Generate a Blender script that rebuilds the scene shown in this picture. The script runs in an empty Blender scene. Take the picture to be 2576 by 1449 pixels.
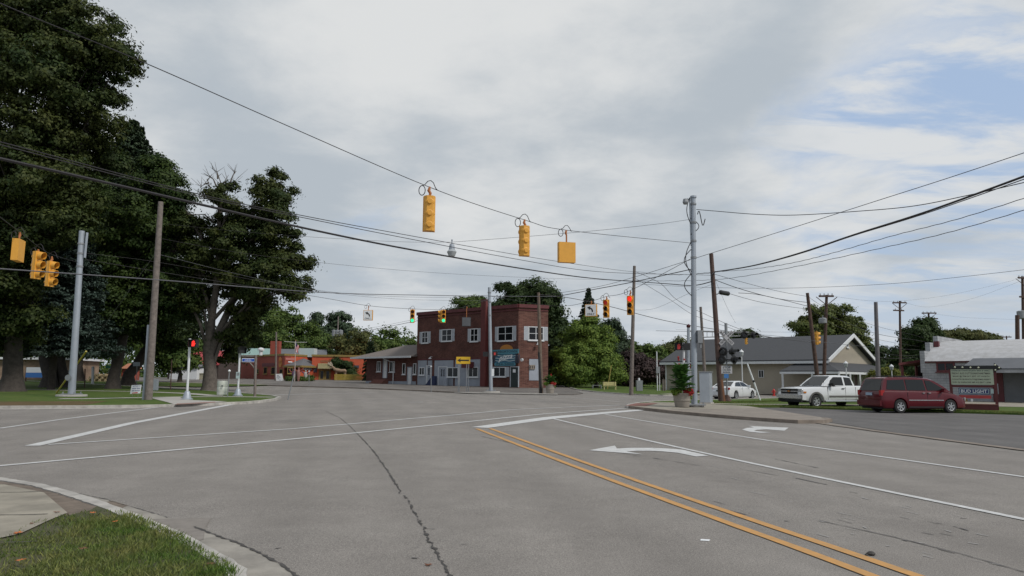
import bpy, bmesh, math, random
import numpy as np
from mathutils import Vector, Matrix
S = bpy.context.scene; C = S.collection
# ---------------------------------------------------------------- camera
F = 1790.; CX, CY = 1288., 724.5; PIT = math.atan((955-724.5)/F); ROL = math.radians(.45); H = 1.6
cp, sp, cr, sr = math.cos(PIT), math.sin(PIT), math.cos(ROL), math.sin(ROL)
FW = Vector((0, cp, sp)); R0 = Vector((1, 0, 0)); U0 = Vector((0, -sp, cp))
RT = cr*R0+sr*U0; UP = -sr*R0+cr*U0
cd = bpy.data.cameras.new('camera'); cam = bpy.data.objects.new('camera', cd); C.objects.link(cam)
cd.sensor_width = 36; cd.lens = 36*F/2576; cd.clip_start = .1; cd.clip_end = 5000
cam.matrix_world = Matrix(((RT.x, UP.x, -FW.x, 0), (RT.y, UP.y, -FW.y, 0), (RT.z, UP.z, -FW.z, H), (0, 0, 0, 1)))
S.camera = cam
# ---------------------------------------------------------------- world, sun, exposure
S.view_settings.view_transform = 'Standard'; S.view_settings.look = 'None'; S.view_settings.gamma = 1
S.view_settings.exposure = -0.10
SUN_EL, SUN_AZ = 46, 122           # azimuth clockwise from +Y
W = bpy.data.worlds.new("World"); S.world = W; W.use_nodes = True
nt = W.node_tree; N = nt.nodes; L = nt.links; N.clear()
def wn(t, **k):
    n = N.new(t)
    for a, b in k.items(): setattr(n, a, b)
    return n
def wmath(op, a, b=None, c=None, clamp=False):
    n = wn('ShaderNodeMath', operation=op, use_clamp=clamp)
    for i, x in enumerate((a, b, c)):
        if x is None: continue
        if isinstance(x, (int, float)): n.inputs[i].default_value = x
        else: L.new(x, n.inputs[i])
    return n.outputs[0]
def wmix(f, a, b):
    n = wn('ShaderNodeMix', data_type='RGBA')
    for s, x in ((0, f), (6, a), (7, b)):
        if isinstance(x, (int, float)): n.inputs[s].default_value = x
        elif isinstance(x, tuple): n.inputs[s].default_value = (*x, 1)
        else: L.new(x, n.inputs[s])
    return n.outputs[2]
sky = wn('ShaderNodeTexSky', sky_type='NISHITA', sun_disc=False, sun_elevation=math.radians(SUN_EL), sun_rotation=math.radians(SUN_AZ), air_density=1.0, dust_density=1.5, ozone_density=1.5)
tc = wn('ShaderNodeTexCoord'); sx = wn('ShaderNodeSeparateXYZ'); L.new(tc.outputs['Generated'], sx.inputs[0])
zz = wmath('MAXIMUM', sx.outputs[2], 0.0); den = wmath('ADD', zz, .16)
px_ = wmath('DIVIDE', sx.outputs[0], den); py_ = wmath('DIVIDE', sx.outputs[1], den)
cb = wn('ShaderNodeCombineXYZ'); L.new(px_, cb.inputs[0]); L.new(py_, cb.inputs[1])
def wnoise(scale, detail, rough, off, dist=0.0):
    m = wn('ShaderNodeMapping'); L.new(cb.outputs[0], m.inputs[0]); m.inputs['Location'].default_value = off
    n = wn('ShaderNodeTexNoise'); L.new(m.outputs[0], n.inputs['Vector'])
    n.inputs['Scale'].default_value = scale; n.inputs['Detail'].default_value = detail; n.inputs['Roughness'].default_value = rough; n.inputs['Distortion'].default_value = dist
    return n.outputs['Fac']
def wramp(x, a, b):
    n = wn('ShaderNodeMapRange', interpolation_type='SMOOTHSTEP'); L.new(x, n.inputs[0]); n.inputs[1].default_value = a; n.inputs[2].default_value = b
    return n.outputs[0]
def blob(u, v, k):                # soft large cloud region round a direction
    d = (FW*F+(u-CX)*RT-(v-CY)*UP).normalized()
    n = wn('ShaderNodeVectorMath', operation='DOT_PRODUCT'); L.new(tc.outputs['Generated'], n.inputs[0]); n.inputs[1].default_value = d
    return wramp(n.outputs['Value'], math.cos(math.radians(k)), 1.0)
cover = wnoise(.85, 9, .58, (3.1, 1.7, 0), .25)
cover = wmath('ADD', cover, wmath('MULTIPLY', blob(1150, 150, 45), .26))
cover = wmath('SUBTRACT', cover, wmath('MULTIPLY', blob(2330, 420, 17), .24))
cover = wmath('SUBTRACT', cover, wmath('MULTIPLY', blob(900, 800, 11), .14))
mask = wramp(cover, .36, .56)
mpw = wn('ShaderNodeMapping'); L.new(cb.outputs[0], mpw.inputs[0]); mpw.inputs['Rotation'].default_value = (0, 0, .9); mpw.inputs['Scale'].default_value = (1.1, 3.0, 1); mpw.inputs['Location'].default_value = (4, 1, 0)
wis = wn('ShaderNodeTexNoise'); L.new(mpw.outputs[0], wis.inputs['Vector']); wis.inputs['Scale'].default_value = 1.5; wis.inputs['Detail'].default_value = 9; wis.inputs['Roughness'].default_value = .6; wis.inputs['Distortion'].default_value = .35
thin = wmath('MULTIPLY', wramp(wis.outputs['Fac'], .38, .60), .88)
mask = wmath('MAXIMUM', mask, wmath('ADD', .12, wmath('MULTIPLY', thin, .92)))
shade = wnoise(1.0, 9, .52, (7.4, 2.2, 1), .2)
fine = wnoise(3.0, 9, .6, (1, 9, 2), .15)
lum = wmath('ADD', wmath('MULTIPLY', shade, .62), wmath('MULTIPLY', fine, .38))
lum = wmath('ADD', lum, wmath('MULTIPLY', blob(1330, 230, 17), .14))
lum = wmath('ADD', lum, wmath('MULTIPLY', blob(2250, 500, 13), .16))
lum = wmath('ADD', lum, wmath('MULTIPLY', blob(830, 150, 9), .12))
lum = wmath('ADD', lum, wmath('MULTIPLY', blob(2560, 60, 14), .10))
lum = wmath('SUBTRACT', lum, wmath('MULTIPLY', blob(800, 430, 13), .12))
lum = wmath('SUBTRACT', lum, wmath('MULTIPLY', blob(1250, 450, 12), .08))
lum = wmath('SUBTRACT', lum, wmath('MULTIPLY', blob(1800, 330, 16), .10))
lum = wmath('SUBTRACT', lum, wmath('MULTIPLY', blob(2400, 660, 7), .14))
lum = wmath('ADD', lum, wmath('MULTIPLY', blob(1000, 640, 9), .07))
cl = wmix(wramp(lum, .37, .66), (4.9, 5.45, 6.0), (7.7, 7.85, 7.9))
haze = wmix(wramp(zz, .0, .35), (5.5, 6.5, 7.9), (4.1, 5.7, 8.3))
skyc = wmix(.80, sky.outputs[0], haze)
skyc = wmix(mask, skyc, cl)
low = wmath('SUBTRACT', 1.0, wramp(zz, .0, .16)); skyc = wmix(wmath('MULTIPLY', low, .6), skyc, (6.0, 6.7, 7.6))
bg = wn('ShaderNodeBackground'); L.new(skyc, bg.inputs[0]); bg.inputs[1].default_value = .1
wo = wn('ShaderNodeOutputWorld'); L.new(bg.outputs[0], wo.inputs[0])
sl = bpy.data.lights.new('sun', 'SUN'); sl.energy = 2.6; sl.angle = math.radians(10); sl.color = (1, .96, .9)
so = bpy.data.objects.new('sun', sl); C.objects.link(so)
az, el = math.radians(SUN_AZ), math.radians(SUN_EL)
sd = Vector((math.sin(az)*math.cos(el), math.cos(az)*math.cos(el), math.sin(el)))
so.rotation_euler = sd.to_track_quat('Z', 'Y').to_euler()
# ---------------------------------------------------------------- terrain and pixel helpers
TY = [0, 10, 20, 36, 45, 64, 80, 100, 120, 150, 200, 3000]; TZ = [0, 0, .1, .32, .38, .42, .68, .98, 1.28, 1.5, 1.6, 1.6]
_yy = np.arange(0, 400, .5)
_zz = sum(np.interp(np.maximum(_yy+d, 0), TY, TZ) for d in np.linspace(-5, 5, 9))/9
def ter(x, y):
    if y <= 0: return 0.
    t = x/max(y, 8.); s = min(1, max(0, (t+.02)/.46)); s = s*s*(3-2*s)
    return float(np.interp(y, _yy, _zz))*(1-.72*s)
def ray(u, v): return F*FW+(u-CX)*RT-(v-CY)*UP
def PT(u, v, y):
    d = ray(u, v); k = y/d.y; return Vector((d.x*k, y, H+d.z*k))
def PX(p):
    d = Vector(p)-Vector((0, 0, H)); w = d.dot(FW); return CX+F*d.dot(RT)/w, CY-F*d.dot(UP)/w
def GP(u, v, off=0.):
    d = ray(u, v); y = 1.5; st = .5
    f = lambda y: H+d.z*y/d.y-ter(d.x*y/d.y, y)-off
    while y < 400 and f(y) > 0: y += st
    a, b = y-st, y
    for _ in range(12):
        m = (a+b)/2
        if f(m) > 0: a = m
        else: b = m
    return (d.x*b/d.y, b)
def GX(u, y, off=0.):             # ground point in picture column u at distance y
    v = 960.
    for _ in range(4):
        p = PT(u, v, y); z = ter(p.x, y)+off; v = PX((p.x, y, z))[1]
    return Vector((p.x, y, z))
# ---------------------------------------------------------------- materials
MATS = {}
def mat(name, col, rough=.7, var=.0, scale=3., metal=0., bump=0., col2=None, emit=0., island=0., transl=0., spec=.5, coat=0., detail=5, bscale=None):
    if name in MATS: return MATS[name]
    m = bpy.data.materials.new(name); m.use_nodes = True; t = m.node_tree; b = t.nodes['Principled BSDF']
    b.inputs['Roughness'].default_value = rough; b.inputs['Metallic'].default_value = metal
    b.inputs['Specular IOR Level'].default_value = spec; b.inputs['Coat Weight'].default_value = coat
    b.inputs['Base Color'].default_value = (*col, 1)
    c0 = None
    if var or col2:
        tcn = t.nodes.new('ShaderNodeTexCoord'); n = t.nodes.new('ShaderNodeTexNoise'); t.links.new(tcn.outputs['Object'], n.inputs['Vector'])
        n.inputs['Scale'].default_value = scale; n.inputs['Detail'].default_value = detail; n.inputs['Roughness'].default_value = .65
        r = t.nodes.new('ShaderNodeMapRange'); t.links.new(n.outputs['Fac'], r.inputs[0]); r.inputs[1].default_value = .32; r.inputs[2].default_value = .68
        mx = t.nodes.new('ShaderNodeMix'); mx.data_type = 'RGBA'; t.links.new(r.outputs[0], mx.inputs[0])
        ca = tuple(min(1, x*(1-var)) for x in col) if not col2 else col
        cb_ = tuple(min(1, x*(1+var)) for x in col) if not col2 else col2
        mx.inputs[6].default_value = (*ca, 1); mx.inputs[7].default_value = (*cb_, 1); c0 = mx.outputs[2]
        if bump:
            n2 = t.nodes.new('ShaderNodeTexNoise'); t.links.new(tcn.outputs['Object'], n2.inputs['Vector']); n2.inputs['Scale'].default_value = bscale or scale*4; n2.inputs['Detail'].default_value = 4
            bp = t.nodes.new('ShaderNodeBump'); bp.inputs['Strength'].default_value = bump; bp.inputs['Distance'].default_value = .02
            t.links.new(n2.outputs['Fac'], bp.inputs['Height']); t.links.new(bp.outputs[0], b.inputs['Normal'])
    if island:
        g = t.nodes.new('ShaderNodeNewGeometry'); hs = t.nodes.new('ShaderNodeHueSaturation')
        r1 = t.nodes.new('ShaderNodeMapRange'); r1.inputs[3].default_value = 1-island; r1.inputs[4].default_value = 1+island
        t.links.new(g.outputs['Random Per Island'], r1.inputs[0]); t.links.new(r1.outputs[0], hs.inputs['Value'])
        r2 = t.nodes.new('ShaderNodeMapRange'); r2.inputs[3].default_value = .5+.04*island; r2.inputs[4].default_value = .5-.05*island
        t.links.new(g.outputs['Random Per Island'], r2.inputs[0]); t.links.new(r2.outputs[0], hs.inputs['Hue'])
        if c0: t.links.new(c0, hs.inputs['Color'])
        else: hs.inputs['Color'].default_value = (*col, 1)
        c0 = hs.outputs[0]
    if c0: t.links.new(c0, b.inputs['Base Color'])
    if emit:
        b.inputs['Emission Color'].default_value = (*col, 1); b.inputs['Emission Strength'].default_value = emit
    if transl:
        tr = t.nodes.new('ShaderNodeBsdfTranslucent'); ms = t.nodes.new('ShaderNodeMixShader'); ms.inputs[0].default_value = transl
        if c0: t.links.new(c0, tr.inputs[0])
        else: tr.inputs[0].default_value = (*col, 1)
        o = t.nodes['Material Output']; t.links.new(b.outputs[0], ms.inputs[1]); t.links.new(tr.outputs[0], ms.inputs[2]); t.links.new(ms.outputs[0], o.inputs[0])
    MATS[name] = m; return m
def asphalt(name, base, light, speck=1., blotch=(.9, 1.1)):
    m = bpy.data.materials.new(name); m.use_nodes = True; t = m.node_tree; b = t.nodes['Principled BSDF']; b.inputs['Roughness'].default_value = .9; b.inputs['Specular IOR Level'].default_value = .25
    nn = t.nodes.new; lk = t.links.new; tcn = nn('ShaderNodeTexCoord')
    def noi(sc, det, vec=None, ro=.6):
        n = nn('ShaderNodeTexNoise'); n.inputs['Scale'].default_value = sc; n.inputs['Detail'].default_value = det; n.inputs['Roughness'].default_value = ro; lk(vec or tcn.outputs['Object'], n.inputs['Vector']); return n.outputs['Fac']
    def rng(x, a, b_, c, d):
        r = nn('ShaderNodeMapRange'); lk(x, r.inputs[0])
        for i, q in enumerate((a, b_, c, d)): r.inputs[i+1].default_value = q
        return r.outputs[0]
    def mul(a, b_):
        q = nn('ShaderNodeMath'); q.operation = 'MULTIPLY'; lk(a, q.inputs[0]); lk(b_, q.inputs[1]); return q.outputs[0]
    mp = nn('ShaderNodeMapping'); lk(tcn.outputs['Object'], mp.inputs[0]); mp.inputs['Rotation'].default_value = (0, 0, math.radians(-14.5)); mp.inputs['Scale'].default_value = (1.0, .10, 1)
    streak = noi(1.6, 4, mp.outputs[0])
    f = mul(rng(noi(.22, 5), .3, .7, blotch[0], blotch[1]), rng(streak, .35, .65, .955, 1.03))
    sxn = nn('ShaderNodeSeparateXYZ'); mp2 = nn('ShaderNodeMapping'); lk(tcn.outputs['Object'], mp2.inputs[0]); mp2.inputs['Rotation'].default_value = (0, 0, math.radians(-14.5)); lk(mp2.outputs[0], sxn.inputs[0]); sn = nn('ShaderNodeMath'); sn.operation = 'SINE'; ms_ = nn('ShaderNodeMath'); ms_.operation = 'MULTIPLY'; lk(sxn.outputs[0], ms_.inputs[0]); ms_.inputs[1].default_value = 3.59; lk(ms_.outputs[0], sn.inputs[0]); f = mul(f, rng(sn.outputs[0], -1, 1, .955, 1.03))
    f = mul(f, rng(noi(150, 2), .3, .7, 1-.6*speck, 1+.6*speck)); f = mul(f, rng(noi(55, 3), .35, .65, .84, 1.16)); f = mul(f, rng(noi(14, 6), .62, .75, 1., .80)); f = mul(f, rng(noi(2.2, 9), .3, .7, .93, 1.07))
    mx = nn('ShaderNodeMix'); mx.data_type = 'RGBA'; lk(rng(noi(.5, 6), .4, .7, 0, 1), mx.inputs[0]); mx.inputs[6].default_value = (*base, 1); mx.inputs[7].default_value = (*light, 1)
    vm = nn('ShaderNodeVectorMath'); vm.operation = 'SCALE'; lk(mx.outputs[2], vm.inputs[0]); lk(f, vm.inputs['Scale']); lk(vm.outputs[0], b.inputs['Base Color'])
    bp = nn('ShaderNodeBump'); bp.inputs['Strength'].default_value = .35; bp.inputs['Distance'].default_value = .01; lk(noi(90, 3), bp.inputs['Height']); lk(bp.outputs[0], b.inputs['Normal'])
    MATS[name] = m; return m
def brickmat(name, c1, c2, mortar, sc=1., bias=0.):
    m = bpy.data.materials.new(name); m.use_nodes = True; t = m.node_tree; b = t.nodes['Principled BSDF']; b.inputs['Roughness'].default_value = .85; b.inputs['Specular IOR Level'].default_value = .2
    tcn = t.nodes.new('ShaderNodeTexCoord'); s = t.nodes.new('ShaderNodeSeparateXYZ'); t.links.new(tcn.outputs['Object'], s.inputs[0])
    ad = t.nodes.new('ShaderNodeMath'); t.links.new(s.outputs[0], ad.inputs[0]); t.links.new(s.outputs[1], ad.inputs[1]); ad.operation = 'SUBTRACT'
    c = t.nodes.new('ShaderNodeCombineXYZ'); t.links.new(ad.outputs[0], c.inputs[0]); t.links.new(s.outputs[2], c.inputs[1])
    br = t.nodes.new('ShaderNodeTexBrick'); t.links.new(c.outputs[0], br.inputs['Vector'])
    br.inputs['Color1'].default_value = (*c1, 1); br.inputs['Color2'].default_value = (*c2, 1); br.inputs['Mortar'].default_value = (*mortar, 1)
    br.inputs['Scale'].default_value = 1; br.inputs['Brick Width'].default_value = .3*sc; br.inputs['Row Height'].default_value = .1*sc; br.inputs['Mortar Size'].default_value = .008*sc; br.inputs['Bias'].default_value = bias
    n = t.nodes.new('ShaderNodeTexNoise'); t.links.new(tcn.outputs['Object'], n.inputs['Vector']); n.inputs['Scale'].default_value = .8; n.inputs['Detail'].default_value = 8
    r = t.nodes.new('ShaderNodeMapRange'); t.links.new(n.outputs['Fac'], r.inputs[0]); r.inputs[1].default_value = .3; r.inputs[2].default_value = .7; r.inputs[3].default_value = .75; r.inputs[4].default_value = 1.25
    vm = t.nodes.new('ShaderNodeVectorMath'); vm.operation = 'SCALE'; t.links.new(br.outputs['Color'], vm.inputs[0]); t.links.new(r.outputs[0], vm.inputs['Scale']); t.links.new(vm.outputs[0], b.inputs['Base Color'])
    MATS[name] = m; return m
m_road = asphalt('road asphalt', (.200, .183, .166), (.230, .212, .192), 1., (.95, 1.05))
m_lot = asphalt('dark lot asphalt', (.105, .099, .096), (.135, .128, .123), .7)
m_glot = asphalt('old gravelly asphalt', (.12, .108, .098), (.17, .155, .14), .8, (.8, 1.2))
m_conc = mat('concrete', (.25, .225, .18), .9, .24, 1.8, bump=.2, bscale=60)
m_conc2 = mat('pale concrete', (.36, .34, .31), .9, .12, 2., bump=.2, bscale=60)
m_kerb = mat('kerb concrete', (.37, .35, .32), .9, .3, 3., bump=.3, bscale=50)
m_brownkerb = mat('brown stained kerb', (.20, .165, .135), .9, .25, 2., bump=.3, bscale=50)
m_dirt = mat('dirt', (.14, .11, .085), .95, .3, 5., bump=.3)
m_grass = mat('lawn', (.045, .088, .018), .95, col2=(.10, .125, .035), scale=1.2, bump=.8, bscale=40, detail=10, spec=.1)
m_grassdry = mat('dry verge', (.085, .075, .03), .95, col2=(.13, .085, .05), scale=1.5, bump=.6, bscale=40, detail=10, spec=.1)
m_white = mat('white road paint', (.58, .58, .57), .7, scale=7., detail=12, col2=(.40, .395, .385))
m_whitef = mat('worn white road paint', (.42, .42, .41), .8, .25, 6., detail=8)
m_yellow = mat('yellow road paint', (.53, .265, .07), .75, scale=6., detail=12, col2=(.37, .215, .085))
m_crack = mat('crack tar', (.055, .05, .046), .9, .4, 15.)
m_red_pad = mat('brick red pad', (.20, .085, .065), .9, .2, 6.)
m_galv = mat('galvanised steel', (.34, .37, .41), .5, .08, 2., metal=.35)
m_galvd = mat('dull galvanised', (.25, .26, .27), .55, .15, 4., metal=.3)
m_wood = mat('weathered pole wood', (.16, .135, .12), .95, .3, 6., bump=.3)
m_woodd = mat('dark creosote wood', (.075, .045, .035), .95, .35, 5., bump=.3)
m_sig = mat('signal yellow', (.68, .33, .04), .5, .06, 6.)
m_black = mat('black housing', (.012, .012, .013), .5)
m_blk = mat('black lens', (.006, .006, .007), .15)
m_dredl = mat('unlit red lens', (.06, .008, .008), .2)
m_grn = mat('green light', (.02, .9, .42), .3, emit=1.3)
m_red = mat('red light', (1., .03, .02), .3, emit=1.1)
m_redd = mat('dim red light', (.42, .03, .025), .3, emit=.3)
m_whitep = mat('white paint', (.62, .63, .64), .6, .06, 3.)
m_signw = mat('sign white', (.72, .73, .74), .5)
m_blacks = mat('sign black', (.015, .015, .015), .6)
m_cable = mat('black cable', (.018, .015, .017), .6)
m_cablel = mat('grey cable', (.10, .10, .11), .5)
m_bark = mat('bark', (.048, .040, .034), .95, .35, 4., bump=.6)
m_barkl = mat('pale bark', (.095, .08, .068), .95, .35, 4., bump=.6)
m_glass = mat('dark glass', (.010, .011, .013), .10, spec=.3)
m_tyre = mat('tyre rubber', (.015, .015, .016), .85)
m_rim = mat('alloy rim', (.45, .46, .47), .35, metal=.6)
m_chrome = mat('chrome', (.6, .6, .6), .18, metal=.9)
# ---------------------------------------------------------------- mesh helpers
class MB:
    def __init__(s): s.v = []; s.f = []
    def add(s, vs, fs):
        k = len(s.v); s.v += [tuple(x) for x in vs]; s.f += [tuple(i+k for i in f) for f in fs]; return s
    def obox(s, o, a, b, c):
        o, a, b, c = map(Vector, (o, a, b, c)); v = [o, o+a, o+a+b, o+b]; v += [x+c for x in v]
        if a.cross(b).dot(c) < 0: return s.add(v, [(0, 1, 2, 3), (7, 6, 5, 4), (4, 5, 1, 0), (5, 6, 2, 1), (6, 7, 3, 2), (7, 4, 0, 3)])
        return s.add(v, [(3, 2, 1, 0), (4, 5, 6, 7), (0, 1, 5, 4), (1, 2, 6, 5), (2, 3, 7, 6), (3, 0, 4, 7)])
    def box(s, x0, x1, y0, y1, z0, z1): return s.obox((x0, y0, z0), (x1-x0, 0, 0), (0, y1-y0, 0), (0, 0, z1-z0))
    def tube(s, pts, rs, n=8, caps=True):
        pts = [Vector(p) for p in pts]
        if isinstance(rs, (int, float)): rs = [rs]*len(pts)
        ref = None; rings = []
        for i, p in enumerate(pts):
            d = (pts[min(i+1, len(pts)-1)]-pts[max(i-1, 0)]).normalized()
            if ref is None: ref = Vector((1, 0, 0)) if abs(d.x) < .8 else Vector((0, 1, 0))
            a = (ref-d*ref.dot(d)).normalized(); b = d.cross(a); ref = a
            rings += [p+(a*math.cos(6.28319*j/n)+b*math.sin(6.28319*j/n))*rs[i] for j in range(n)]
        fs = [(i*n+j, i*n+(j+1) % n, (i+1)*n+(j+1) % n, (i+1)*n+j) for i in range(len(pts)-1) for j in range(n)]
        if caps: fs += [tuple(range(n-1, -1, -1)), tuple(range((len(pts)-1)*n, len(pts)*n))]
        return s.add(rings, fs)
    def lathe(s, prof, c=(0, 0, 0), n=16, ax='z', caps=True):
        vs = []
        for r, z in prof:
            for j in range(n):
                a = 6.28319*j/n; x, y = r*math.cos(a), r*math.sin(a)
                vs.append((c[0]+x, c[1]+y, c[2]+z) if ax == 'z' else (c[0]+x, c[1]+z, c[2]+y) if ax == 'y' else (c[0]+z, c[1]+x, c[2]+y))
        fs = [(i*n+j, i*n+(j+1) % n, (i+1)*n+(j+1) % n, (i+1)*n+j) for i in range(len(prof)-1) for j in range(n)]
        if caps and prof[0][0] > 1e-4: fs.append(tuple(range(n-1, -1, -1)))
        if caps and prof[-1][0] > 1e-4: fs.append(tuple(range((len(prof)-1)*n, len(prof)*n)))
        return s.add(vs, fs)
    def prism(s, front, d):
        d = Vector(d); n = len(front); fr = [Vector(p) for p in front]
        return s.add(fr+[p+d for p in fr], [tuple(range(n)), tuple(range(2*n-1, n-1, -1))]+[(i, n+i, n+(i+1) % n, (i+1) % n) for i in range(n)])
    def quad(s, *p): return s.add(p, [tuple(range(len(p)))])
    def build(s, name, m, parent=None, smooth=False, bevel=0., fix=True, origin=None):
        me = bpy.data.meshes.new(name); off = Vector((0, 0, 0))
        if parent is not None: off = parent['_w'] if False else Vector(parent.get('_o', (0, 0, 0)))
        if origin is not None: off = Vector(origin)
        me.from_pydata([(x[0]-off[0], x[1]-off[1], x[2]-off[2]) for x in s.v], [], s.f)
        if fix or bevel:
            bm = bmesh.new(); bm.from_mesh(me)
            if fix: bmesh.ops.recalc_face_normals(bm, faces=bm.faces)
            if bevel:
                es = [e for e in bm.edges if len(e.link_faces) == 2 and e.calc_face_angle() > .7]
                bmesh.ops.bevel(bm, geom=es, offset=bevel, segments=2, affect='EDGES', clamp_overlap=True)
            bm.to_mesh(me); bm.free()
        me.materials.append(m)
        if smooth:
            me.polygons.foreach_set('use_smooth', [True]*len(me.polygons)); me.update()
            if hasattr(me, 'set_sharp_from_angle'): me.set_sharp_from_angle(angle=math.radians(40))
        o = bpy.data.objects.new(name, me); C.objects.link(o)
        if parent is not None: o.parent = parent
        elif origin is not None: o.location = origin
        o['_o'] = tuple(off); return o
def empty(name, loc=(0, 0, 0)):
    o = bpy.data.objects.new(name, None); C.objects.link(o); o.location = loc; o['_o'] = tuple(loc); o.empty_display_size = .3; return o
def tag(o, label=None, cat=None, group=None, kind=None):
    for k, x in (('label', label), ('category', cat), ('group', group), ('kind', kind)):
        if x: o[k] = x
    return o
def struct(o): o['kind'] = 'structure'; return o
def copy_tree(o, parent=None):
    c = o.copy(); C.objects.link(c)
    if parent is not None: c.parent = parent
    for ch in [x for x in bpy.data.objects if x.parent == o]: copy_tree(ch, c)
    return c
def text(s, name, m, parent, org, ex, ez, height, width=None, ext=.006, shear=0., align='CENTER', bold=.018):
    cu = bpy.data.curves.new('lettering', 'FONT'); cu.body = s; cu.align_x = align; cu.align_y = 'CENTER'; cu.size = 1; cu.shear = shear; cu.resolution_u = 2; cu.offset = bold
    ob = bpy.data.objects.new('lettering', cu); me = bpy.data.meshes.new_from_object(ob); bpy.data.objects.remove(ob); bpy.data.curves.remove(cu)
    co = np.zeros(len(me.vertices)*3); me.vertices.foreach_get('co', co); co = co.reshape(-1, 3)
    w = np.ptp(co[:, 0]); h = np.ptp(co[:, 1]); co[:, 0] -= (co[:, 0].min()+co[:, 0].max())/2; co[:, 1] -= (co[:, 1].min()+co[:, 1].max())/2
    sy = height/h; sx_ = width/w if width else sy
    ex = Vector(ex).normalized(); ez = Vector(ez).normalized(); ny = ex.cross(ez)
    off = Vector(parent.get('_o', (0, 0, 0))); org = Vector(org)-off
    P = np.outer(co[:, 0]*sx_, ex)+np.outer(co[:, 1]*sy, ez)+np.array(org)
    me.vertices.foreach_set('co', P.ravel()); me.materials.append(m); me.update()
    o = bpy.data.objects.new(name, me); C.objects.link(o); o.parent = parent; o['_o'] = tuple(off); return o
# ---- draped sheets
def drape(poly, zo, name, m, sp=1.5, skirt=0., zf=None):
    bm = bmesh.new(); vs = [bm.verts.new((p[0], p[1], 0)) for p in poly]; bm.faces.new(vs); bmesh.ops.triangulate(bm, faces=bm.faces[:])
    xs = [p[0] for p in poly]; ys = [p[1] for p in poly]
    for ax, lo, hi in ((0, min(xs), max(xs)), (1, min(ys), max(ys))):
        k = math.ceil(lo/sp)*sp
        while k < hi:
            co = (k, 0, 0) if ax == 0 else (0, k, 0); no = (1, 0, 0) if ax == 0 else (0, 1, 0)
            bmesh.ops.bisect_plane(bm, geom=bm.verts[:]+bm.edges[:]+bm.faces[:], plane_co=co, plane_no=no); k += sp
    for v in bm.verts: v.co.z = ter(v.co.x, v.co.y)+zo+(zf(v.co.x, v.co.y) if zf else 0)
    bmesh.ops.recalc_face_normals(bm, faces=bm.faces)
    if sum(f.normal.z for f in bm.faces) < 0: bmesh.ops.reverse_faces(bm, faces=bm.faces)
    if skirt:
        be = [e for e in bm.edges if e.is_boundary]; r = bmesh.ops.extrude_edge_only(bm, edges=be)
        for g in r['geom']:
            if isinstance(g, bmesh.types.BMVert): g.co.z -= skirt
    me = bpy.data.meshes.new(name); bm.to_mesh(me); bm.free(); me.materials.append(m)
    o = bpy.data.objects.new(name, me); C.objects.link(o); return struct(o)
def resample(pts, st, closed=False):
    out = []; q = list(pts)
    for a, b in zip(q, q[1:]):
        n = max(1, int(math.hypot(b[0]-a[0], b[1]-a[1])/st)); out += [(a[0]+(b[0]-a[0])*i/n, a[1]+(b[1]-a[1])*i/n) for i in range(n)]
    return out+[q[-1]]
def smooth2(pts, it=2):
    for _ in range(it):
        q = [pts[0]]
        for a, b in zip(pts, pts[1:]): q += [(a[0]*.75+b[0]*.25, a[1]*.75+b[1]*.25), (a[0]*.25+b[0]*.75, a[1]*.25+b[1]*.75)]
        pts = q+[pts[-1]]
    return pts
def strip(pts, w0, w1, zo, name, m, st=.8, skirt=0., jit=0., seed=1, zlist=None):
    r = random.Random(seed); pts = resample(pts, st); A = []; B = []
    for i, p in enumerate(pts):
        a = pts[max(0, i-1)]; b = pts[min(len(pts)-1, i+1)]; d = Vector((b[0]-a[0], b[1]-a[1])).normalized(); n = Vector((-d.y, d.x))
        j0, j1 = r.uniform(-jit, jit), r.uniform(-jit, jit); x0, y0 = p[0]+n.x*(w0+j0), p[1]+n.y*(w0+j0); x1, y1 = p[0]+n.x*(w1+j1), p[1]+n.y*(w1+j1)
        A.append((x0, y0, ter(x0, y0)+zo)); B.append((x1, y1, ter(x1, y1)+zo))
    mb = MB(); n = len(A); vs = A+B; fs = [(i, i+1, n+i+1, n+i) for i in range(n-1)]
    if skirt:
        vs += [(x, y, z-skirt) for x, y, z in A+B]; fs += [(2*n+i, 2*n+i+1, i+1, i) for i in range(n-1)]+[(n+i, n+i+1, 3*n+i+1, 3*n+i) for i in range(n-1)]
        fs += [(0, n, 3*n, 2*n), (n-1, 2*n-1, 4*n-1, 3*n-1)]
    mb.add(vs, fs); return struct(mb.build(name, m))
GPs = lambda l, off=0.: [GP(u, v, off) for u, v in l]
# ================================================================ SETTING
def axis(lo, hi, near, st): return sorted(set([lo, lo/2, hi, hi/2]+list(np.arange(near[0], near[1]+.1, st))))
xs = sorted(set([-2500, -1200, -600, -350, -250]+list(np.arange(-180, 181, 5))+[250, 350, 600, 1200, 2500])); ys = sorted(set([-60, -30]+list(np.arange(-10, 181, 4))+[200, 240, 300, 400, 700, 1500, 3000]))
mb = MB(); mb.add([(x, y, ter(x, y)-.07) for y in ys for x in xs], [(j*len(xs)+i, j*len(xs)+i+1, (j+1)*len(xs)+i+1, (j+1)*len(xs)+i) for j in range(len(ys)-1) for i in range(len(xs)-1)])
struct(mb.build('ground', m_grass, fix=False))
drape([(-110, -12), (90, -12), (90, 125), (-110, 125)], 0, 'road', m_road, 2.)
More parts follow.
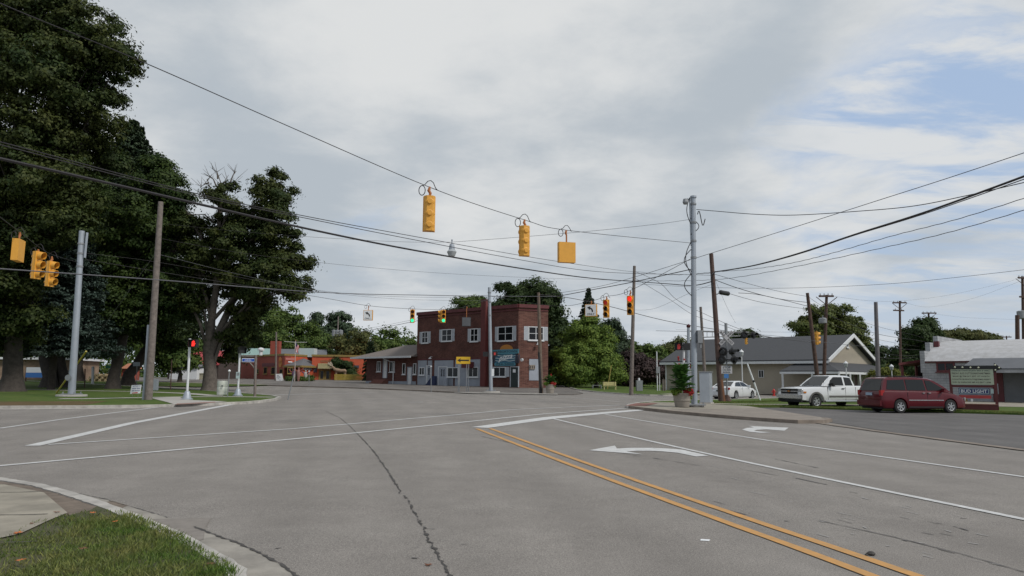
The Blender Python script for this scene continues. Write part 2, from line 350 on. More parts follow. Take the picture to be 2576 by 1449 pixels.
# near left corner
c1 = lambda x, y: (x*.3125, 1174+y*.3125)
ko = GPs([c1(*p) for p in [(0, 112), (330, 165), (560, 228), (840, 320), (1000, 382), (1200, 462), (1400, 550), (1560, 628), (1700, 706), (1850, 795), (1960, 870)]], .06)
i1 = [(-40, 3.0), (-14, 9.8), (-9.8, 10.75)]+ko+[(-1.62, 4.5), (-1.3, 3.2), (-.45, 0), (2.3, -11.5)]
drape(i1+[(-40, -11.5)], .09, 'verge', m_dirt, 1., .12)
strip(i1, -.13, .02, .105, 'kerb', m_kerb, .12, .12, jit=.010)
ck1 = GPs([c1(*p) for p in [(-300, 130), (0, 100), (340, 150), (560, 208), (660, 226), (850, 265), (900, 285), (1100, 340), (1250, 385), (1350, 415)]]); ck2 = GPs([c1(*p) for p in [(1560, 490), (1700, 545), (1780, 575), (1870, 605), (2070, 690), (2250, 790), (2380, 880), (2600, 1060)]])
m_gut = mat('worn gutter concrete', (.255, .235, .205), .9, .22, 2.5, bump=.3, bscale=60)
drape([p for p in i1[3:14]]+list(reversed(ck2[:-1]))+list(reversed(ck1[1:])), .006, 'gutter', m_gut, .8); drape([i1[13], i1[14], (-1.15, 4.4), ck2[-2]], .006, 'gutter', m_gut, .8)
drape(GPs([c1(*p) for p in [(800, 300), (900, 280), (1030, 318), (960, 345), (860, 330)]]), .010, 'gutter_dirt', m_dirt, .5); drape(GPs([c1(*p) for p in [(1180, 430), (1400, 425), (1700, 415), (1650, 500), (1640, 590), (1580, 615), (1380, 520)]]), .010, 'gutter_dirt', mat('dirty worn patch', (.195, .175, .155), .95, .15, 5.), .5)
strip(ck1, -.008, .006, .010, 'road_crack', m_crack, .06, jit=.008, seed=4); strip(ck2, -.014, .014, .012, 'road_crack', m_crack, .05, jit=.014, seed=6)
swk = [(-6.92, 10.0), (-5.96, 9.36), (-4.85, 8.05), (-4.78, 7.6), (-4.65, 7.0), (-4.9, 6.2), (-9, 1.), (-20, 1), (-20, 8)]
drape(swk, .112, 'sidewalk', m_conc, 1.)
for px in ([(0, 1240), (45, 1239), (112, 1237)], [(-60, 1297), (60, 1296), (120, 1294)], [(-60, 1366), (40, 1365), (95, 1363)]): strip(GPs(px, .11), -.010, .010, .118, 'slab_joint', m_crack, .1, jit=.005, seed=int(px[0][1]))
# park corner
i2 = [(-90, 11), (-60, 19.4), (-21.2, 29.95), (-18.4, 30.75), (-16.2, 31.6), (-15.2, 32.4), (-14.2, 33.8), (-13.2, 35.6), (-12.95, 37.2), (-13.2, 40.0), (-13.85, 42.8), (-15.4, 46), (-19.6, 51.9), (-28.2, 62.8), (-41.5, 75), (-62, 92), (-110, 125)]
drape(i2+[(-110, 11)], .10, 'park_lawn', m_grass, 1.5, .14)
strip(i2, -.16, 0, .125, 'kerb', m_kerb, .4, .14, jit=.01)
strip(i2[:4], .0, 4.6, .106, 'verge', m_grassdry, .5, jit=.12, seed=3)
strip(i2[:5], -.16, -.65, .005, 'gutter', m_kerb, .6)
strip(GPs([(150, 1003.5), (203, 1003.5), (386, 1000), (470, 998.5), (560, 998), (690, 999.5)], .1), -.45, .45, .112, 'sidewalk', m_conc2, .6)
strip(GPs([(-60, 976), (44, 979.5), (203, 983), (360, 985.5), (470, 990), (545, 996)], .1), -.5, .5, .114, 'sidewalk', m_conc2, .6)
drape(GPs([(380, 1002), (423, 1013), (437, 1017.5), (540, 1013), (572, 1010.5), (480, 1007), (455, 1001), (452, 999)], .1), .116, 'sidewalk', m_conc2, .8)
drape(GPs([(440, 1019), (545, 1014.2), (540, 1011.8), (445, 1016.3)], .1), .124, 'tactile_pad', m_red_pad, .8)
# right corner
i3 = [(12.6, 28.9), (12.45, 28.1), (11.7, 27.2), (10.7, 26.95), (9.6, 28.2), (8.46, 29.8), (7.2, 32.), (6.35, 34.1), (5.9, 35.8), (6.2, 37.6), (7.4, 41.2), (9.0, 44.6), (12.5, 49.2), (21, 59), (36, 75), (60, 101)]
drape(i3+[(70, 60), (70, 20), (24.7, 34.8), (19.35, 38.4), (15.4, 41.3), (13.3, 40.5), (12.9, 35)], .10, 'verge', m_grass, 1.5, .14)
drape([(12.6, 28.9), (12.45, 28.1), (11.7, 27.2), (10.7, 26.95), (9.6, 28.2), (8.46, 29.8), (7.2, 32.), (6.35, 34.1), (5.9, 35.8), (6.2, 37.6), (7.0, 40), (8.1, 41.6), (10.7, 42.3), (13.2, 40.0), (12.9, 35)], .114, 'sidewalk', m_conc, 1.)
drape([(12.6, 28.9), (12.45, 28.1), (11.7, 27.2), (10.7, 26.95), (9.6, 28.2), (8.46, 29.8), (7.2, 32.), (7.0, 33.6), (8.6, 34.3), (13.0, 37.2), (12.9, 35)], .120, 'sidewalk', mat('brown grey concrete', (.215, .185, .155), .9, .2, 1.5, bump=.3, bscale=50), 1.)
strip(list(reversed(i3[:9])), -.05, .17, .13, 'kerb', m_brownkerb, .4, .15, jit=.012)
strip(i3[8:], 0, .16, .125, 'kerb', m_kerb, .6, .14)
strip([(13.4, 42.8), (19, 44.6), (30, 44.2), (50, 36)], -.7, .7, .112, 'sidewalk', m_conc, .8)
strip([(8.0, 41.4), (10.6, 42.0), (13.4, 42.8)], -.7, .7, .118, 'sidewalk', m_conc, .8)
drape(GPs([(1572, 1020), (1600, 1014), (1655, 1014), (1625, 1021)], .13), .128, 'tactile_pad', m_red_pad, .8)
# parking lot on the right and the strip that divides it from the road
drape([(12.3, 28.7), (12.0, 22), (12.35, 17.2), (13.1, 12.), (16.5, -6), (80, -6), (80, 14), (24.7, 34.8), (19.35, 38.4), (15.4, 41.3), (13.3, 40.5), (12.9, 35)], .012, 'parking_lot', m_lot, 1.5)
strip([(11.5, 28.2), (11.75, 23), (12.2, 17.3), (12.95, 12.0), (16.3, -6)], -.14, .16, .022, 'gutter', m_brownkerb, .6, jit=.03)
drape([(27, 45.5), (33, 42), (80, 30), (80, 62), (27, 62)], .115, 'concrete_apron', m_conc, 2.)
# far sides
i5 = [(-110, 137), (-62, 101), (-45, 90.5), (-25.6, 79.5), (-15.8, 73.6), (-8.9, 67.4), (-4.2, 61.5), (-2.6, 60), (-.2, 59.3), (3.8, 58.9), (5.2, 59.5), (6.4, 64), (6.6, 84), (6.6, 124), (-20, 137)]
drape(i5, .08, 'forecourt', m_glot, 2., .12)
strip(i5[:10], 0, -.2, .10, 'kerb', m_brownkerb, .8, .12)
strip([(-4.0, 61.2), (-2.6, 60), (-.2, 59.3), (3.8, 58.9)], .06, -1.2, .104, 'sidewalk', m_conc2, .8, .06)
strip([(-80, 114), (-62, 101), (-45, 90.5), (-27, 80.5)], .2, -9.5, .10, 'verge', m_grass, 1.2)
strip([(-62, 103.5), (-45, 93), (-28, 83)], .0, -1.4, .112, 'sidewalk', m_conc, 1.)
i4 = [(6.6, 92), (7.1, 76), (8.4, 69.5), (10.2, 65.6), (12.2, 63.2), (13.3, 63.4), (16, 67), (28, 80.5), (60, 113), (60, 124), (6.6, 124)]
drape(i4, .09, 'verge', m_grass, 1.5, .12)
strip(i4[:9], 0, -.16, .11, 'kerb', m_kerb, .8, .12)
drape([(15.0, 66.5), (27, 79.5), (30, 77), (40, 88), (37.5, 91.5), (14, 68)], .1, 'sidewalk', m_conc, 1.5)
# ---- painted lines
ZM = .009
def pline(px, w, m=m_white, zo=ZM): return strip(GPs(px), -w/2, w/2, zo, 'road_marking', m, .5)
pline([(0, 1078), (150, 1056), (388, 1026), (437, 1021.5)], .15)
pline([(81, 1122), (330, 1065), (582, 1018)], .32)
pline([(121, 1119), (738, 1079), (1000, 1056.5), (1140, 1044.6), (1281, 1031.5), (1559, 1019.6)], .14)
pline([(-60, 1178), (0, 1172.6), (738, 1105), (1140, 1065), (1365, 1042), (1576, 1027.5)], .16)
pline([(690, 993.5), (820, 990), (938, 988.5)], .30, m_white)
drape(GPs([(1186, 1075), (1228, 1077), (1394, 1054), (1634, 1031.6), (1605, 1030.6), (1369, 1050)]), ZM, 'road_marking', m_white, 1.)
yA = [(-1.02, 21.7), (2.79, 7.1), (5.4, -4.)]; yB = [(-.62, 21.8), (3.17, 7.1), (5.8, -4)]
strip(yA, -.060, .060, ZM, 'road_marking', m_yellow, .5, jit=.004); strip(yB, -.060, .060, ZM, 'road_marking', m_yellow, .5, jit=.004)
strip([(1.55, 26.6), (6.08, 8.7), (8.6, -1)], -.065, .065, ZM, 'road_marking', m_white, .5); strip([(3.9, 30.), (8.83, 12.45), (12.3, 0)], -.065, .065, ZM, 'road_marking', m_white, .5)
c3 = lambda x, y: ((1700+x/1.907)*.67083, (1400+y/1.907)*.67083)
drape(GPs([c3(*p) for p in [(970, 553), (1155, 519), (1170, 540), (1280, 535), (1420, 535), (1550, 541), (1640, 549), (1830, 592), (1735, 597), (1600, 570), (1500, 561), (1400, 556), (1320, 556), (1240, 561), (1358, 582)]]), ZM, 'road_marking', m_white, 1.)
drape(GPs([c3(*p) for p in [(2112, 378), (2240, 384), (2398, 390), (2368, 412), (2240, 402), (2170, 406), (2150, 414), (2275, 424), (2200, 427), (2120, 420), (2065, 404), (2100, 392), (2150, 388)]]), ZM, 'road_marking', m_white, .7)
pline([(1000, 976), (1100, 983), (1180, 990.5)], .12, m_whitef) if False else None
for l, w in ([(1430, 990), (1500, 993.5), (1640, 1002)], .12), ([(1300, 990), (1420, 999), (1560, 1011)], .12), ([(1460, 986), (1600, 1000)], .12), ([(1500, 988.2), (1580, 992.5)], .25), ([(770, 980), (875, 985)], .12), ([(600, 975.5), (780, 982.5)], .12), ([(770, 979.5), (850, 979.5)], .35), ([(1030, 1012), (1064, 1012)], .25), ([(1640, 999), (1700, 1001), (1750, 1001)], .2): pline(l, w, m_whitef)
# cracks, seams, patches
c5 = lambda x, y: ((1100+x/1.9575)*.67083, (1420+y/1.9575)*.67083)
def crk(px, w, j, sd, st=.07, m=m_crack): return strip(GPs([c5(*p) for p in px]), -w/2, w/2, .007, 'road_crack', m, st, jit=j, seed=sd)
crk([(240, 240), (345, 290), (410, 345), (490, 425)], .016, .006, 1, .2)
crk([(490, 425), (540, 480), (600, 545), (640, 605), (682, 660), (735, 745), (780, 822), (782, 845)], .022, .018, 2)
crk([(815, 860), (838, 885), (880, 975), (918, 1040), (965, 1110), (990, 1185)], .018, .02, 3, .05)
crk([(990, 1185), (1020, 1220), (1065, 1310), (1100, 1370), (1155, 1449), (1200, 1530)], .026, .022, 4, .05)
m_seam = mat('worn seam', (.085, .08, .077), .9, .3, 9.)
strip(GPs([(2060, 1310), (2250, 1352), (2420, 1395), (2576, 1440)]), -.008, .008, .007, 'road_crack', m_seam, .1, jit=.006, seed=8)
for k, (a, b) in enumerate([((1210+0, 1098), (1330, 1124)), ((1500, 1130), (1620, 1150)), ((1640, 1152), (1760, 1172)), ((1860, 1180), (1960, 1197)), ((2000, 1203), (2080, 1220)), ((1950, 1155), (2060, 1178))]):
    strip(GPs([a, b]), -.010, .010, .007, 'road_crack', m_seam, .12, jit=.012, seed=20+k)
m_scuff = mat('pale scuff', (.30, .29, .28), .9, .2, 20.)
r = random.Random(77)
for k in range(46):
    u, v = r.uniform(1780, 2500), 0; v = 1165+(u-1780)*.19+r.uniform(0, 130); L_ = r.uniform(8, 42); w = r.uniform(.004, .011); strip(GPs([(u, v), (u+L_, v+L_*.24+r.uniform(-2, 2))]), -w, w, .0065, 'road_scuff', m_scuff if k % 3 else m_seam, .06, jit=w*.9, seed=k)
for k in range(16):
    u, v = r.uniform(60, 1700), r.uniform(1130, 1420); L_ = r.uniform(6, 26); w = r.uniform(.004, .009); strip(GPs([(u, v), (u+L_, v+r.uniform(-3, 3))]), -w, w, .0065, 'road_scuff', m_seam, .06, jit=w*.9, seed=k+90)
# ================================================================ PLANTS
rng = np.random.default_rng(7)
def leaf_mesh(name, m, parent, P, Nn, size, aspect=.62, seed=0, jit=.5):
    """one mesh of rhombic leaves: positions P, facing normals Nn"""
    r = np.random.default_rng(seed); n = len(P)
    Nn = Nn+r.normal(0, jit, (n, 3)); Nn /= np.linalg.norm(Nn, axis=1)[:, None]+1e-9
    a = np.cross(Nn, r.normal(0, 1, (n, 3))); a /= np.linalg.norm(a, axis=1)[:, None]+1e-9; b = np.cross(Nn, a)
    s = size*r.uniform(.6, 1.35, (n, 1)); w = s*aspect
    V = np.empty((n, 4, 3)); bend = Nn*s*.18
    V[:, 0] = P-a*s*.5; V[:, 1] = P-b*w*.5+bend; V[:, 2] = P+a*s*.5; V[:, 3] = P+b*w*.5+bend
    V -= np.array(parent.get('_o', (0, 0, 0)))
    me = bpy.data.meshes.new(name); me.vertices.add(n*4); me.vertices.foreach_set('co', V.ravel().astype(np.float32))
    me.loops.add(n*4); me.loops.foreach_set('vertex_index', np.arange(n*4, dtype=np.int32)); me.polygons.add(n)
    me.polygons.foreach_set('loop_start', np.arange(0, n*4, 4, dtype=np.int32)); me.polygons.foreach_set('loop_total', np.full(n, 4, dtype=np.int32))
    me.materials.append(m); me.update(calc_edges=True); o = bpy.data.objects.new(name, me); C.objects.link(o); o.parent = parent; return o
def crown_points(lobes, n, seed, clump=.9, fill=.45, flat=.75, dens=.85):
    r = np.random.default_rng(seed); A = np.array([l[3]*l[4]+l[3]*l[5]+l[4]*l[5] for l in lobes]); A = A/A.sum(); P = []; Q = []; n = int(n)
    for l, w in zip(lobes, A):
        c = np.array(l[:3]); R = np.array(l[3:6]); nc = max(6, int(dens*1.5*(R[0]*R[2]+R[0]*R[1])/(clump*clump)*1.6))
        d = r.normal(0, 1, (nc, 3)); d /= np.linalg.norm(d, axis=1)[:, None]; k = np.where(r.random(nc) < fill, r.uniform(.25, .85, nc), r.uniform(.82, 1.08, nc))
        cc = c+d*R*k[:, None]; cs = clump*r.uniform(.55, 1.35, nc)
        m = max(1, int(n*w/nc))
        for p, s, dd in zip(cc, cs, d):
            q = r.normal(0, 1, (m, 3))
            pts = p+q*s*.47*np.array([1.1, 1.1, flat*.85]); pts[:, 2] -= (q[:, 0]**2+q[:, 1]**2)*s*.06; P.append(pts); nn = q*.7+dd*.6+np.array([0, 0, .55]); Q.append(nn)
    return np.concatenate(P), np.concatenate(Q)
def foliage(name, c1, c2, transl=.25): return mat(name, c1, .65, col2=c2, scale=.35, island=.35, transl=transl, spec=.25, detail=3)
f_maple = foliage('maple leaves', (.020, .044, .009), (.050, .080, .016)); f_mapler = foliage('turning maple leaves', (.020, .042, .009), (.062, .074, .017))
f_dark = foliage('dark maple leaves', (.022, .045, .012), (.048, .076, .020)); f_far = foliage('far leaves', (.052, .095, .020), (.10, .145, .032))
f_olive = foliage('olive leaves', (.065, .088, .025), (.11, .112, .035)); f_bright = foliage('bright leaves', (.085, .145, .022), (.15, .215, .038))
f_spruce = foliage('blue spruce needles', (.034, .058, .045), (.070, .10, .085), .05); f_conif = foliage('conifer needles', (.030, .055, .028), (.058, .085, .045), .05)
f_arbor = foliage('arborvitae', (.018, .035, .014), (.03, .05, .018), .05); f_purple = foliage('purple leaves', (.045, .03, .03), (.08, .055, .05)); f_willow = foliage('grey green leaves', (.05, .075, .04), (.075, .105, .055))
f_yel = foliage('yellow green leaves', (.11, .13, .02), (.16, .17, .03))
def tree(name, label, base, lobes, m, n, leaf, clump=.9, trunk_r=.3, bark=None, cat='tree', group=None, seed=1, trunk_top=None, fill=.45, limbs=True, lean=0., flat=.75, path=None, dens=.85):
    t = tag(empty(name, base), label, cat, group); bx = Vector(base)
    P, Q = crown_points(lobes, n, seed, clump, fill, flat, dens); leaf_mesh('crown', m, t, P, Q, leaf, seed=seed)
    mb = MB(); rr = random.Random(seed); cx = sum(l[0] for l in lobes)/len(lobes); cy = sum(l[1] for l in lobes)/len(lobes)
    zt = trunk_top or min(l[2]-l[5]*.3 for l in lobes)
    top = Vector((bx.x+(cx-bx.x)*.35+lean, bx.y+(cy-bx.y)*.35, zt)); mid = bx.lerp(top, .5)+Vector((rr.uniform(-.3, .3)*trunk_r*2, 0, 0))
    if path: pth, rs = path
    else: pth = [bx-Vector((0, 0, .2)), bx+Vector((0, 0, .25)), bx+Vector((0, 0, 1.1)), mid, top]; rs = [trunk_r*1.75, trunk_r*1.35, trunk_r*1.02, trunk_r*.9, trunk_r*.75]
    mb.tube(pth, rs, 12)
    if limbs:
        for l in lobes:
            e = Vector(l[:3]); s = Vector(pth[-1])if not path else Vector(min(pth, key=lambda p: abs(p[2]-max(pth[1][2]+2, l[2]-5)))); q = s.lerp(e, .55)+Vector((rr.uniform(-.8, .8), rr.uniform(-.5, .5), rr.uniform(0, .9)))
            k = trunk_r*.38; mb.tube([s-Vector((0, 0, .3)), s.lerp(q, .5)+Vector((0, 0, .3)), q, e], [k, k*.8, k*.55, k*.15], 6)
            for _ in range(3):
                f = e+Vector((rr.uniform(-1, 1)*l[3]*.8, rr.uniform(-1, 1)*l[4]*.8, rr.uniform(-.3, .8)*l[5])); mb.tube([q, q.lerp(f, .5)+Vector((0, 0, .3)), f], [k*.35, k*.2, k*.06], 5)
    mb.build('trunk', bark or m_bark, t, smooth=True); return t
def LB(u, v, ru, rv, Y, dep=1.):  # a lobe of the crown seen in that direction at real distance Y
    p = PT(u, v, Y); k = Y/F; return (p.x, p.y, p.z, ru*k, max(ru, rv*.8)*k*dep, rv*k)
def conifer(name, label, base, h, rad, m, n, seed, skirt=.08, leaf=.28, droop=.25, cat='spruce tree', trunk_r=.25, shape=1., group=None):
    t = tag(empty(name, base), label, cat, group); r = np.random.default_rng(seed); bx = np.array(base); P = []; Q = []; mb = MB(); tiers = int(h*1.7)
    for i in range(tiers):
        z = skirt*h+(1-skirt)*h*(i/tiers)**.95; R = rad*(1-(z-skirt*h)/(h*(1-skirt)))**shape*r.uniform(.85, 1.1); nb = int(7+R*2.2)
        for k in range(nb):
            a = 6.2832*(k+r.random())/nb; L_ = R*r.uniform(.75, 1.15)+.12; m_ = max(4, int(n/(tiers*nb*.55)*(.25+L_/rad)))
            s = r.random(m_)**.7; w = (.10+.30*L_*(s*(1-s)*2+.12)); x = s*L_; off = r.normal(0, 1, m_)*w*.55
            zz_ = z-droop*L_*s*s+.10*L_*s**3+r.normal(0, .09, m_)-np.abs(off)*.25
            P.append(np.stack([bx[0]+math.cos(a)*x-math.sin(a)*off, bx[1]+math.sin(a)*x+math.cos(a)*off, bx[2]+zz_], 1))
            Q.append(np.tile([math.cos(a)*.35, math.sin(a)*.35, 1.], (m_, 1)))
            if k % 2 == 0: mb.tube([(bx[0], bx[1], bx[2]+z), (bx[0]+math.cos(a)*L_*.9, bx[1]+math.sin(a)*L_*.9, bx[2]+z-droop*L_*.8)], [.05, .015], 4, False)
    leaf_mesh('crown', m, t, np.concatenate(P), np.concatenate(Q), leaf, .4, seed, .45)
    mb.tube([(bx[0], bx[1], bx[2]-.2), (bx[0], bx[1], bx[2]+h*.5), (bx[0], bx[1], bx[2]+h)], [trunk_r, trunk_r*.6, .03], 8); mb.build('trunk', m_bark, t, smooth=True); return t
# --- park trees
tree('maple_tree', 'huge dark maple with thick trunk at the far left edge, leaves turning rust', GX(28, 51, .1),
     [LB(30, 60, 190, 130, 50), LB(190, 60, 105, 70, 50), LB(230, 140, 110, 60, 49), LB(120, 210, 150, 90, 48), LB(270, 120, 75, 45, 49), LB(215, 300, 95, 62, 50), LB(60, 330, 140, 80, 48), LB(100, 440, 120, 75, 47), LB(10, 500, 120, 80, 48), LB(-120, 100, 180, 160, 50), LB(-140, 380, 160, 160, 48), LB(200, 480, 60, 55, 48), LB(40, -80, 160, 110, 50), LB(225, 215, 80, 50, 51), LB(170, 560, 62, 42, 46.5), LB(60, 590, 85, 48, 47), LB(-60, 620, 120, 70, 47), LB(-60, 720, 100, 50, 47), LB(110, 500, 110, 70, 52), LB(150, 380, 120, 80, 52), LB(20, 420, 120, 80, 54), LB(250, 400, 60, 50, 53), LB(20, 690, 90, 60, 49), LB(75, 790, 70, 46, 50), LB(-50, 830, 70, 46, 50), LB(25, 840, 50, 26, 52)], f_mapler, 330000, .235, .75, .62, seed=3, trunk_top=8)
conifer('spruce_tree', 'tall dark blue-green spruce rising behind the leaning wooden pole and maples', GX(285, 74, .1), 28.5, 9.5, f_conif, 60000, 5, .24, .45, .15, trunk_r=.4, shape=.8)
tree('maple_tree', 'dense maple behind the wooden pole with its right side reaching toward the dead-topped tree', GX(284, 63, .1),
     [LB(400, 470, 62, 78, 62), LB(350, 560, 80, 80, 61), LB(440, 500, 40, 40, 62), LB(300, 640, 95, 70, 62), LB(430, 640, 60, 60, 63), LB(380, 730, 95, 60, 62), LB(270, 740, 80, 55, 61), LB(260, 520, 70, 80, 64), LB(400, 420, 36, 34, 62), LB(470, 570, 30, 26, 62), LB(440, 760, 50, 50, 62), LB(330, 800, 90, 38, 63)], f_maple, 150000, .25, .85, .46, seed=11, trunk_top=6.5)
conifer('blue_spruce', 'blue spruce with silvery drooping needles right of the steel mast at the left park edge', GX(128, 57, .1), 16.5, 4.7, f_spruce, 80000, 8, .19, .26, .16, trunk_r=.3, shape=.75)
tree('maple_tree', 'shaded maple with leaning trunk further back in the park under the dense crowns', GX(322, 76, .1),
     [LB(380, 800, 70, 45, 77), LB(320, 720, 95, 60, 78), LB(450, 840, 60, 36, 78), LB(250, 800, 95, 50, 78), LB(420, 700, 70, 60, 80), LB(480, 780, 40, 50, 78)], f_dark, 70000, .32, 1.1, .55, seed=13, trunk_top=5, lean=1.2)
for k, (u, Y, tr, lab) in enumerate([(122, 66, .55, 'dark park maple whose thick trunk stands just left of the steel mast base'), (154, 67, .5, 'dark park maple whose trunk is half hidden by the left steel mast')]):
    tree('park_tree', lab, GX(u, Y, .1), [LB(u-60+k*40, 780-k*30, 130, 60, Y+1), LB(u+k*70-20, 690, 110, 60, Y+2), LB(u-110+k*190, 840, 75, 36, Y+1), LB(u-60, 600, 120, 80, Y+3)], f_dark, 50000, .34, 1.1, tr, seed=30+k, trunk_top=5.5)
tree('park_tree', 'slim dark tree far back in the park between two thick trunks', GX(200, 92, .1), [LB(200, 830, 95, 45, 93), LB(130, 860, 70, 30, 93), LB(270, 850, 60, 35, 93)], f_dark, 16000, .5, 1.3, .4, seed=36, trunk_top=4.8)
tree('park_tree', 'leafy green tree hanging low behind the left pedestrian signal', GX(452, 92, .1), [LB(395, 860, 45, 42, 92), LB(440, 900, 50, 26, 92), LB(360, 830, 40, 40, 92), LB(470, 850, 40, 40, 93)], f_far, 26000, .4, .9, .22, seed=37, trunk_top=4.5)
# forked maple
fb = GX(527, 60, .1); fk = PT(524, 880, 60)
ft = tree('maple_tree', 'forked maple with dead bare top branches beside the white trash barrel', fb,
     [LB(690, 480, 55, 55, 60), LB(700, 560, 60, 60, 59), LB(600, 620, 80, 60, 60), LB(720, 640, 65, 45, 60), LB(650, 700, 90, 50, 59), LB(740, 720, 48, 32, 60), LB(560, 700, 60, 50, 61), LB(580, 520, 42, 36, 60), LB(640, 560, 60, 50, 61), LB(560, 480, 34, 26, 60), LB(505, 640, 46, 42, 60), LB(480, 555, 42, 26, 60), LB(620, 760, 55, 40, 60), LB(600, 830, 50, 45, 61), LB(500, 740, 40, 40, 60), LB(565, 870, 40, 40, 62), LB(470, 700, 30, 30, 61), LB(560, 590, 50, 40, 61)],
     f_mapler, 125000, .235, .62, .45, m_barkl, seed=17, fill=.4, dens=.6,
     path=([fb-Vector((0, 0, .2)), fb+Vector((0, 0, .3)), PT(529, 930, 60), fk, PT(533, 800, 60), PT(545, 715, 60), PT(550, 600, 60), PT(556, 500, 60)], [.85, .62, .50, .46, .30, .24, .18, .08]))
mb = MB(); mb.tube([fk-Vector((0, 0, .8)), PT(548, 840, 60), PT(585, 760, 60.5), PT(640, 680, 61), PT(680, 560, 61), PT(700, 480, 61)], [.40, .34, .27, .2, .13, .04], 10); rr = random.Random(4)
for a, b in [((556, 510), (520, 450)), ((556, 500), (545, 428)), ((556, 500), (575, 440)), ((556, 520), (600, 445)), ((545, 470), (512, 435)), ((548, 450), (535, 425)), ((553, 520), (500, 500)), ((540, 560), (470, 540)), ((575, 470), (595, 430)), ((525, 460), (505, 470)), ((545, 700), (480, 690)), ((545, 690), (470, 640))]:
    A_, B_ = PT(*a, 60), PT(*b, 60+rr.uniform(-1, 1)); M_ = A_.lerp(B_, .5)+Vector((rr.uniform(-.3, .3), 0, rr.uniform(-.1, .4))); mb.tube([A_, M_, B_], [.08, .05, .015], 5)
    for _ in range(5):
        s = M_.lerp(B_, rr.random()); mb.tube([s, s+Vector((rr.uniform(-.9, .9), rr.uniform(-.5, .5), rr.uniform(.1, 1.)))], [.025, .008], 4)
mb.build('branch', m_barkl, ft, smooth=True)
# --- background trees
tree('maple_tree', 'rounded dark green maple behind the orange building roof', GX(700, 142), [LB(690, 845, 85, 62, 142), LB(640, 880, 60, 48, 141), LB(760, 870, 60, 55, 142), LB(710, 800, 50, 30, 143), LB(600, 900, 45, 35, 141), LB(740, 910, 80, 40, 139)], f_far, 60000, .45, 1.3, .5, seed=41)
tree('pine_tree', 'open pine with dark clumps standing right of the rounded maple', GX(820, 150), [LB(800, 800, 16, 14, 150), LB(815, 830, 30, 16, 150), LB(852, 795, 20, 12, 152), LB(862, 820, 24, 10, 150), LB(845, 845, 34, 18, 150), LB(800, 860, 34, 20, 150), LB(878, 830, 14, 6, 150)], f_conif, 30000, .5, 1., .35, seed=42, fill=.3)
for k, a in enumerate([(900, 132, [(900, 868, 52, 36), (860, 890, 44, 32), (935, 890, 40, 30), (905, 915, 60, 30)], f_olive, 'rusty olive shrubby tree behind the orange building front'), (975, 138, [(975, 860, 36, 30), (1010, 880, 30, 34), (950, 890, 40, 30), (1000, 910, 50, 30)], f_far, 'green tree with a sloping crown left of the brick building roofline'),
                     (1032, 160, [(1028, 885, 18, 16), (1045, 880, 12, 14), (1020, 905, 30, 20)], f_conif, 'small far dark evergreen between green tree and brick wall'), (830, 146, [(830, 905, 60, 34), (790, 900, 40, 40)], f_dark, 'dark low tree behind the rooftop air unit')]):
    tree('background_tree', a[4], GX(a[0], a[1]), [LB(*l, a[1]) for l in a[2]], a[3], 22000, .45, 1.1, .3, seed=50+k)
b = GX(930, 112); conifer('arborvitae', 'narrow columnar arborvitae between the orange building and the white-eaved annex', b, 6.6, 1.35, f_arbor, 16000, 61, .02, .22, .6, 'evergreen shrub', .12, .45)
tree('tree', 'broad dark tree rising behind the brick building roof', GX(1330, 108), [LB(1290, 745, 48, 32, 108), LB(1350, 740, 50, 34, 108), LB(1390, 790, 36, 50, 109), LB(1320, 780, 90, 40, 110), LB(1385, 760, 34, 30, 108), LB(1395, 850, 30, 60, 109)], f_dark, 45000, .4, 1.1, .4, seed=70)
tree('tree', 'small olive green treetop showing behind the left roof edge of the brick building', GX(1190, 116), [LB(1180, 762, 30, 18, 116), LB(1210, 770, 30, 20, 116), LB(1155, 790, 30, 20, 118)], f_far, 14000, .4, 1., .3, seed=71)
conifer('spruce_tree', 'dark pointed spruce behind the arrow sign light and bright green tree', GX(1482, 118), 16, 4.2, f_conif, 26000, 72, .1, .45, .3, trunk_r=.3)
tree('tree', 'large bright green spreading tree over the yellow bench', GX(1500, 88, .1), [LB(1470, 850, 52, 48, 88), LB(1450, 900, 60, 40, 87), LB(1500, 910, 60, 40, 86), LB(1540, 940, 34, 18, 85), LB(1430, 945, 40, 20, 86), LB(1510, 860, 38, 38, 88), LB(1480, 820, 34, 24, 89), LB(1460, 930, 60, 28, 85)], f_bright, 90000, .24, .75, .22, m_barkl, seed=73, trunk_top=3.2)
tree('tree', 'shadowy green tree filling the gap beside the brick building corner', GX(1405, 96, .1), [LB(1400, 870, 34, 50, 96), LB(1420, 930, 50, 40, 96), LB(1390, 930, 30, 40, 97), LB(1440, 850, 36, 36, 97)], f_dark, 40000, .36, 1., .3, seed=74)
tree('tree', 'feathery dark tree behind the right side of the bright green tree', GX(1556, 104), [LB(1540, 830, 26, 24, 104), LB(1560, 880, 32, 40, 104), LB(1580, 930, 40, 36, 104), LB(1530, 870, 30, 40, 105)], f_conif, 30000, .36, .9, .3, seed=75)
tree('tree', 'brownish purple bushy tree behind the wooden pole', GX(1608, 98, .1), [LB(1605, 915, 40, 34, 98), LB(1585, 940, 34, 26, 98), LB(1640, 930, 34, 30, 99)], f_purple, 30000, .32, .8, .2, m_barkl, seed=76, trunk_top=2.4)
tree('tree', 'dark green tree in the row left of the grey-roofed beige building', GX(1620, 122), [LB(1600, 890, 36, 26, 122), LB(1640, 890, 36, 28, 123), LB(1625, 930, 60, 34, 121), LB(1585, 910, 30, 30, 122)], f_far, 36000, .42, 1., .3, seed=77)
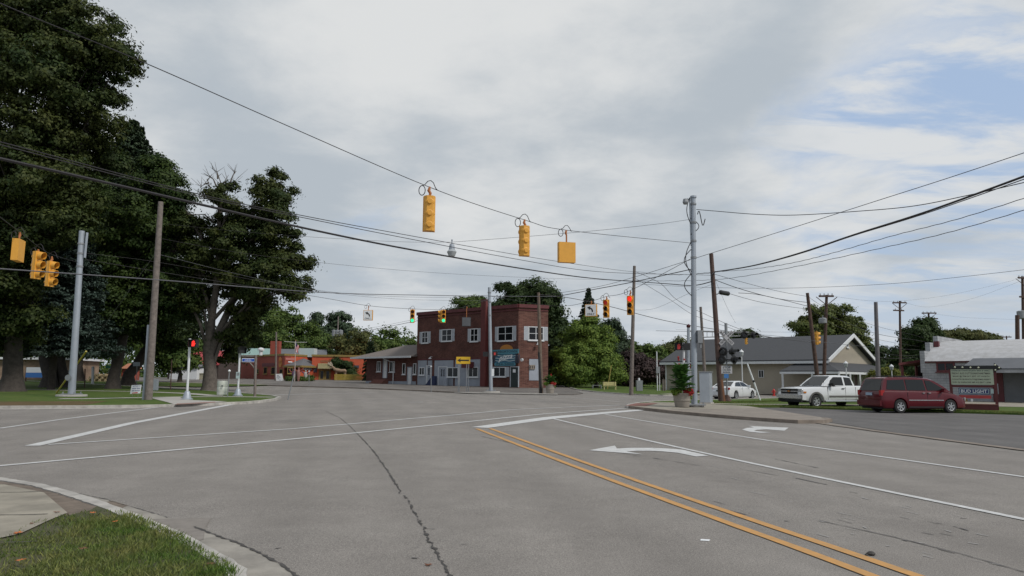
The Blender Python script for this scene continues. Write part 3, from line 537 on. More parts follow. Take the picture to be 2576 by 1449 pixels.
tree('tree', 'yellowish green tree above the left end of the grey roof', GX(1710, 128), [LB(1700, 880, 34, 26, 128), LB(1680, 910, 40, 34, 127), LB(1740, 880, 30, 26, 129), LB(1725, 910, 50, 30, 128)], f_olive, 36000, .42, 1., .3, seed=78)
tree('tree', 'broad maple crown behind the peak of the beige building', GX(2100, 112), [LB(2060, 795, 40, 26, 112), LB(2110, 790, 44, 26, 112), LB(2030, 820, 42, 22, 112), LB(2140, 830, 44, 34, 113), LB(2090, 840, 70, 34, 112), LB(2165, 870, 30, 26, 113), LB(2060, 850, 60, 24, 112)], foliage('pale olive maple leaves', (.07, .105, .025), (.13, .145, .04)), 60000, .34, .8, .4, seed=79, fill=.35, dens=.6)  # lighter, olive-toned leaf colour for this crown
tree('tree', 'low dark tree right of the beige gable behind the metal pole', GX(2210, 108), [LB(2200, 900, 36, 26, 108), LB(2235, 925, 26, 24, 108), LB(2180, 890, 26, 20, 109), LB(2215, 930, 40, 20, 107)], f_dark, 26000, .4, 1., .3, seed=80)
tree('tree', 'tall dark round tree left of the white-roofed garage', GX(2300, 98), [LB(2305, 835, 36, 34, 98), LB(2320, 870, 44, 40, 99), LB(2280, 900, 30, 36, 98), LB(2330, 830, 28, 24, 99), LB(2300, 930, 44, 26, 98)], f_dark, 50000, .36, .9, .35, seed=81)
tree('tree', 'low olive tree line showing above the white arched roof', GX(2430, 125), [LB(2395, 850, 36, 18, 125), LB(2440, 845, 34, 18, 125), LB(2480, 855, 30, 14, 126), LB(2370, 870, 34, 20, 124), LB(2450, 875, 70, 22, 125)], f_olive, 36000, .42, .9, .3, seed=82)
tree('tree', 'dark clump of treetop above the grey roof by the crossing signal', GX(1868, 122), [LB(1850, 850, 22, 16, 122), LB(1885, 845, 18, 14, 122), LB(1868, 870, 36, 16, 123), LB(1915, 860, 14, 10, 122)], f_dark, 16000, .4, .9, .3, seed=83)
tree('shrub', 'small yellow-green shrub between the beige building and the metal pole', GX(2228, 72), [LB(2225, 938, 26, 12, 72), LB(2205, 945, 18, 10, 72), LB(2250, 948, 22, 10, 72)], f_yel, 12000, .18, .5, .08, cat='shrub', seed=84, trunk_top=.9)
# far woods
P = []; Q = []; r = np.random.default_rng(90); lob = []
for k in range(120):
    th = math.radians(-46+92*k/119); Yd = r.uniform(168, 215); x = math.tan(th)*Yd; hgt = r.uniform(6, 9.5)+ (3.5 if k < 50 else 0); z0 = ter(x, Yd)
    lob.append((x, Yd, z0+hgt*.55, r.uniform(4, 6.5), 4, hgt*.55)); lob.append((x+r.uniform(-3, 3), Yd-4, z0+1.8, 5., 3, 2.6))
P, Q = crown_points(lob, 110000, 91, 1.5, .35); w = empty('far_woods'); o = leaf_mesh('far_woods', f_far, w, P, Q, .8, seed=92); o.parent = None; bpy.data.objects.remove(w)
tag(o, 'hazy line of far-off woods behind the buildings', 'woods', kind='stuff')
# climbing vine and bushes at the orange building are built with it
# --- foreground grass
def inpoly(x, y, pl):
    c = False; j = len(pl)-1
    for i in range(len(pl)):
        if (pl[i][1] > y) != (pl[j][1] > y) and x < (pl[j][0]-pl[i][0])*(y-pl[i][1])/(pl[j][1]-pl[i][1])+pl[i][0]: c = not c
        j = i
    return c
gpoly = [(-4.72, 8.25)]+[(p[0]-.03, p[1]-.03) for p in ko[3:]]+[(-1.68, 4.5), (-1.36, 3.2), (-1.0, 1.5), (-9.6, 1.2), (-5.02, 6.1), (-4.76, 6.85), (-4.9, 7.5)]
r = random.Random(5); vs = []; fs = []
rn = lambda x, y: math.sin(x*2.1+y*1.3)+math.sin(x*3.7-y*2.9+1)*.6+math.sin(x*.9+y*4.1)*.4
cnt = 0
while cnt < 85000:
    x = r.uniform(-8, -1.2); y = 2.2+6.*r.random()**1.0
    if not inpoly(x, y, gpoly): continue
    ed = min(math.hypot(x-a, y-b_) for a, b_ in [(-4.55, 8.1), (-4.85, 7.3), (-4.9, 6.4)]); k = 1 if ed > .5 or r.random() < ed*1.4 else 0
    if not k or (rn(x*1.3, y*1.2) < -1.1 and r.random() < .7): continue
    hh = r.uniform(.018, .055)*(1.1+.25*rn(x, y)); a = r.uniform(0, 6.28); w = .0034+y*.0004; dx, dy = math.cos(a)*w, math.sin(a)*w; lx, ly = r.gauss(0, .5)*hh, r.gauss(0, .5)*hh; i = len(vs)
    vs += [(x-dx, y-dy, .09), (x+dx, y+dy, .09), (x+lx*.5+dx*.6, y+ly*.5+dy*.6, .09+hh*.6), (x+lx, y+ly, .09+hh)]; fs += [(i, i+1, i+2, i+3)]; cnt += 1
m_blade = mat('grass blades', (.075, .145, .022), .6, col2=(.19, .19, .065), scale=1.6, island=.45, transl=.3, spec=.3, detail=6)
mb = MB(); mb.v = vs; mb.f = fs; o = mb.build('grass', m_blade, fix=False); tag(o, 'short green grass in the near left corner beside the kerb', 'grass', kind='stuff')
drape([(p[0], p[1]) for p in gpoly], .100, 'turf', mat('turf soil', (.035, .04, .014), .95, .3, 6., col2=(.075, .07, .03)), 1.)
# rough fringe of grass at the park and right verge edges
def fringe(pl, n, name, label, seed, hgt=.07):
    r = random.Random(seed); vs = []; fs = []; pl = resample(pl, .3)
    for _ in range(n):
        p = r.choice(pl); x, y = p[0]+r.gauss(0, .35), p[1]+r.gauss(0, .35); z = ter(x, y)+.09; h = r.uniform(.4, 1)*hgt; a = r.uniform(0, 6.28); w = .012; i = len(vs); dx, dy = math.cos(a)*w, math.sin(a)*w
        vs += [(x-dx, y-dy, z), (x+dx, y+dy, z), (x+r.gauss(0, .02), y+r.gauss(0, .02), z+h)]; fs.append((i, i+1, i+2))
    mb = MB(); mb.v = vs; mb.f = fs; tag(mb.build(name, m_blade, fix=False), label, 'grass', kind='stuff')
fringe([(13.6, 41.2), (15.5, 41.8), (19.4, 39.0), (24.7, 35.5), (34, 29.8)], 16000, 'grass', 'bright grass strip behind the parked truck and minivan', 2, .10)
fringe([(12.0, 44.0), (17, 49), (20, 52)], 8000, 'grass', 'bright grass around the leaning pole and crossing signal base', 3, .10)
# fallen leaves
m_leafo = mat('fallen orange leaf', (.40, .12, .03), .8, .3, 30.); m_leafb = mat('fallen brown leaf', (.15, .06, .03), .8, .3, 30.)
def fleaf(x, y, z, s, m, lab, seed):
    r = random.Random(seed); mb = MB(); pts = []
    for k in range(14):
        a = 6.283*k/14+r.uniform(-.1, .1); q = s*(.5 if k % 2 else 1)*r.uniform(.75, 1.1); pts.append((x+math.cos(a)*q, y+math.sin(a)*q, z+.006+q*q/s*.35*r.random()))
    mb.v = [(x, y, z+.012)]+pts; mb.f = [(0, i+1, (i+1) % 14+1) for i in range(14)]; o = mb.build('fallen_leaf', m, origin=(x, y, z)); tag(o, lab, 'leaf', 'fallen leaves near the corner')
for k, (u, v, s, m, lab) in enumerate([(45, 1342, .05, m_leafo, 'bright orange leaf lying on the near sidewalk slab'), (50, 1424, .045, m_leafo, 'orange leaf in the grass at the bottom left corner'), (208, 1394, .04, m_leafb, 'brown leaf in the middle of the near grass'), (232, 1301, .04, m_leafo, 'orange leaf in the grass closest to the sidewalk end'), (288, 1324, .035, m_leafo, 'small orange leaf in the grass near the kerb'), (1077, 1423, .04, m_leafb, 'red brown leaf on the road beside the long crack'), (143, 1290, .04, m_leafb, 'brown leaf at the sidewalk edge by bare soil'), (80, 1318, .03, m_leafb, 'tiny brown leaf on the middle of the sidewalk slab'), (530, 1420, .04, m_leafb, 'dark brown leaf lying against the near kerb'), (300, 1284, .045, m_leafo, 'orange leaf lying in the gutter debris')]):
    z0 = .0 if u in (1077, 300) else .112; x, y = GP(u, v, z0); fleaf(x, y, ter(x, y)+z0+(.04 if u in (50, 208, 232, 288) else 0), s, m, lab, k)
x, y = GP(1773, 1360); mb = MB(); mb.prism([(x-.05, y-.02, .006), (x+.03, y-.04, .006), (x+.06, y+.02, .006), (x-.03, y+.04, .006)], (0, 0, .004)); tag(mb.build('paper_scrap', m_signw, origin=(x, y, 0)), 'small white scrap of paper lying on the near asphalt lane', 'litter')
x, y = GP(2192, 1397); mb = MB(); mb.lathe([(.0, 0), (.035, .008), (.04, .02), (.02, .035), (0, .04)], (x, y, 0), 7); mb.lathe([(.0, 0), (.02, .01), (0, .03)], (x-.06, y-.03, 0), 6); tag(mb.build('debris', m_crack, origin=(x, y, 0)), 'small dark lump of debris beside the yellow lines', 'debris')
# ================================================================ FACADES
class Fac:
    def __init__(s, A, B, z0=None):
        s.A = Vector((A[0], A[1], 0)); s.e = (Vector((B[0], B[1], 0))-s.A); s.len = s.e.length; s.e.normalize()
        s.n = Vector((s.e.y, -s.e.x, 0)); s.z0 = z0 if z0 is not None else ter(*A[:2])
    def P(s, a, z, o=0.): return s.A+s.e*a+s.n*o+Vector((0, 0, s.z0+z))
    def uv(s, u, v):
        d = ray(u, v); c = Vector((0, 0, H)); k = (s.A-c).dot(s.n)/d.dot(s.n); p = c+d*k; return (p-s.A).dot(s.e), p.z-s.z0
    def box(s, mb, a0, a1, z0, z1, o0, o1): return mb.obox(s.P(a0, z0, o0), s.e*(a1-a0), s.n*(o1-o0), (0, 0, z1-z0))
    def poly(s, mb, pts, o0, o1): return mb.prism([s.P(a, z, o0) for a, z in pts], s.n*(o1-o0))
    def rect(s, r):
        (a0, z1), (a1, z0) = s.uv(r[0], r[1]), s.uv(r[2], r[3]); return min(a0, a1), max(a0, a1), min(z0, z1), max(z0, z1)
def window(root, f, r, nx=2, ny=1, fm=None, fw=.09, sill=True, proud=.06, px=True, shut=0., sm=None, o=0.):
    a0, a1, z0, z1 = f.rect(r) if px else r; fm = fm or m_whitep; mb = MB()
    for q in ((a0, a0+fw, z0, z1), (a1-fw, a1, z0, z1), (a0+fw, a1-fw, z0, z0+fw), (a0+fw, a1-fw, z1-fw, z1)): f.box(mb, *q, o+.003, o+proud)
    for k in range(1, nx): c = a0+(a1-a0)*k/nx; f.box(mb, c-fw*.4, c+fw*.4, z0+fw, z1-fw, o+.003, o+proud-.01)
    for k in range(1, ny): c = z0+(z1-z0)*k/ny; f.box(mb, a0+fw, a1-fw, c-.025, c+.025, o+.003, o+proud-.02)
    w = mb.build('window', fm, root); mb = MB(); f.box(mb, a0+fw*.6, a1-fw*.6, z0+fw*.6, z1-fw*.6, o+.004, o+.022); mb.build('pane', m_glass, w)
    if sill: mb = MB(); f.box(mb, a0-.08, a1+.08, z0-.09, z0-.001, o+.003, o+proud+.07); mb.build('sill', fm, w)
    if shut:
        for q in ((a0-shut-.02, a0-.02), (a1+.02, a1+shut+.02)):
            mb = MB(); f.box(mb, *q, z0, z1, o+.003, o+.035)
            k = z0+.08
            while k < z1-.08: f.box(mb, q[0]+.05, q[1]-.05, k, k+.04, o+.036, o+.05); k += .10
            mb.build('shutter', sm or m_shut, w)
    return w
def door(root, f, r, m, name='door', glass=None, frame=None, px=True, knob=True):
    a0, a1, z0, z1 = f.rect(r) if px else r; z0 = max(z0, .0); mb = MB(); f.box(mb, a0, a1, z0, z1, .003, .04); d = mb.build(name, m, root)
    mb = MB(); fm = frame or m_whitep
    for q in ((a0-.1, a0-.002, z0, z1+.1), (a1+.002, a1+.1, z0, z1+.1), (a0-.002, a1+.002, z1+.002, z1+.1)): f.box(mb, *q, .002, .09)
    mb.build('frame', fm, d)
    if glass:
        for g in glass: mb = MB(); w, h = a1-a0, z1-z0; f.box(mb, a0+w*g[0], a0+w*g[1], z0+h*g[2], z0+h*g[3], .041, .05); mb.build('pane', m_glass, d)
    if knob: mb = MB(); mb.lathe([(.001, 0), (.035, .02), (.03, .06), (0, .07)], (0, 0, 0), 8); p = f.P(a1-.12, z0+.95, .05); mb.v = [(p.x+x*f.e.x-y*0+z*f.n.x, p.y+x*f.e.y+z*f.n.y, p.z+y) for x, y, z in mb.v]; mb.build('handle', m_chrome, d)
    return d
m_shut = mat('grey white shutters', (.42, .44, .47), .6, .06, 3.)
m_brick = brickmat('red brown brick', (.075, .028, .022), (.13, .050, .038), (.12, .085, .075), 1.)
m_brick2 = brickmat('speckled brick', (.085, .032, .026), (.155, .068, .052), (.15, .11, .09), 1.)
m_maroon = mat('maroon paint', (.105, .020, .022), .6, .15, 2.)
m_blue = mat('pale blue paint', (.30, .325, .37), .65, .10, 1.5)
# --- brick pizzeria
A, B, Cc = (-11.8, 89.), (.74, 78.), (4.05, 79.2); z0 = ter(-2, 83)+.02
f1 = Fac(A, B, z0); f2 = Fac(B, Cc, z0); r_ = empty('brick_building', f1.P(0, 0)); tag(r_, 'two-storey dark brick corner building with white shutters and a pizza sign', 'building')
roofz = lambda f, u, v: f.uv(u, v)[1]
zt1 = roofz(f1, 1305, 768); L1 = f1.len; L2 = f2.len; back = Vector((.2, 13, 0)); bp = [Vector((*A, 0)), Vector((*B, 0)), Vector((*Cc, 0)), Vector((*Cc, 0))+back*.9, Vector((*A, 0))+back]
mb = MB(); mb.prism([(p.x, p.y, z0-.6) for p in bp], (0, 0, zt1+.35)); mb.build('wall', m_brick, r_)
mb = MB(); f2.box(mb, 0, L2, -.5, zt1-.26, .001, .012); mb.build('facet_wall', m_brick2, r_)
mb = MB(); f1.box(mb, -.08, L1+.02, zt1-.24, zt1+.14, -.1, .16); f2.box(mb, .02, L2+.05, zt1-.24, zt1+.14, -.1, .16); f1.box(mb, 0, L1, zt1-.55, zt1-.45, .002, .08); f2.box(mb, 0, L2, zt1-.55, zt1-.45, .012, .08); mb.build('cornice', m_maroon, r_)
mb = MB(); cen = sum((p for p in bp), Vector())/5
mb.prism([(cen.x+(p.x-cen.x)*.98, cen.y+(p.y-cen.y)*.98, z0+zt1-.22) for p in bp], (0, 0, .12)); mb.build('roof', m_lot, r_)
a = f1.uv(1217, 800)[0]; a2 = f1.uv(1229, 800)[0]; zc = f1.uv(1217, 757)[1]; mb = MB(); f1.box(mb, a, a2, .05, zc, .02, .5); f1.box(mb, a-.06, a2+.06, zc, zc+.12, .0, .55); ch = mb.build('chimney', mat('red painted brick', (.11, .022, .020), .7, .15, 3.), r_)
for k, q in enumerate([(1062, 835, 1077, 863), (1112, 829, 1137, 858), (1184, 827, 1203, 859), (1253, 822, 1291, 857)]): window(r_, f1, q, 2, 2, shut=.42)
window(r_, f2, (1329, 821, 1367, 857), 2, 2, shut=.5)
mb = MB()
for u0, u1, v0, v1 in [(1052, 1073, 907, 969), (1077, 1086, 907, 970), (1094, 1140, 907, 972), (1146, 1222, 905, 972)]:
    a0, a1, zz0, zz1 = f1.rect((u0, v0, u1, v1)); f1.box(mb, a0, a1, max(zz0, .04), zz1, .004, .05); mb.build('panelling', m_blue, r_); mb = MB()
q = f2.rect((1331, 903, 1355, 957)); f2.box(mb, *q[:2], q[2], q[3], .014, .05); pn = mb.build('panelling', m_blue, r_)
mb = MB(); q = f2.rect((1329, 901.5, 1356, 903)); f2.box(mb, *q, .013, .07); mb.build('trim', m_maroon, r_); mb = MB(); a0, a1, _, zz = f1.rect((1052, 903.5, 1222, 905.5)); f1.box(mb, a0, a1, zz-.12, zz, .003, .07); mb.build('trim', m_maroon, r_)
for q, nx in [((1056, 924, 1069, 944), 2), ((1127, 924, 1154, 949), 2), ((1177, 923, 1204, 949), 2), ((1243, 923, 1273, 948), 2)]: window(r_, f1, q, nx, 1, o=.048, proud=.07, shut=(.5 if q[0] == 1243 else 0))
door(r_, f1, (1075, 921, 1083, 966), m_whitep, glass=[(.2, .8, .5, .9)]); door(r_, f1, (1105, 924, 1124, 970), m_whitep, glass=[(.25, .45, .5, .9), (.55, .75, .5, .9)])
door(r_, f1, (1286, 924, 1304, 974), mat('dark green door', (.018, .03, .03), .4), frame=m_shut); q = f1.rect((1291, 929, 1298, 937)); mb = MB(); f1.box(mb, *q, .05, .06); mb.build('notice', m_signw, r_)
q = f2.rect((1331.5, 918, 1345, 929)); mb = MB(); f2.box(mb, *q, .05, .16); ac = mb.build('vent_box', mat('tan metal', (.25, .21, .17), .6), r_); mb = MB()
for k in range(3): w = (q[1]-q[0])/3; f2.box(mb, q[0]+w*k+.06, q[0]+w*k+w-.06, q[2]+.08, q[3]-.08, .161, .17)
mb.build('grille', m_blacks, ac)
for f, u, v in ((f1, 1088, 903), (f2, 1350, 868)):
    a, z = f.uv(u, v); mb = MB(); p = f.P(a, z, .4); mb.tube([f.P(a, z+.25, .02), f.P(a, z+.3, .25), p+Vector((0, 0, .18))], .025, 6); mb.lathe([(.2, 0), (.17, .1), (.06, .16), (.03, .22)], tuple(p), 12); mb.build('wall_lamp', m_whitep, r_)
q = f1.rect((1176, 911, 1193, 926)); mb = MB(); f1.box(mb, *q, .06, 1.0); mb.build('satellite_box', m_maroon, r_)
# pizza sign (hangs on the wall: a thing of its own)
a0, a1, zb, zt = f1.rect((1240, 868, 1311, 921)); w = a1-a0; h = zt-zb
sg = tag(empty('pizza_sign', f1.P((a0+a1)/2, (zb+zt)/2, .1)), 'blue carved wooden pizza sign with orange rising sun on the brick wall', 'sign')
m_teal = mat('sign teal', (.07, .22, .28), .5, .08, 3.); m_navy = mat('sign deep blue', (.025, .10, .17), .5, .1, 3.); m_sun = mat('sign orange', (.42, .17, .03), .5); m_pale = mat('sign pale wave', (.42, .52, .52), .5); m_post = mat('sign dark posts', (.05, .05, .07), .6); m_navl = mat('sign lettering dark', (.02, .04, .06), .6)
AX = lambda x: a0+w*x; ZX = lambda y: zb+h*y
mb = MB(); f1.poly(mb, [(AX(.5+.23*math.cos(t)), ZX(.74+.26*math.sin(t))) for t in np.linspace(0, math.pi, 18)], .05, .10); mb.build('sun_panel', m_sun, sg)
mb = MB(); f1.poly(mb, [(AX(.0), ZX(.76)), (AX(.02), ZX(.60)), (AX(.25), ZX(.555)), (AX(.5), ZX(.54)), (AX(.75), ZX(.55)), (AX(.94), ZX(.58)), (AX(.95), ZX(.78)), (AX(.7), ZX(.775)), (AX(.4), ZX(.775))], .11, .18); mb.build('name_panel', m_teal, sg)
mb = MB(); f1.poly(mb, [(AX(.08), ZX(.16)), (AX(.88), ZX(.16)), (AX(.9), ZX(.5)), (AX(.75), ZX(.56)), (AX(.5), ZX(.58)), (AX(.25), ZX(.56)), (AX(.08), ZX(.5))], .05, .12); mb.build('wave_panel', m_navy, sg)
mb = MB()
for k, y in enumerate((.50, .38, .27)):
    T = [(AX(.12+.74*i/12), ZX(y+.018*math.sin(i*1.1+k))) for i in range(13)]; f1.poly(mb, T+[(p[0], p[1]-h*.035) for p in reversed(T)], .121, .135)
mb.build('wave', m_pale, sg)
mb = MB(); f1.poly(mb, [(AX(.12), ZX(.02)), (AX(.82), ZX(.02)), (AX(.85), ZX(.10)), (AX(.82), ZX(.17)), (AX(.12), ZX(.17)), (AX(.09), ZX(.1))], .12, .18); mb.build('phone_panel', m_teal, sg)
for x in (-.02, .04, .09, .84, .89, .95):
    mb = MB(); mb.tube([f1.P(AX(x), ZX(.14), .16), f1.P(AX(x+.02), ZX(.52), .16)], .07, 8); mb.build('piling', m_post, sg)
for x in (-.04, 1.05): mb = MB(); f1.poly(mb, [(AX(x)+.17*math.cos(t), ZX(.28)+.17*math.sin(t)) for t in np.linspace(0, 6.283, 17)[:-1]], .05, .2); mb.build('lamp', m_whitep, sg)
text('HARBORTOWN', 'lettering', m_navl, sg, f1.P(AX(.48), ZX(.675), .183), f1.e, (0, 0, 1), h*.105, w*.82)
text('pizza', 'lettering', m_signw, sg, f1.P(AX(.48), ZX(.38), .14), f1.e+Vector((0, 0, .16)), (0, 0, 1), h*.30, w*.5, shear=.35)
text('724-5000', 'lettering', m_navl, sg, f1.P(AX(.47), ZX(.095), .183), f1.e, (0, 0, 1), h*.095, w*.62)
# items in front of the brick wall
a, z = f1.uv(1176, 960)
mb = MB(); p = f1.P(f1.uv(1129, 968)[0], 0, .5); mb.lathe([(.28, 0), (.3, .5), (.27, .95), (.0, 1.05)], tuple(p), 12); tag(mb.build('trash_bin', m_blue, origin=p, smooth=True), 'grey-blue barrel bin against the brick building beside the white door', 'bin')
mb = MB(); p = f1.P(f1.uv(1090, 968)[0], 0, .5); mb.prism([(p.x-.7, p.y, p.z), (p.x+.55, p.y-.4, p.z), (p.x+.55, p.y-.4, p.z+1.2), (p.x+.2, p.y-.3, p.z+1.2)], (.25, .3, 0)); tag(mb.build('covered_cart', mat('navy tarp', (.03, .04, .09), .8, .2, 6.), origin=p), 'dark blue slanted tarp-covered cart between the two white doors', 'cart')
# --- annex with hip roof
fa = Fac((-19.35, 95.6), (-11.85, 89.05), z0); an = tag(empty('annex_building', fa.P(0, 0)), 'low brick annex with white eaves and grey hip roof left of the brick building', 'building')
La = fa.len; ev = fa.uv(1000, 898)[1]; bk = -fa.n*8.
mb = MB(); mb.prism([fa.P(0, .55), fa.P(La, .55), fa.P(La, .55)+bk, fa.P(0, .55)+bk], (0, 0, ev-.56)); mb.build('wall', m_brick, an)
mb = MB(); mb.prism([fa.P(-.02, -.6, .03), fa.P(La, -.6, .03), fa.P(La, -.6)+bk, fa.P(-.02, -.6)+bk], (0, 0, 1.14)); mb.build('foundation', m_blue, an)
mb = MB(); e0, e1 = fa.P(-2.2, ev, 1.0), fa.P(La+.2, ev, 1.0); ee0, ee1 = fa.P(-2.2, ev, -9), fa.P(La+.2, ev, -9); rd = fa.uv(1040, 876)[1]
rp0, rp1 = fa.P(3.2, ev+1.75, -4), fa.P(La-.2, ev+1.75, -4); mb.add([e0, e1, ee1, ee0, rp0, rp1], [(0, 1, 5, 4), (1, 2, 5), (2, 3, 4, 5), (3, 0, 4), (3, 2, 1, 0)]); mb.build('roof', mat('brown grey shingles', (.15, .125, .11), .9, .18, 8.), an)
mb = MB(); fa.box(mb, -2.22, La+.12, ev-.16, ev+.06, .98, 1.08); fa.box(mb, -2.25, -2.15, ev-.16, ev+.06, -9, 1.0); mb.build('eave', m_whitep, an)
for q, nx in [((949, 909, 958, 935), 2), ((981, 909, 993, 936), 2), ((1013, 914, 1020, 942), 1), ((1040, 914, 1047, 942), 1)]: window(an, fa, q, nx)
door(an, fa, (966, 907, 973, 951), m_whitep, frame=m_blue); door(an, fa, (1027, 925, 1035, 967), m_whitep, frame=m_blue)
mb = MB(); a, z = fa.uv(992, 905); mb.tube([fa.P(fa.uv(978, 899)[0], ev-.2, .95), fa.P(a, ev-.75, .12), fa.P(a, .2, .12), fa.P(a-.1, .05, .3)], .06, 8); mb.build('downpipe', m_whitep, an)
mb = MB(); a = fa.uv(966, 955)[0]
for k in range(4): fa.box(mb, a-1.5, a+.9, 0+.19*k, .19*(k+1)-.004, .03, 1.5-.3*k)
mb.build('steps', m_red_pad, an)
# small gabled dark extension wall under the annex right end is plain brick
# --- orange building
m_or = mat('orange red paint', (.46, .085, .035), .75, .12, 1.); m_ord = mat('dull and shaded red paint', (.25, .055, .034), .8, .15, 1.); m_must = mat('mustard trim', (.23, .16, .045), .7, .12, 3.)
zo = ter(-31, 117)+.06
Pc = lambda u, Y: (PT(u, 955, Y).x, Y)
g1 = Fac(Pc(783, 118), Pc(913, 120.), zo); g0 = Fac(Pc(714, 115.5), Pc(783, 122.5), zo); gl = Fac(Pc(604, 128), Pc(714, 115.4), zo)
ob = tag(empty('orange_building', g1.P(0, 0)), 'low orange-red commercial building with mustard trim, porch and moose statue fence', 'building')
zt = g1.uv(800, 895)[1]; bk = Vector((0, 14, 0)); q0, q1 = g1.P(0, -.8), g1.P(g1.len, -.8)
mb = MB(); mb.prism([q0, q1, q1+bk, q0+bk], (0, 0, zt+.8)); mb.build('wall', m_or, ob)
mb = MB(); g1.box(mb, -.08, g1.len+.05, zt-.12, zt+.2, -.3, .12); mb.obox(g1.P(-.12, zt-.12, .1), (0, 4.6, 0), (.1, 0, 0), (0, 0, .32)); mb.build('trim', m_must, ob)
ztl = gl.uv(710, 893)[1]; l0, l1 = gl.P(0, -.8), gl.P(gl.len, -.8)
mb = MB(); mb.prism([l0, l1, g0.P(g0.len, -.8), g0.P(g0.len, -.8)+bk*.5, l0+bk], (0, 0, ztl+.8)); mb.build('side_wall', m_ord, ob)  # wall turned from the sun; its shade is painted in as darker red
mb = MB(); g0.box(mb, .03, g0.len, 0, ztl-.2, .002, .05); mb.build('recess_wall', m_or, ob)
mb = MB(); gl.box(mb, -.08, gl.len+.05, ztl-.12, ztl+.2, -.3, .12); g0.box(mb, .06, g0.len, ztl-.12, ztl+.2, -.3, .12); mb.build('trim', m_must, ob)
def fpx(f, u): return f.uv(u, 940)[0]
d0, d1, _, dz = g1.rect((803, 930, 831, 956)); dz = g1.uv(817, 931)[1]
for k in (0, 1):
    c0 = d0+(d1-d0)*k/2; c1 = c0+(d1-d0)/2; door(ob, g1, (c0+.06, c1-.06, .02, dz), m_must, 'door', [(.22, .78, .12, .9)], m_must, px=False)
mb = MB(); cz0, cz1 = g1.uv(817, 928)[1], g1.uv(817, 914)[1]; ca, cb_ = fpx(g1, 799), fpx(g1, 839)
mb.prism([g1.P(ca, cz0, 1.0), g1.P(ca, cz0+.08, 1.0), g1.P(ca, cz1, .05), g1.P(ca, cz1-.1, .05)], g1.e*(cb_-ca)); mb.build('canopy', mat('weathered wood shakes', (.20, .175, .09), .9, .3, 8.), ob)
q = g1.rect((789, 925, 797, 937)); mb = MB(); g1.box(mb, *q, .003, .06); mb.build('menu_board', m_post, ob)
q = g1.rect((791, 898, 837, 899.5)); mb = MB(); g1.box(mb, *q, .003, .06); q = g1.rect((806, 906, 834, 912)); g1.box(mb, *q, .003, .03); mb.build('sign_panel', mat('faded sign brown', (.25, .09, .04), .8, .3, 5.), ob)
q = g1.rect((890, 919, 903, 926)); mb = MB(); g1.box(mb, *q, .003, .06); mb.build('sign_panel', m_post, ob)
# porch
pz = g0.uv(750, 921)[1]; mb = MB(); e0, e1 = g0.P(-1.2, pz, 4.), g0.P(g0.len+.1, pz, 2.6); i0, i1_ = g0.P(-.3, pz, .0), g0.P(g0.len, pz, .0); ap = g0.P(g0.len*.62, g0.uv(755, 901)[1], .3)
mb.add([e0, e1, i1_, i0, ap], [(0, 1, 4), (1, 2, 4), (2, 3, 4), (3, 0, 4), (3, 2, 1, 0)]); mb.build('porch_roof', mat('grey shingles', (.10, .10, .105), .9, .15, 6.), ob)
mb = MB(); d = (e1-e0); mb.obox(e0-Vector((0, 0, .28)), d, g0.n*.1, (0, 0, .3)); mb.obox(e0-Vector((0, 0, .28)), (i0-e0), (-.1, 0, 0), (0, 0, .3)); mb.build('porch_trim', m_must, ob)
mb = MB(); p0 = e0+(g0.e*.5-g0.n*.5); p1 = e1-g0.n*.5; mb.obox(p0-Vector((0, 0, pz)), (p1-p0), g0.n*-.3, (0, 0, pz-.25)); mb.build('porch_wall', m_or, ob)
fp = Fac(p0, p1, zo)
window(ob, fp, (723, 924, 736, 940), 2, 1, fm=m_must); window(ob, fp, (762, 925, 782, 929), 2, 1, fm=m_whitep)
for q in [(644, 928, 651, 940), (683, 923, 692, 942), (664, 923, 672, 941), (704, 928, 711, 940)]: window(ob, gl, q, 1, 1, fm=m_must)
q = gl.rect((681, 905, 700, 920)); mb = MB()
q = gl.rect((660, 914, 690, 922)); gl.box(mb, *q, .003, .07); mb.build('awning_sign', m_maroon, ob)
q = gl.rect((701, 901, 711, 911)); q2 = gl.rect((701, 911, 711, 921)); m_orb = mat('orange sign face', (.5, .16, .03), .6)
mb = MB(); gl.poly(mb, [((q[0]+q[1])/2+.55*math.cos(t), (q[2]+q[3])/2+.55*math.sin(t)) for t in np.linspace(0, 6.283, 17)[:-1]], .003, .1); mb.build('round_sign', m_orb, ob)
mb = MB(); gl.poly(mb, [((q2[0]+q2[1])/2+.55*math.cos(t), (q2[2]+q2[3])/2+.55*math.sin(t)) for t in np.linspace(0, 6.283, 17)[:-1]], .003, .1); mb.build('round_sign', m_sun, ob)
q = g0.rect((718, 900, 740, 906)); mb = MB(); g0.box(mb, *q, .051, .09); mb.build('sign_panel', mat('faded pink sign', (.45, .16, .14), .6), ob); q = g0.rect((724, 909, 734, 912)); mb = MB(); g0.box(mb, *q, .051, .09); mb.build('sign_panel', m_signw, ob)
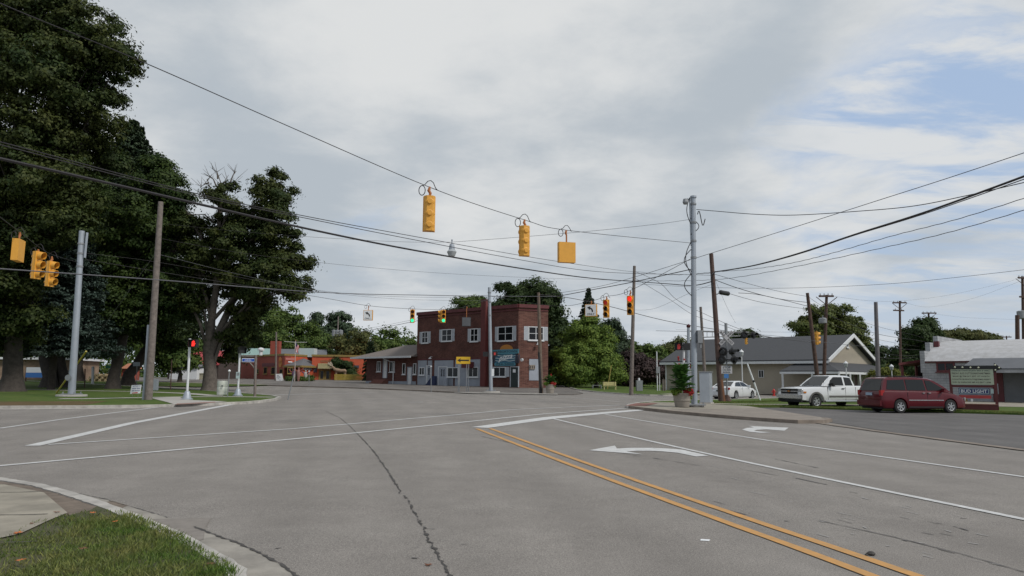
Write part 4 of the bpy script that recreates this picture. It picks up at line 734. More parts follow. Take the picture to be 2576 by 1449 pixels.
# rooftop: rear roofs, chimney, unit, vent
m_gr = mat('grey roof', (.11, .115, .125), .7, .1, 1.); m_gt = mat('green metal roof', (.22, .33, .30), .6, .08, 1.)
def zat(u, v, Y): return PT(u, v, Y)
mb = MB(); a0, a1, a2, a3 = zat(690, 893, 124), zat(822, 893, 126), zat(822, 880, 132), zat(675, 877, 131); mb.prism([a0, a1, a2, a3], (0, .5, -.3)); mb.build('rear_roof', m_gr, ob)
mb = MB(); mb.prism([zat(600, 893, 125), zat(712, 893.5, 122), zat(690, 877, 129), zat(622, 876, 130)], (0, .5, -.3)); mb.build('rear_roof', m_gt, ob)
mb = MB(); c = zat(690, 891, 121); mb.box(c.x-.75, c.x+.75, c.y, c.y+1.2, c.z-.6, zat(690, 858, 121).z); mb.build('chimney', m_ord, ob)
mb = MB(); c = zat(771, 892, 121); cz = zat(771, 876, 121).z; mb.box(c.x-1.3, c.x+1.25, c.y, c.y+2, c.z-.4, cz); mb.build('air_unit', m_pale, ob)
mb = MB(); c = zat(656, 891, 121); mb.lathe([(.3, 0), (.3, .8), (.55, .82), (.55, 1.1), (.2, 1.3)], (c.x, c.y, c.z-.2), 12); mb.build('roof_vent', m_whitep, ob)
mb = MB(); c = zat(743, 892, 121); mb.tube([c-Vector((0, 0, .3)), zat(743, 859, 121)], .07, 6); mb.tube([zat(715, 859, 121), zat(743, 861, 121), zat(772, 861, 121)], .03, 5); mb.build('mast', m_whitep, ob)
# red-roofed house behind forked tree
rh = GX(505, 118); hh = tag(empty('red_roofed_building', rh), 'small building with a red metal roof glimpsed behind the park trees', 'building')
fh = Fac((rh.x-5.5, 118), (rh.x+3.2, 117), rh.z); mb = MB(); mb.prism([fh.P(0, -.3), fh.P(fh.len, -.3), fh.P(fh.len, -.3, -7), fh.P(0, -.3, -7)], (0, 0, 3.2)); mb.build('wall', mat('dark timber', (.06, .045, .04), .8, .2, 3.), hh)
mb = MB(); mb.prism([fh.P(-.5, 2.3, .9), fh.P(-.5, 2.45, .9), fh.P(-.5, 4.8, -2.5), fh.P(-.5, 4.6, -2.5)], fh.e*(fh.len+1)); mb.build('roof', mat('red metal roof', (.33, .04, .045), .6, .15, 3.), hh); window(hh, fh, (1.0, 2.4, 1., 2.2), 3, 1, px=False)
wb = GX(452, 112); w_ = tag(empty('white_shed', wb), 'plain white shed wall beyond the park, left of the red roofed building', 'shed'); mb = MB(); mb.box(wb.x-1.6, wb.x+2.6, 112, 116, wb.z-.3, wb.z+1.9); mb.build('wall', m_whitep, w_); mb = MB(); mb.prism([(wb.x-1.9, 111.7, wb.z+1.91), (wb.x+2.9, 111.7, wb.z+1.91), (wb.x+2.9, 116.3, wb.z+2.4), (wb.x-1.9, 116.3, wb.z+2.4)], (0, 0, .1)); mb.build('roof', m_gr, w_)
p = GX(505, 113.5); mb = MB(); mb.box(p.x-1.5, p.x+1.4, 113, 114, p.z, p.z+.95); mb.box(p.x-1.6, p.x+1.5, 112.9, 114.1, p.z+.95, p.z+1.05); tag(mb.build('planter_box', mat('pale stone', (.3, .28, .2), .8, .1, 3.), origin=p), 'long pale planter box under the red roofed building', 'planter')
# left far: tan brick building
tb = GX(20, 96); t_ = tag(empty('tan_building', tb), 'low tan brick building with white fascia seen through the left park trunks', 'building'); ft_ = Fac((tb.x-14, 97), (tb.x+6, 99.5), tb.z)
mb = MB(); mb.prism([ft_.P(0, -.4), ft_.P(ft_.len, -.4), ft_.P(ft_.len, -.4, -9), ft_.P(0, -.4, -9)], (0, 0, 3.3)); mb.build('wall', brickmat('tan brick', (.22, .15, .10), (.27, .19, .13), (.25, .2, .16)), t_)
mb = MB(); ft_.box(mb, -.5, ft_.len+.5, 2.91, 3.2, -9.5, .6); mb.build('fascia', m_whitep, t_)
p = GX(98, 88, .1); sgn = tag(empty('notice_board', p), 'blue and white banner sign on posts near the tan building', 'sign'); mb = MB(); mb.box(p.x-1.7, p.x+1.7, 88, 88.1, p.z+1.1, p.z+1.75); mb.build('white_panel', m_signw, sgn); mb = MB(); mb.box(p.x-1.7, p.x+1.7, 87.98, 88.1, p.z+.5, p.z+1.09); mb.build('blue_panel', mat('banner blue', (.04, .16, .45), .5), sgn)
mb = MB(); [mb.box(p.x+s-.06, p.x+s+.06, 88.1, 88.2, p.z, p.z+1.8) for s in (-1.75, 1.75)]; mb.build('post', m_woodd, sgn)
# --- beige building
m_beige = mat('beige siding', (.335, .295, .235), .8, .05, 1.); m_shin = mat('charcoal shingles', (.055, .057, .062), .9, .12, 5.)
zb_ = .25; cC = (31.6, 72.); cL = (18.1, 84.); cR = (40.8, 81.); fL = Fac(cL, cC, zb_); fR = Fac(cC, cR, zb_); be = tag(empty('beige_building', fL.P(0, 0)), 'long beige building with charcoal gable roof beyond the parked truck', 'building')
ez = 3.55; pk = Vector(((cC[0]+cR[0])/2, (cC[1]+cR[1])/2, zb_+6.15)); pk2 = pk+Vector((cL[0]-cC[0], cL[1]-cC[1], 0)); bL = Vector((cL[0]+cR[0]-cC[0], cL[1]+cR[1]-cC[1], 0))
mb = MB(); mb.prism([fL.P(0, -.6), fL.P(fL.len, -.6), fR.P(fR.len, -.6), bL+Vector((0, 0, zb_-.6))], (0, 0, ez+.6)); mb.prism([fR.P(0, ez), fR.P(fR.len, ez), pk], -fR.n*fL.len); mb.build('wall', m_beige, be)
mb = MB(); th = Vector((0, 0, .18)); ov = fL.n*.6
o0 = fL.P(-.4, ez-.12)+ov; o1 = fL.P(fL.len+.5, ez-.12)+ov; k0 = pk2-fL.e*.4+Vector((0, 0, .1)); k1 = pk+fL.e*.5+Vector((0, 0, .1)); mb.prism([o0, o1, k1, k0], th)
r0 = fR.P(fR.len, ez-.12, .5)-fL.n*.6; r1 = bL+Vector((0, 0, zb_+ez-.12))-fL.n*.6-fL.e*.4; mb.prism([r0, r1, k0, k1], th); mb.build('roof', m_shin, be)
mb = MB(); mb.obox(o0+fL.n*.002-Vector((0, 0, .22)), o1-o0, fL.n*.12, (0, 0, .26)); up = Vector((0, 0, .3))
for a_, b_ in ((o1, k1), (r0, k1)): mb.prism([a_-Vector((0, 0, .12)), a_+up*.8, b_+up*.9, b_-Vector((0, 0, .12))], fR.n*.12)
mb.obox(fL.P(-.02, 0), fL.e*.15, fL.n*.05, (0, 0, ez-.3)); mb.build('fascia', m_whitep, be)
window(be, fL, (1908, 931, 1922, 950), 2, 1, sill=False, fw=.05)
a, z = fR.uv(2131, 866); window(be, fR, (a-.3, a+.3, z-.35, z+.35), 1, 1, px=False)
# porch along the long side near the corner and round the gable
mb = MB(); hz0 = fL.uv(2010, 940)[1]; a0 = fL.uv(2008, 940)[0]
q0, q1 = fL.P(a0-1.2, 2.35, 1.8), fL.P(fL.len+1.8, 2.35, 1.8); mb.prism([q0, q1, fL.P(fL.len, 3.25, .02), fL.P(a0, 3.25, .02)], (0, 0, .12)); q2 = fR.P(fR.len, 2.35, 1.8); mb.prism([q1, q2, fR.P(fR.len, 3.25, .02), fR.P(0, 3.25, .02)], (0, 0, .12)); mb.build('porch_roof', m_shin, be)
mb = MB(); mb.obox(q0-Vector((0, 0, .2)), q1-q0, fL.n*.08, (0, 0, .22)); mb.obox(q1-Vector((0, 0, .2)), q2-q1, fR.n*.08, (0, 0, .22)); mb.build('porch_trim', m_whitep, be)
for p in (q0+fL.e*.25, q0+fL.e*3.2, q1, q1+fR.e*2.8, q1+fR.e*5.4, q1+fR.e*8.2): mb = MB(); mb.box(p.x-.08, p.x+.08, p.y-.08, p.y+.08, zb_-.1, p.z-.2); mb.build('porch_post', m_whitep, be)
for a in (2.2, 4.6): window(be, fR, (a, a+1.4, .5, 2.2), 2, 1, px=False)
door(be, fR, (7.2, 8.2, .05, 2.15), m_maroon, px=False)
# --- grey block garage with arched roof
m_porch_shade = mat('dark porch shade', (.035, .025, .025), .8)
zg = ter(36, 58)+.05; G0 = (PT(2322, 960, 58).x, 58.); fg = Fac(G0, (G0[0]+.707, 58-.707), zg); ga = tag(empty('garage_building', fg.P(0, 0)), 'grey block garage with arched whitish roof and maroon trim behind the letter board sign', 'building')
m_block = brickmat('grey painted block', (.31, .315, .325), (.35, .355, .365), (.22, .22, .23), 2.); m_patchy = mat('patchy white roofing', (.44, .44, .45), .8, scale=2.2, col2=(.33, .325, .32), detail=9)
ge = fg.uv(2400, 905)[1]; mb = MB(); mb.prism([fg.P(0, -.4), fg.P(22, -.4), fg.P(22, -.4, -16), fg.P(0, -.4, -16)], (0, 0, ge+.4)); mb.build('wall', m_block, ga)
arc = [(.25-16.5*q, ge-.1+1.95*(1-(2*q-1)**2)**.8) for q in np.linspace(0, 1, 17)]
mb = MB(); mb.prism([fg.P(.25, z, o) for o, z in arc], fg.e*21.7); mb.build('roof', m_patchy, ga)
mb = MB(); mb.prism([fg.P(-.1, z, o) for o, z in ((.03, ge-1), (.03, ge+.75), (-1.6, ge+.75), (-1.6, ge+1.5), (-4, ge+1.5), (-4, ge+2.15), (-12, ge+2.15), (-12, ge+1.3), (-16, ge+1.3), (-16, ge-1))], fg.e*.35); mb.build('parapet', m_block, ga)
mb = MB(); fg.box(mb, .26, 22, ge-.22, ge-.05, .01, .14); mb.build('eave', m_maroon, ga)
a = fg.uv(2329, 866)[0]; mb = MB(); fg.box(mb, a-.1, a+.25, ge+.6, fg.uv(2329, 855)[1], -3, -2.6); mb.build('chimney', m_maroon, ga)
window(ga, fg, (2355, 911, 2403, 935), 2, 1, fm=m_maroon, fw=.12)
q = fg.rect((2434, 905, 2600, 930)); mb = MB(); mb.prism([fg.P(q[0]+.4, q[3], .15), fg.P(q[0], q[2], 2.2), fg.P(q[0], q[2]+.08, 2.2), fg.P(q[0]+.4, q[3]+.1, .15)], fg.e*9); mb.build('awning', m_gr, ga)
mb = MB(); fg.box(mb, q[0]+.2, q[0]+9, q[2]-.25, q[2]-.02, 2.1, 2.2); mb.build('awning_fascia', m_block, ga)
q = fg.rect((2524, 934, 2650, 1011)); mb = MB(); fg.box(mb, q[0], q[1], .02, q[3], .003, .05)
for k in range(1, 5): fg.box(mb, q[0], q[1], .5*k, .5*k+.05, .051, .07)
mb.build('garage_door', mat('dull grey door', (.15, .155, .16), .7, .08, 2.), ga)
mb = MB(); fg.box(mb, q[0]-.75, q[0]-.05, 0, q[3]+.1, .003, .12); mb.build('trim', m_maroon, ga)
h0 = PT(2262, 919, 60).z; mb = MB(); mb.prism([(32.5, 60, h0), (35.2, 60, h0+.42), (35.2, 60, h0+.62), (32.5, 60, h0+.2)], (3.2, 3.2, 0)); mb.build('porch_roof', m_maroon, ga)
for x, y in ((32.8, 60.15), (35.6, 63.0)): mb = MB(); mb.box(x, x+.16, y, y+.16, zg-.2, h0+.05); mb.build('porch_post', m_maroon, ga)
mb = MB(); mb.prism([(35.9, 63.4, zg-.2), (38.4, 63.4, zg-.2), (38.4, 63.4, h0+.3), (35.9, 63.4, h0)], (0, .2, 0)); mb.build('porch_wall', m_porch_shade, ga)  # dark panel painted as the shaded interior under the lean-to roof
# --- letter board sign
zs = ter(24, 38.5)+.08; fs_ = Fac(Pc(2386, 39.4), Pc(2508, 38.2), zs); ls = tag(empty('letter_board_sign', fs_.P(0, 0)), 'maroon roadside letter board with black bulb arrow and beer banner', 'sign')
m_board = mat('board cream green', (.42, .46, .34), .5, .05, 4.); m_lett = mat('board lettering', (.05, .03, .03), .6)
for u in (2391, 2503): a = fs_.uv(u, 950)[0]; mb = MB(); fs_.box(mb, a-.07, a+.07, 0, fs_.uv(u, 925)[1], -.1, .06); mb.build('post', m_maroon, ls)
q = fs_.rect((2391, 929, 2501, 968)); mb = MB(); fs_.box(mb, *q, -.02, .09); bd = mb.build('letter_board', m_board, ls); w = q[1]-q[0]; hh = q[3]-q[2]
for k, (s, wf, m) in enumerate([('HARBORTOWN SPORTS BAR & GRILL', .9, m_navl), ('FRIDAY AUG 31ST DONNYHARTMAN', .9, m_lett), ('BAND @ 7PM SAT SEPT 1ST NORTH', .86, m_lett), ('COUNTRYBURNOUTS@7PMSUNSEPT', .92, m_lett), ('2ND DJ KARAOKE MR KG ENT 12PM', .9, m_lett)]):
    text(s, 'lettering', m, bd, fs_.P(q[0]+w*.475, q[3]-hh*(.095, .27, .47, .67, .865)[k], .092), fs_.e, (0, 0, 1), hh*(.08 if k == 0 else .125), w*wf, ext=.004)
q2 = fs_.rect((2386, 920, 2502, 928.5)); mb = MB(); fs_.box(mb, *q2, -.02, .12); b0 = fs_.uv(2500, 913); b1 = fs_.uv(2521, 927); b2 = fs_.uv(2500, 936); fs_.poly(mb, [(b0[0], b0[1]), (b1[0], b1[1]), (b2[0], b2[1])], -.015, .125); ar = mb.build('arrow_board', m_blacks, ls)
for u, v in ((2402, 924), (2421, 924.3), (2441, 924.6), (2461, 924.9), (2503, 918.5), (2513, 925), (2504, 931)): a, z = fs_.uv(u, v); mb = MB(); p = fs_.P(a, z, .16); mb.lathe([(0, -.05), (.04, -.03), (.05, 0), (.04, .03), (0, .05)], tuple(p), 8); mb.build('bulb', mat('bulb glass', (.55, .55, .42), .2), ar)
q = fs_.rect((2392, 968.3, 2501, 975)); mb = MB(); fs_.box(mb, *q, -.02, .05); mb.build('crossbar', m_maroon, ls)
q = fs_.rect((2411, 975.5, 2490, 993)); mb = MB(); fs_.box(mb, *q, .0, .03); bn = mb.build('banner', mat('banner navy', (.02, .03, .13), .5), ls); mb = MB(); e = .035
for r4 in ((q[0]+e, q[1]-e, q[2]+e, q[2]+e+.025), (q[0]+e, q[1]-e, q[3]-e-.025, q[3]-e), (q[0]+e, q[0]+e+.025, q[2]+e+.026, q[3]-e-.026), (q[1]-e-.025, q[1]-e, q[2]+e+.026, q[3]-e-.026)): fs_.box(mb, *r4, .031, .036)
mb.build('border', m_pale, bn); text('BUD LIGHT', 'lettering', m_signw, bn, fs_.P((q[0]+q[1])/2, (q[2]+q[3])/2, .033), fs_.e, (0, 0, 1), (q[3]-q[2])*.5, (q[1]-q[0])*.84)
q = fs_.rect((2412, 993.5, 2494, 1003)); mb = MB(); fs_.box(mb, *q, .0, .03); mb.build('red_banner', mat('banner red', (.42, .05, .05), .5, .1, 5.), ls)
q = fs_.rect((2492, 978, 2500, 990)); mb = MB(); fs_.box(mb, *q, .0, .03); mb.build('small_sign', m_pale, ls)
a0, a1 = fs_.uv(2386, 1000)[0], fs_.uv(2508, 1000)[0]; mb = MB(); fs_.box(mb, a0, a1, 0, .28, -.25, .35); mb.build('planter_base', m_maroon, ls); mb = MB(); fs_.box(mb, a0, a1, .285, .33, -.28, .38); mb.build('rim', m_red_pad, ls)
for u in (2421, 2431, 2445): a = fs_.uv(u, 1006)[0]; mb = MB(); fs_.box(mb, a-.05, a+.05, fs_.uv(u, 1010)[1], fs_.uv(u, 1003.5)[1], 0, .02); mb.build('tag_card', m_must if u != 2445 else m_signw, ls)
q = fs_.rect((2507, 965, 2514, 992)); mb = MB(); fs_.box(mb, *q, -.9, -.86); mb.build('side_notice', m_blue, ls)
# ================================================================ POLES AND MASTS
def pole(name, label, bu, tpx, Y, r0, r1, m, cat, zoff=.1, n=12, top_Y=None, group=None):
    b = GX(bu, Y, zoff); tp = PT(*tpx, top_Y or Y); t = tag(empty(name, b), label, cat, group); mb = MB(); mb.tube([b-Vector((0, 0, .3)), b.lerp(tp, .5), tp], [r0, (r0+r1)/2, r1], n); mb.build('shaft', m, t, smooth=True); return t, b, tp
def bands(t, b, tp, fr, r, m=m_galvd):
    for f in fr: p = b.lerp(tp, f); mb = MB(); mb.lathe([(r, -.06), (r+.03, -.05), (r+.03, .05), (r, .06)], tuple(p), 12); mb.build('band', m, t)
def mast_base(t, b, r, slab=None):
    mb = MB(); mb.box(b.x-r*1.9, b.x+r*1.9, b.y-r*1.9, b.y+r*1.9, b.z+.1, b.z+.16); mb.build('base_plate', m_galvd, t)
    for sx_ in (-1, 1):
        for sy in (-1, 1): mb = MB(); mb.tube([(b.x+sx_*r*1.5, b.y+sy*r*1.5, b.z+.02), (b.x+sx_*r*1.5, b.y+sy*r*1.5, b.z+.27)], .035, 6); mb.build('bolt', m_galvd, t)
    mb = MB(); w = slab or r*2.6; mb.lathe([(w, -.25), (w, .06), (w*.97, .1)], tuple(b), 20); mb.build('footing', m_conc2, t)
lm, lmb, lmt = pole('signal_mast', 'thick steel signal mast on a concrete footing in front of the left park trees', 180, (206, 581), 41.2, .20, .15, m_galv, 'mast'); mast_base(lm, lmb, .21, .8); bands(lm, lmb, lmt, (.78, .86, .92), .155)
mb = MB(); p = lmt; mb.tube([p+Vector((.3, 0, -1.6)), p+Vector((.32, 0, -.1))], .07, 8); mb.build('conduit', m_galv, lm); mb = MB(); p = lmb.lerp(lmt, .11); mb.lathe([(.17, -.3), (.15, -.24)], (p.x-.1, p.y, p.z), 12, 'y'); mb.build('handhole_cover', m_galvd, lm)
mm, mmb, mmt = pole('signal_mast', 'steel signal mast on the far kerb in front of the brick building', 1235.5, (1231, 723), 60.5, .16, .12, m_galv, 'mast'); mast_base(mm, mmb, .21, .75); bands(mm, mmb, mmt, (.73, .86, .95), .125)
rm, rmb, rmt = pole('signal_mast', 'tall steel signal mast behind the flower pot on the right corner', 1746.5, (1744, 493), 37, .165, .12, m_galv, 'mast'); mast_base(rm, rmb, .25, .42); bands(rm, rmb, rmt, (.70, .78, .87, .96), .13); bands(rm, rmb, rmt, (.995,), .14, m_galv)
mb = MB(); mb.tube([rmt+Vector((-.19, 0, -.1)), rmt+Vector((-.17, 0, -2.7))], .045, 8); mb.tube([rmt+Vector((-.14, 0, -.25)), rmt+Vector((-.3, 0, -.15)), rmt+Vector((-.45, 0, -.3))], .05, 6); mb.build('conduit', m_galv, rm)
mb = MB(); mb.lathe([(0, .22), (.12, .18), (.16, .0), (.12, -.1), (0, -.12)], tuple(rmt+Vector((-.42, 0, -.35))), 10); mb.build('camera', m_galvd, rm)
mb = MB(); p = rmt
for k, (z0_, ln, w) in enumerate([(-.1, 1.4, .18), (-2.5, 1.8, .3), (-2.9, 1.2, .38), (-1.2, .9, -.45), (-4.2, 1.2, .4)]):
    mb.tube([p+Vector((-.2-w*math.sin(t), -.05, z0_-ln*(t/3.14))) for t in np.linspace(0, 3.14, 9)], .022, 5)
mb.tube([p+Vector((.2+.05*i, 0, -1.0+.3*math.sin(i*.9)-.06*i)) for i in range(9)], .025, 5); mb.build('drip_loop', m_cable, rm)
for z_, w_ in ((846, .24),): c = PT(1758, z_, 36.9); mb = MB(); mb.box(c.x-.1, c.x+.14, c.y-.2, c.y+.05, c.z-.35, c.z+.3); mb.box(c.x+.02, c.x+.1, c.y-.15, c.y, c.z-.6, c.z-.352); mb.build('junction_box', m_galvd, rm)
c = PT(1757, 983, 36.9); mb = MB(); mb.lathe([(.05, -.06), (.07, 0), (0, .05)], tuple(c), 8); mb.build('push_button', m_dredl, rm)
# out-of-frame mast that carries the near span wires
nm, nmb, nmt = pole('signal_mast', 'near steel mast just outside the left picture edge', -230, (-190, -130), 12.3, .24, .18, m_galv, 'mast')
P1, p1b, p1t = pole('utility_pole', 'weathered wooden pole leaning right at the park corner beside the lawn sign', 373, (404.5, 508), 37.2, .20, .13, m_wood, 'utility pole')
mb = MB(); p = p1b.lerp(p1t, .0); mb.tube([p+Vector((-.26, .05, 0)), p1b.lerp(p1t, .37)+Vector((-.24, .05, 0))], .09, 8); mb.build('conduit', m_galv, P1)
P2, p2b, p2t = pole('utility_pole', 'straight grey wooden pole at the far kerb right of the yellow bench', 1587.5, (1596, 669), 63.5, .19, .13, m_wood, 'utility pole')
P3, p3b, p3t = pole('utility_pole', 'reddish wooden pole leaning left in front of the white sedan', 1815, (1789, 638), 47.5, .20, .14, m_woodd if False else mat('reddish pole wood', (.095, .06, .05), .95, .3, 5., bump=.3), 'utility pole')
mb = MB(); q = PT(1790, 690, 47.5); mb.tube([PT(1800, 683, 47.4), PT(1791, 690, 47.3), PT(1789, 700, 47.3), PT(1792, 720, 47.3), PT(1794, 733, 47.3)], .045, 6); mb.build('cable_sleeve', m_cable, P3)
P4, p4b, p4t = pole('utility_pole', 'grey wooden pole behind the big steel mast and control cabinet', 1776, (1762.5, 772), 66, .17, .12, m_wood, 'utility pole')
P5, p5b, p5t = pole('utility_pole', 'dark pole leaning left just behind the white pickup cab', 2063, (2031, 737), 60, .19, .13, m_woodd, 'utility pole')
P6, p6b, p6t = pole('utility_pole', 'dark pole with crossarm and grey transformer crossing behind the pickup', 2071, (2079.5, 742), 64, .18, .12, m_woodd, 'utility pole')
P7, p7b, p7t = pole('utility_pole', 'metal-clad pole above the minivan roof', 2211, (2203, 760), 58, .19, .14, mat('dark grey pole', (.12, .11, .115), .7, .2, 3.), 'utility pole')
P8, p8b, p8t = pole('utility_pole', 'dark pole with two crossarms in front of the tall round tree', 2266, (2263.5, 757), 92, .18, .12, m_woodd, 'utility pole')
P9, p9b, p9t = pole('utility_pole', 'far brown pole with two crossarms left of the arched garage roof', 2338, (2336, 786), 100, .18, .12, m_woodd, 'utility pole')
P10, p10b, p10t = pole('utility_pole', 'dark pole with transformer at the far right picture edge', 2578, (2572, 695), 78, .2, .13, m_woodd, 'utility pole')
P14, _, _ = pole('utility_pole', 'short thick pole stub rising behind the arched garage roof', 2561, (2559, 793), 76, .22, .2, m_woodd, 'utility pole')
P15, p15b, p15t = pole('utility_pole', 'tiny distant pole with crossarm over the garage roof', 2532, (2532, 845), 120, .15, .1, m_woodd, 'utility pole')
P11, p11b, p11t = pole('utility_pole', 'brown wooden pole leaning left in front of the speckled brick corner', 1361.5, (1354.5, 736), 60, .19, .12, mat('tan pole wood', (.14, .105, .08), .95, .3, 5., bump=.3), 'utility pole')
mb = MB(); mb.tube([p11b+Vector((-.02, -.16, 0)), p11b.lerp(p11t, .4)+Vector((-.1, -.12, 0))], .1, 8); mb.build('cable_guard', m_blacks, P11)
P12, p12b, p12t = pole('utility_pole', 'plain wooden pole beside the white sandwich board at the orange building', 693.5, (695, 835), 107, .17, .12, m_wood, 'utility pole')
P13, p13b, p13t = pole('utility_pole', 'distant pole with three transformers behind the orange building', 846, (851, 796), 134, .17, .12, m_wood, 'utility pole')
def arm(t, u0, u1, v, Y, drop=0, brace=True, b=None, ins=4):
    A_, B_ = PT(u0, v, Y-.2), PT(u1, v+drop, Y-.2); mb = MB(); mb.obox(A_, B_-A_, (0, .14, 0), (0, 0, .16)); a_ = mb.build('crossarm', m_woodd, t)
    for k in range(ins): p = A_.lerp(B_, (k+.35)/(ins-.3)); mb = MB(); mb.tube([p+Vector((0, .07, .16)), p+Vector((0, .07, .34))], [.06, .035], 6); mb.build('insulator', m_galvd, a_)
    if brace: c = A_.lerp(B_, .5); mb = MB(); [mb.tube([c+Vector((s*.95, 0, 0)), c+Vector((0, .05, -.75))], .035, 4) for s in (-1, 1)]; mb.build('brace', m_woodd, t)
arm(P6, 2061, 2098, 747, 64); arm(P8, 2246, 2281, 763, 92); arm(P8, 2248, 2275, 782, 92, 1, False, ins=2); arm(P9, 2320, 2356, 789, 100); arm(P9, 2322, 2360, 803, 100, 0, False, ins=2); arm(P10, 2562, 2592, 700, 78, 2); arm(P10, 2566, 2590, 748, 78, 3, False, ins=2); arm(P15, 2519, 2545, 849, 120, 0, False, ins=2)
def can(t, u, v0, v1, w, Y):
    a_, b_ = PT(u, v0, Y), PT(u, v1, Y); mb = MB(); mb.lathe([(.02, a_.z-b_.z), (w*.7, a_.z-b_.z-.03), (w, a_.z-b_.z-.1), (w, .05), (w*.8, 0)], tuple(b_), 12); mb.tube([(a_.x, a_.y, a_.z), (a_.x, a_.y, a_.z+.2)], .04, 6); mb.build('transformer', m_galvd, t, smooth=True)
can(P6, 2070, 799, 814, .34, 63.7); can(P10, 2570, 781, 802, .42, 77.6); [can(P13, u, 830, 846, .42, 133.6) for u in (840, 848.5, 857)]
# lamps and signals on poles
def ped(label, bu, Y, tv, box, hand=None, face=0., zoff=.1, shroud=True, sign=False, name='pedestrian_signal'):
    b = GX(bu, Y, zoff); tp = PT(bu+ (tv[1] if isinstance(tv, tuple) else 0), tv[0] if isinstance(tv, tuple) else tv, Y); t = tag(empty(name, b), label, 'pedestrian signal')
    mb = MB(); mb.tube([b, b.lerp(tp, .5), tp], .062, 10); mb.build('pole', m_whitep if shroud else m_galv, t, smooth=True)
    mb = MB(); mb.lathe([(.30, 0), (.30, .05), (.22, .08), (.17, .3), (.12, .42), (.08, .45)], tuple(b), 16); mb.build('base', m_galv, t, smooth=True)
    u0, v0, u1, v1 = box; c = PT((u0+u1)/2, (v0+v1)/2, Y-.15); w = .40; h = .40; M = Matrix.Rotation(face, 3, 'Z')
    def X(mb): mb.v = [tuple(M @ Vector(p)+c) for p in mb.v]; return mb
    mb = MB(); mb.box(-w/2, w/2, -.08, .12, -h/2, h/2); mb.box(-w/2-.015, w/2+.015, -.25, -.08, h/2-.02, h/2+.0); mb.box(-w/2-.015, -w/2, -.25, -.08, -h/2, h/2-.021); mb.box(w/2, w/2+.015, -.25, -.08, -h/2, h/2-.021); hd = X(mb).build('signal_head', m_black, t)
    mb = MB(); mb.tube([c, tp+Vector((0, 0, -.15))], .03, 6); mb.build('bracket', m_black, t)
    if hand:
        mb = MB(); mb.box(-.075, .075, -.105, -.09, -.15, .02)
        for k, hh in enumerate((.08, .12, .13, .11)): mb.box(-.075+.04*k, -.045+.04*k, -.105, -.09, .021, .02+hh)
        mb.prism([(.076, -.105, -.08), (.125, -.105, .0), (.10, -.105, .02), (.076, -.105, -.03)], (0, .015, 0)); X(mb).build('hand_symbol', hand, hd)
    if sign: p = b.lerp(tp, sign); mb = MB(); mb.box(p.x-.12, p.x+.12, p.y-.14, p.y-.12, p.z-.2, p.z+.2); pl = mb.build('button_plate', m_pale, t); mb = MB(); mb.box(p.x-.08, p.x+.08, p.y-.145, p.y-.141, p.z-.02, p.z+.15); mb.build('instructions', m_galvd, pl)
    return t
ped('white pedestrian signal pole with lit red hand standing on the park sidewalk', 470, 37.8, (852, 8), (476, 852, 500, 876), m_red, 0)
ped('white pedestrian signal pole with dark head beside the blue street sign', 598, 44.5, (873, 6), (598, 871, 618, 891), None, .7, sign=.42)
ped('pedestrian signal with double heads and dim red hand behind the flower pot', 1720, 40, (862, 0), (1697, 862, 1718, 882), m_redd, -.25)
t = [o for o in bpy.data.objects if o.name.startswith('pedestrian_signal')][-1]; c = PT(1727, 872, 40); mb = MB(); mb.box(c.x-.2, c.x+.18, c.y-.1, c.y+.1, c.z-.2, c.z+.2); mb.build('signal_head', m_black, t)
ped('far pedestrian signal with red hand seen low between flower pot and mast', 1738, 62, (913, 0), (1729, 914, 1739, 927), m_redd, 0)
c = PT(1218, 891, 60); mb = MB(); mb.box(-.2, .2, -.12, .1, -.2, .2); mb.v = [tuple(Vector(p)+Vector((c.x+.1, c.y, c.z))) for p in mb.v]; hd = mb.build('pedestrian_head', m_black, mm)
c = PT(1245, 890, 59.9); mb = MB(); mb.box(c.x-.22, c.x+.22, c.y-.12, c.y+.1, c.z-.2, c.z+.2); hd = mb.build('pedestrian_head', m_black, mm); mb = MB(); mb.box(c.x-.08, c.x+.06, c.y-.14, c.y-.125, c.z-.11, c.z+.10); mb.build('hand_symbol', m_redd, hd)
c = PT(1240, 937, 60.3); mb = MB(); mb.box(c.x-.1, c.x+.1, c.y-.26, c.y-.24, c.z-.3, c.z+.3); mb.build('button_plate', m_signw, mm)
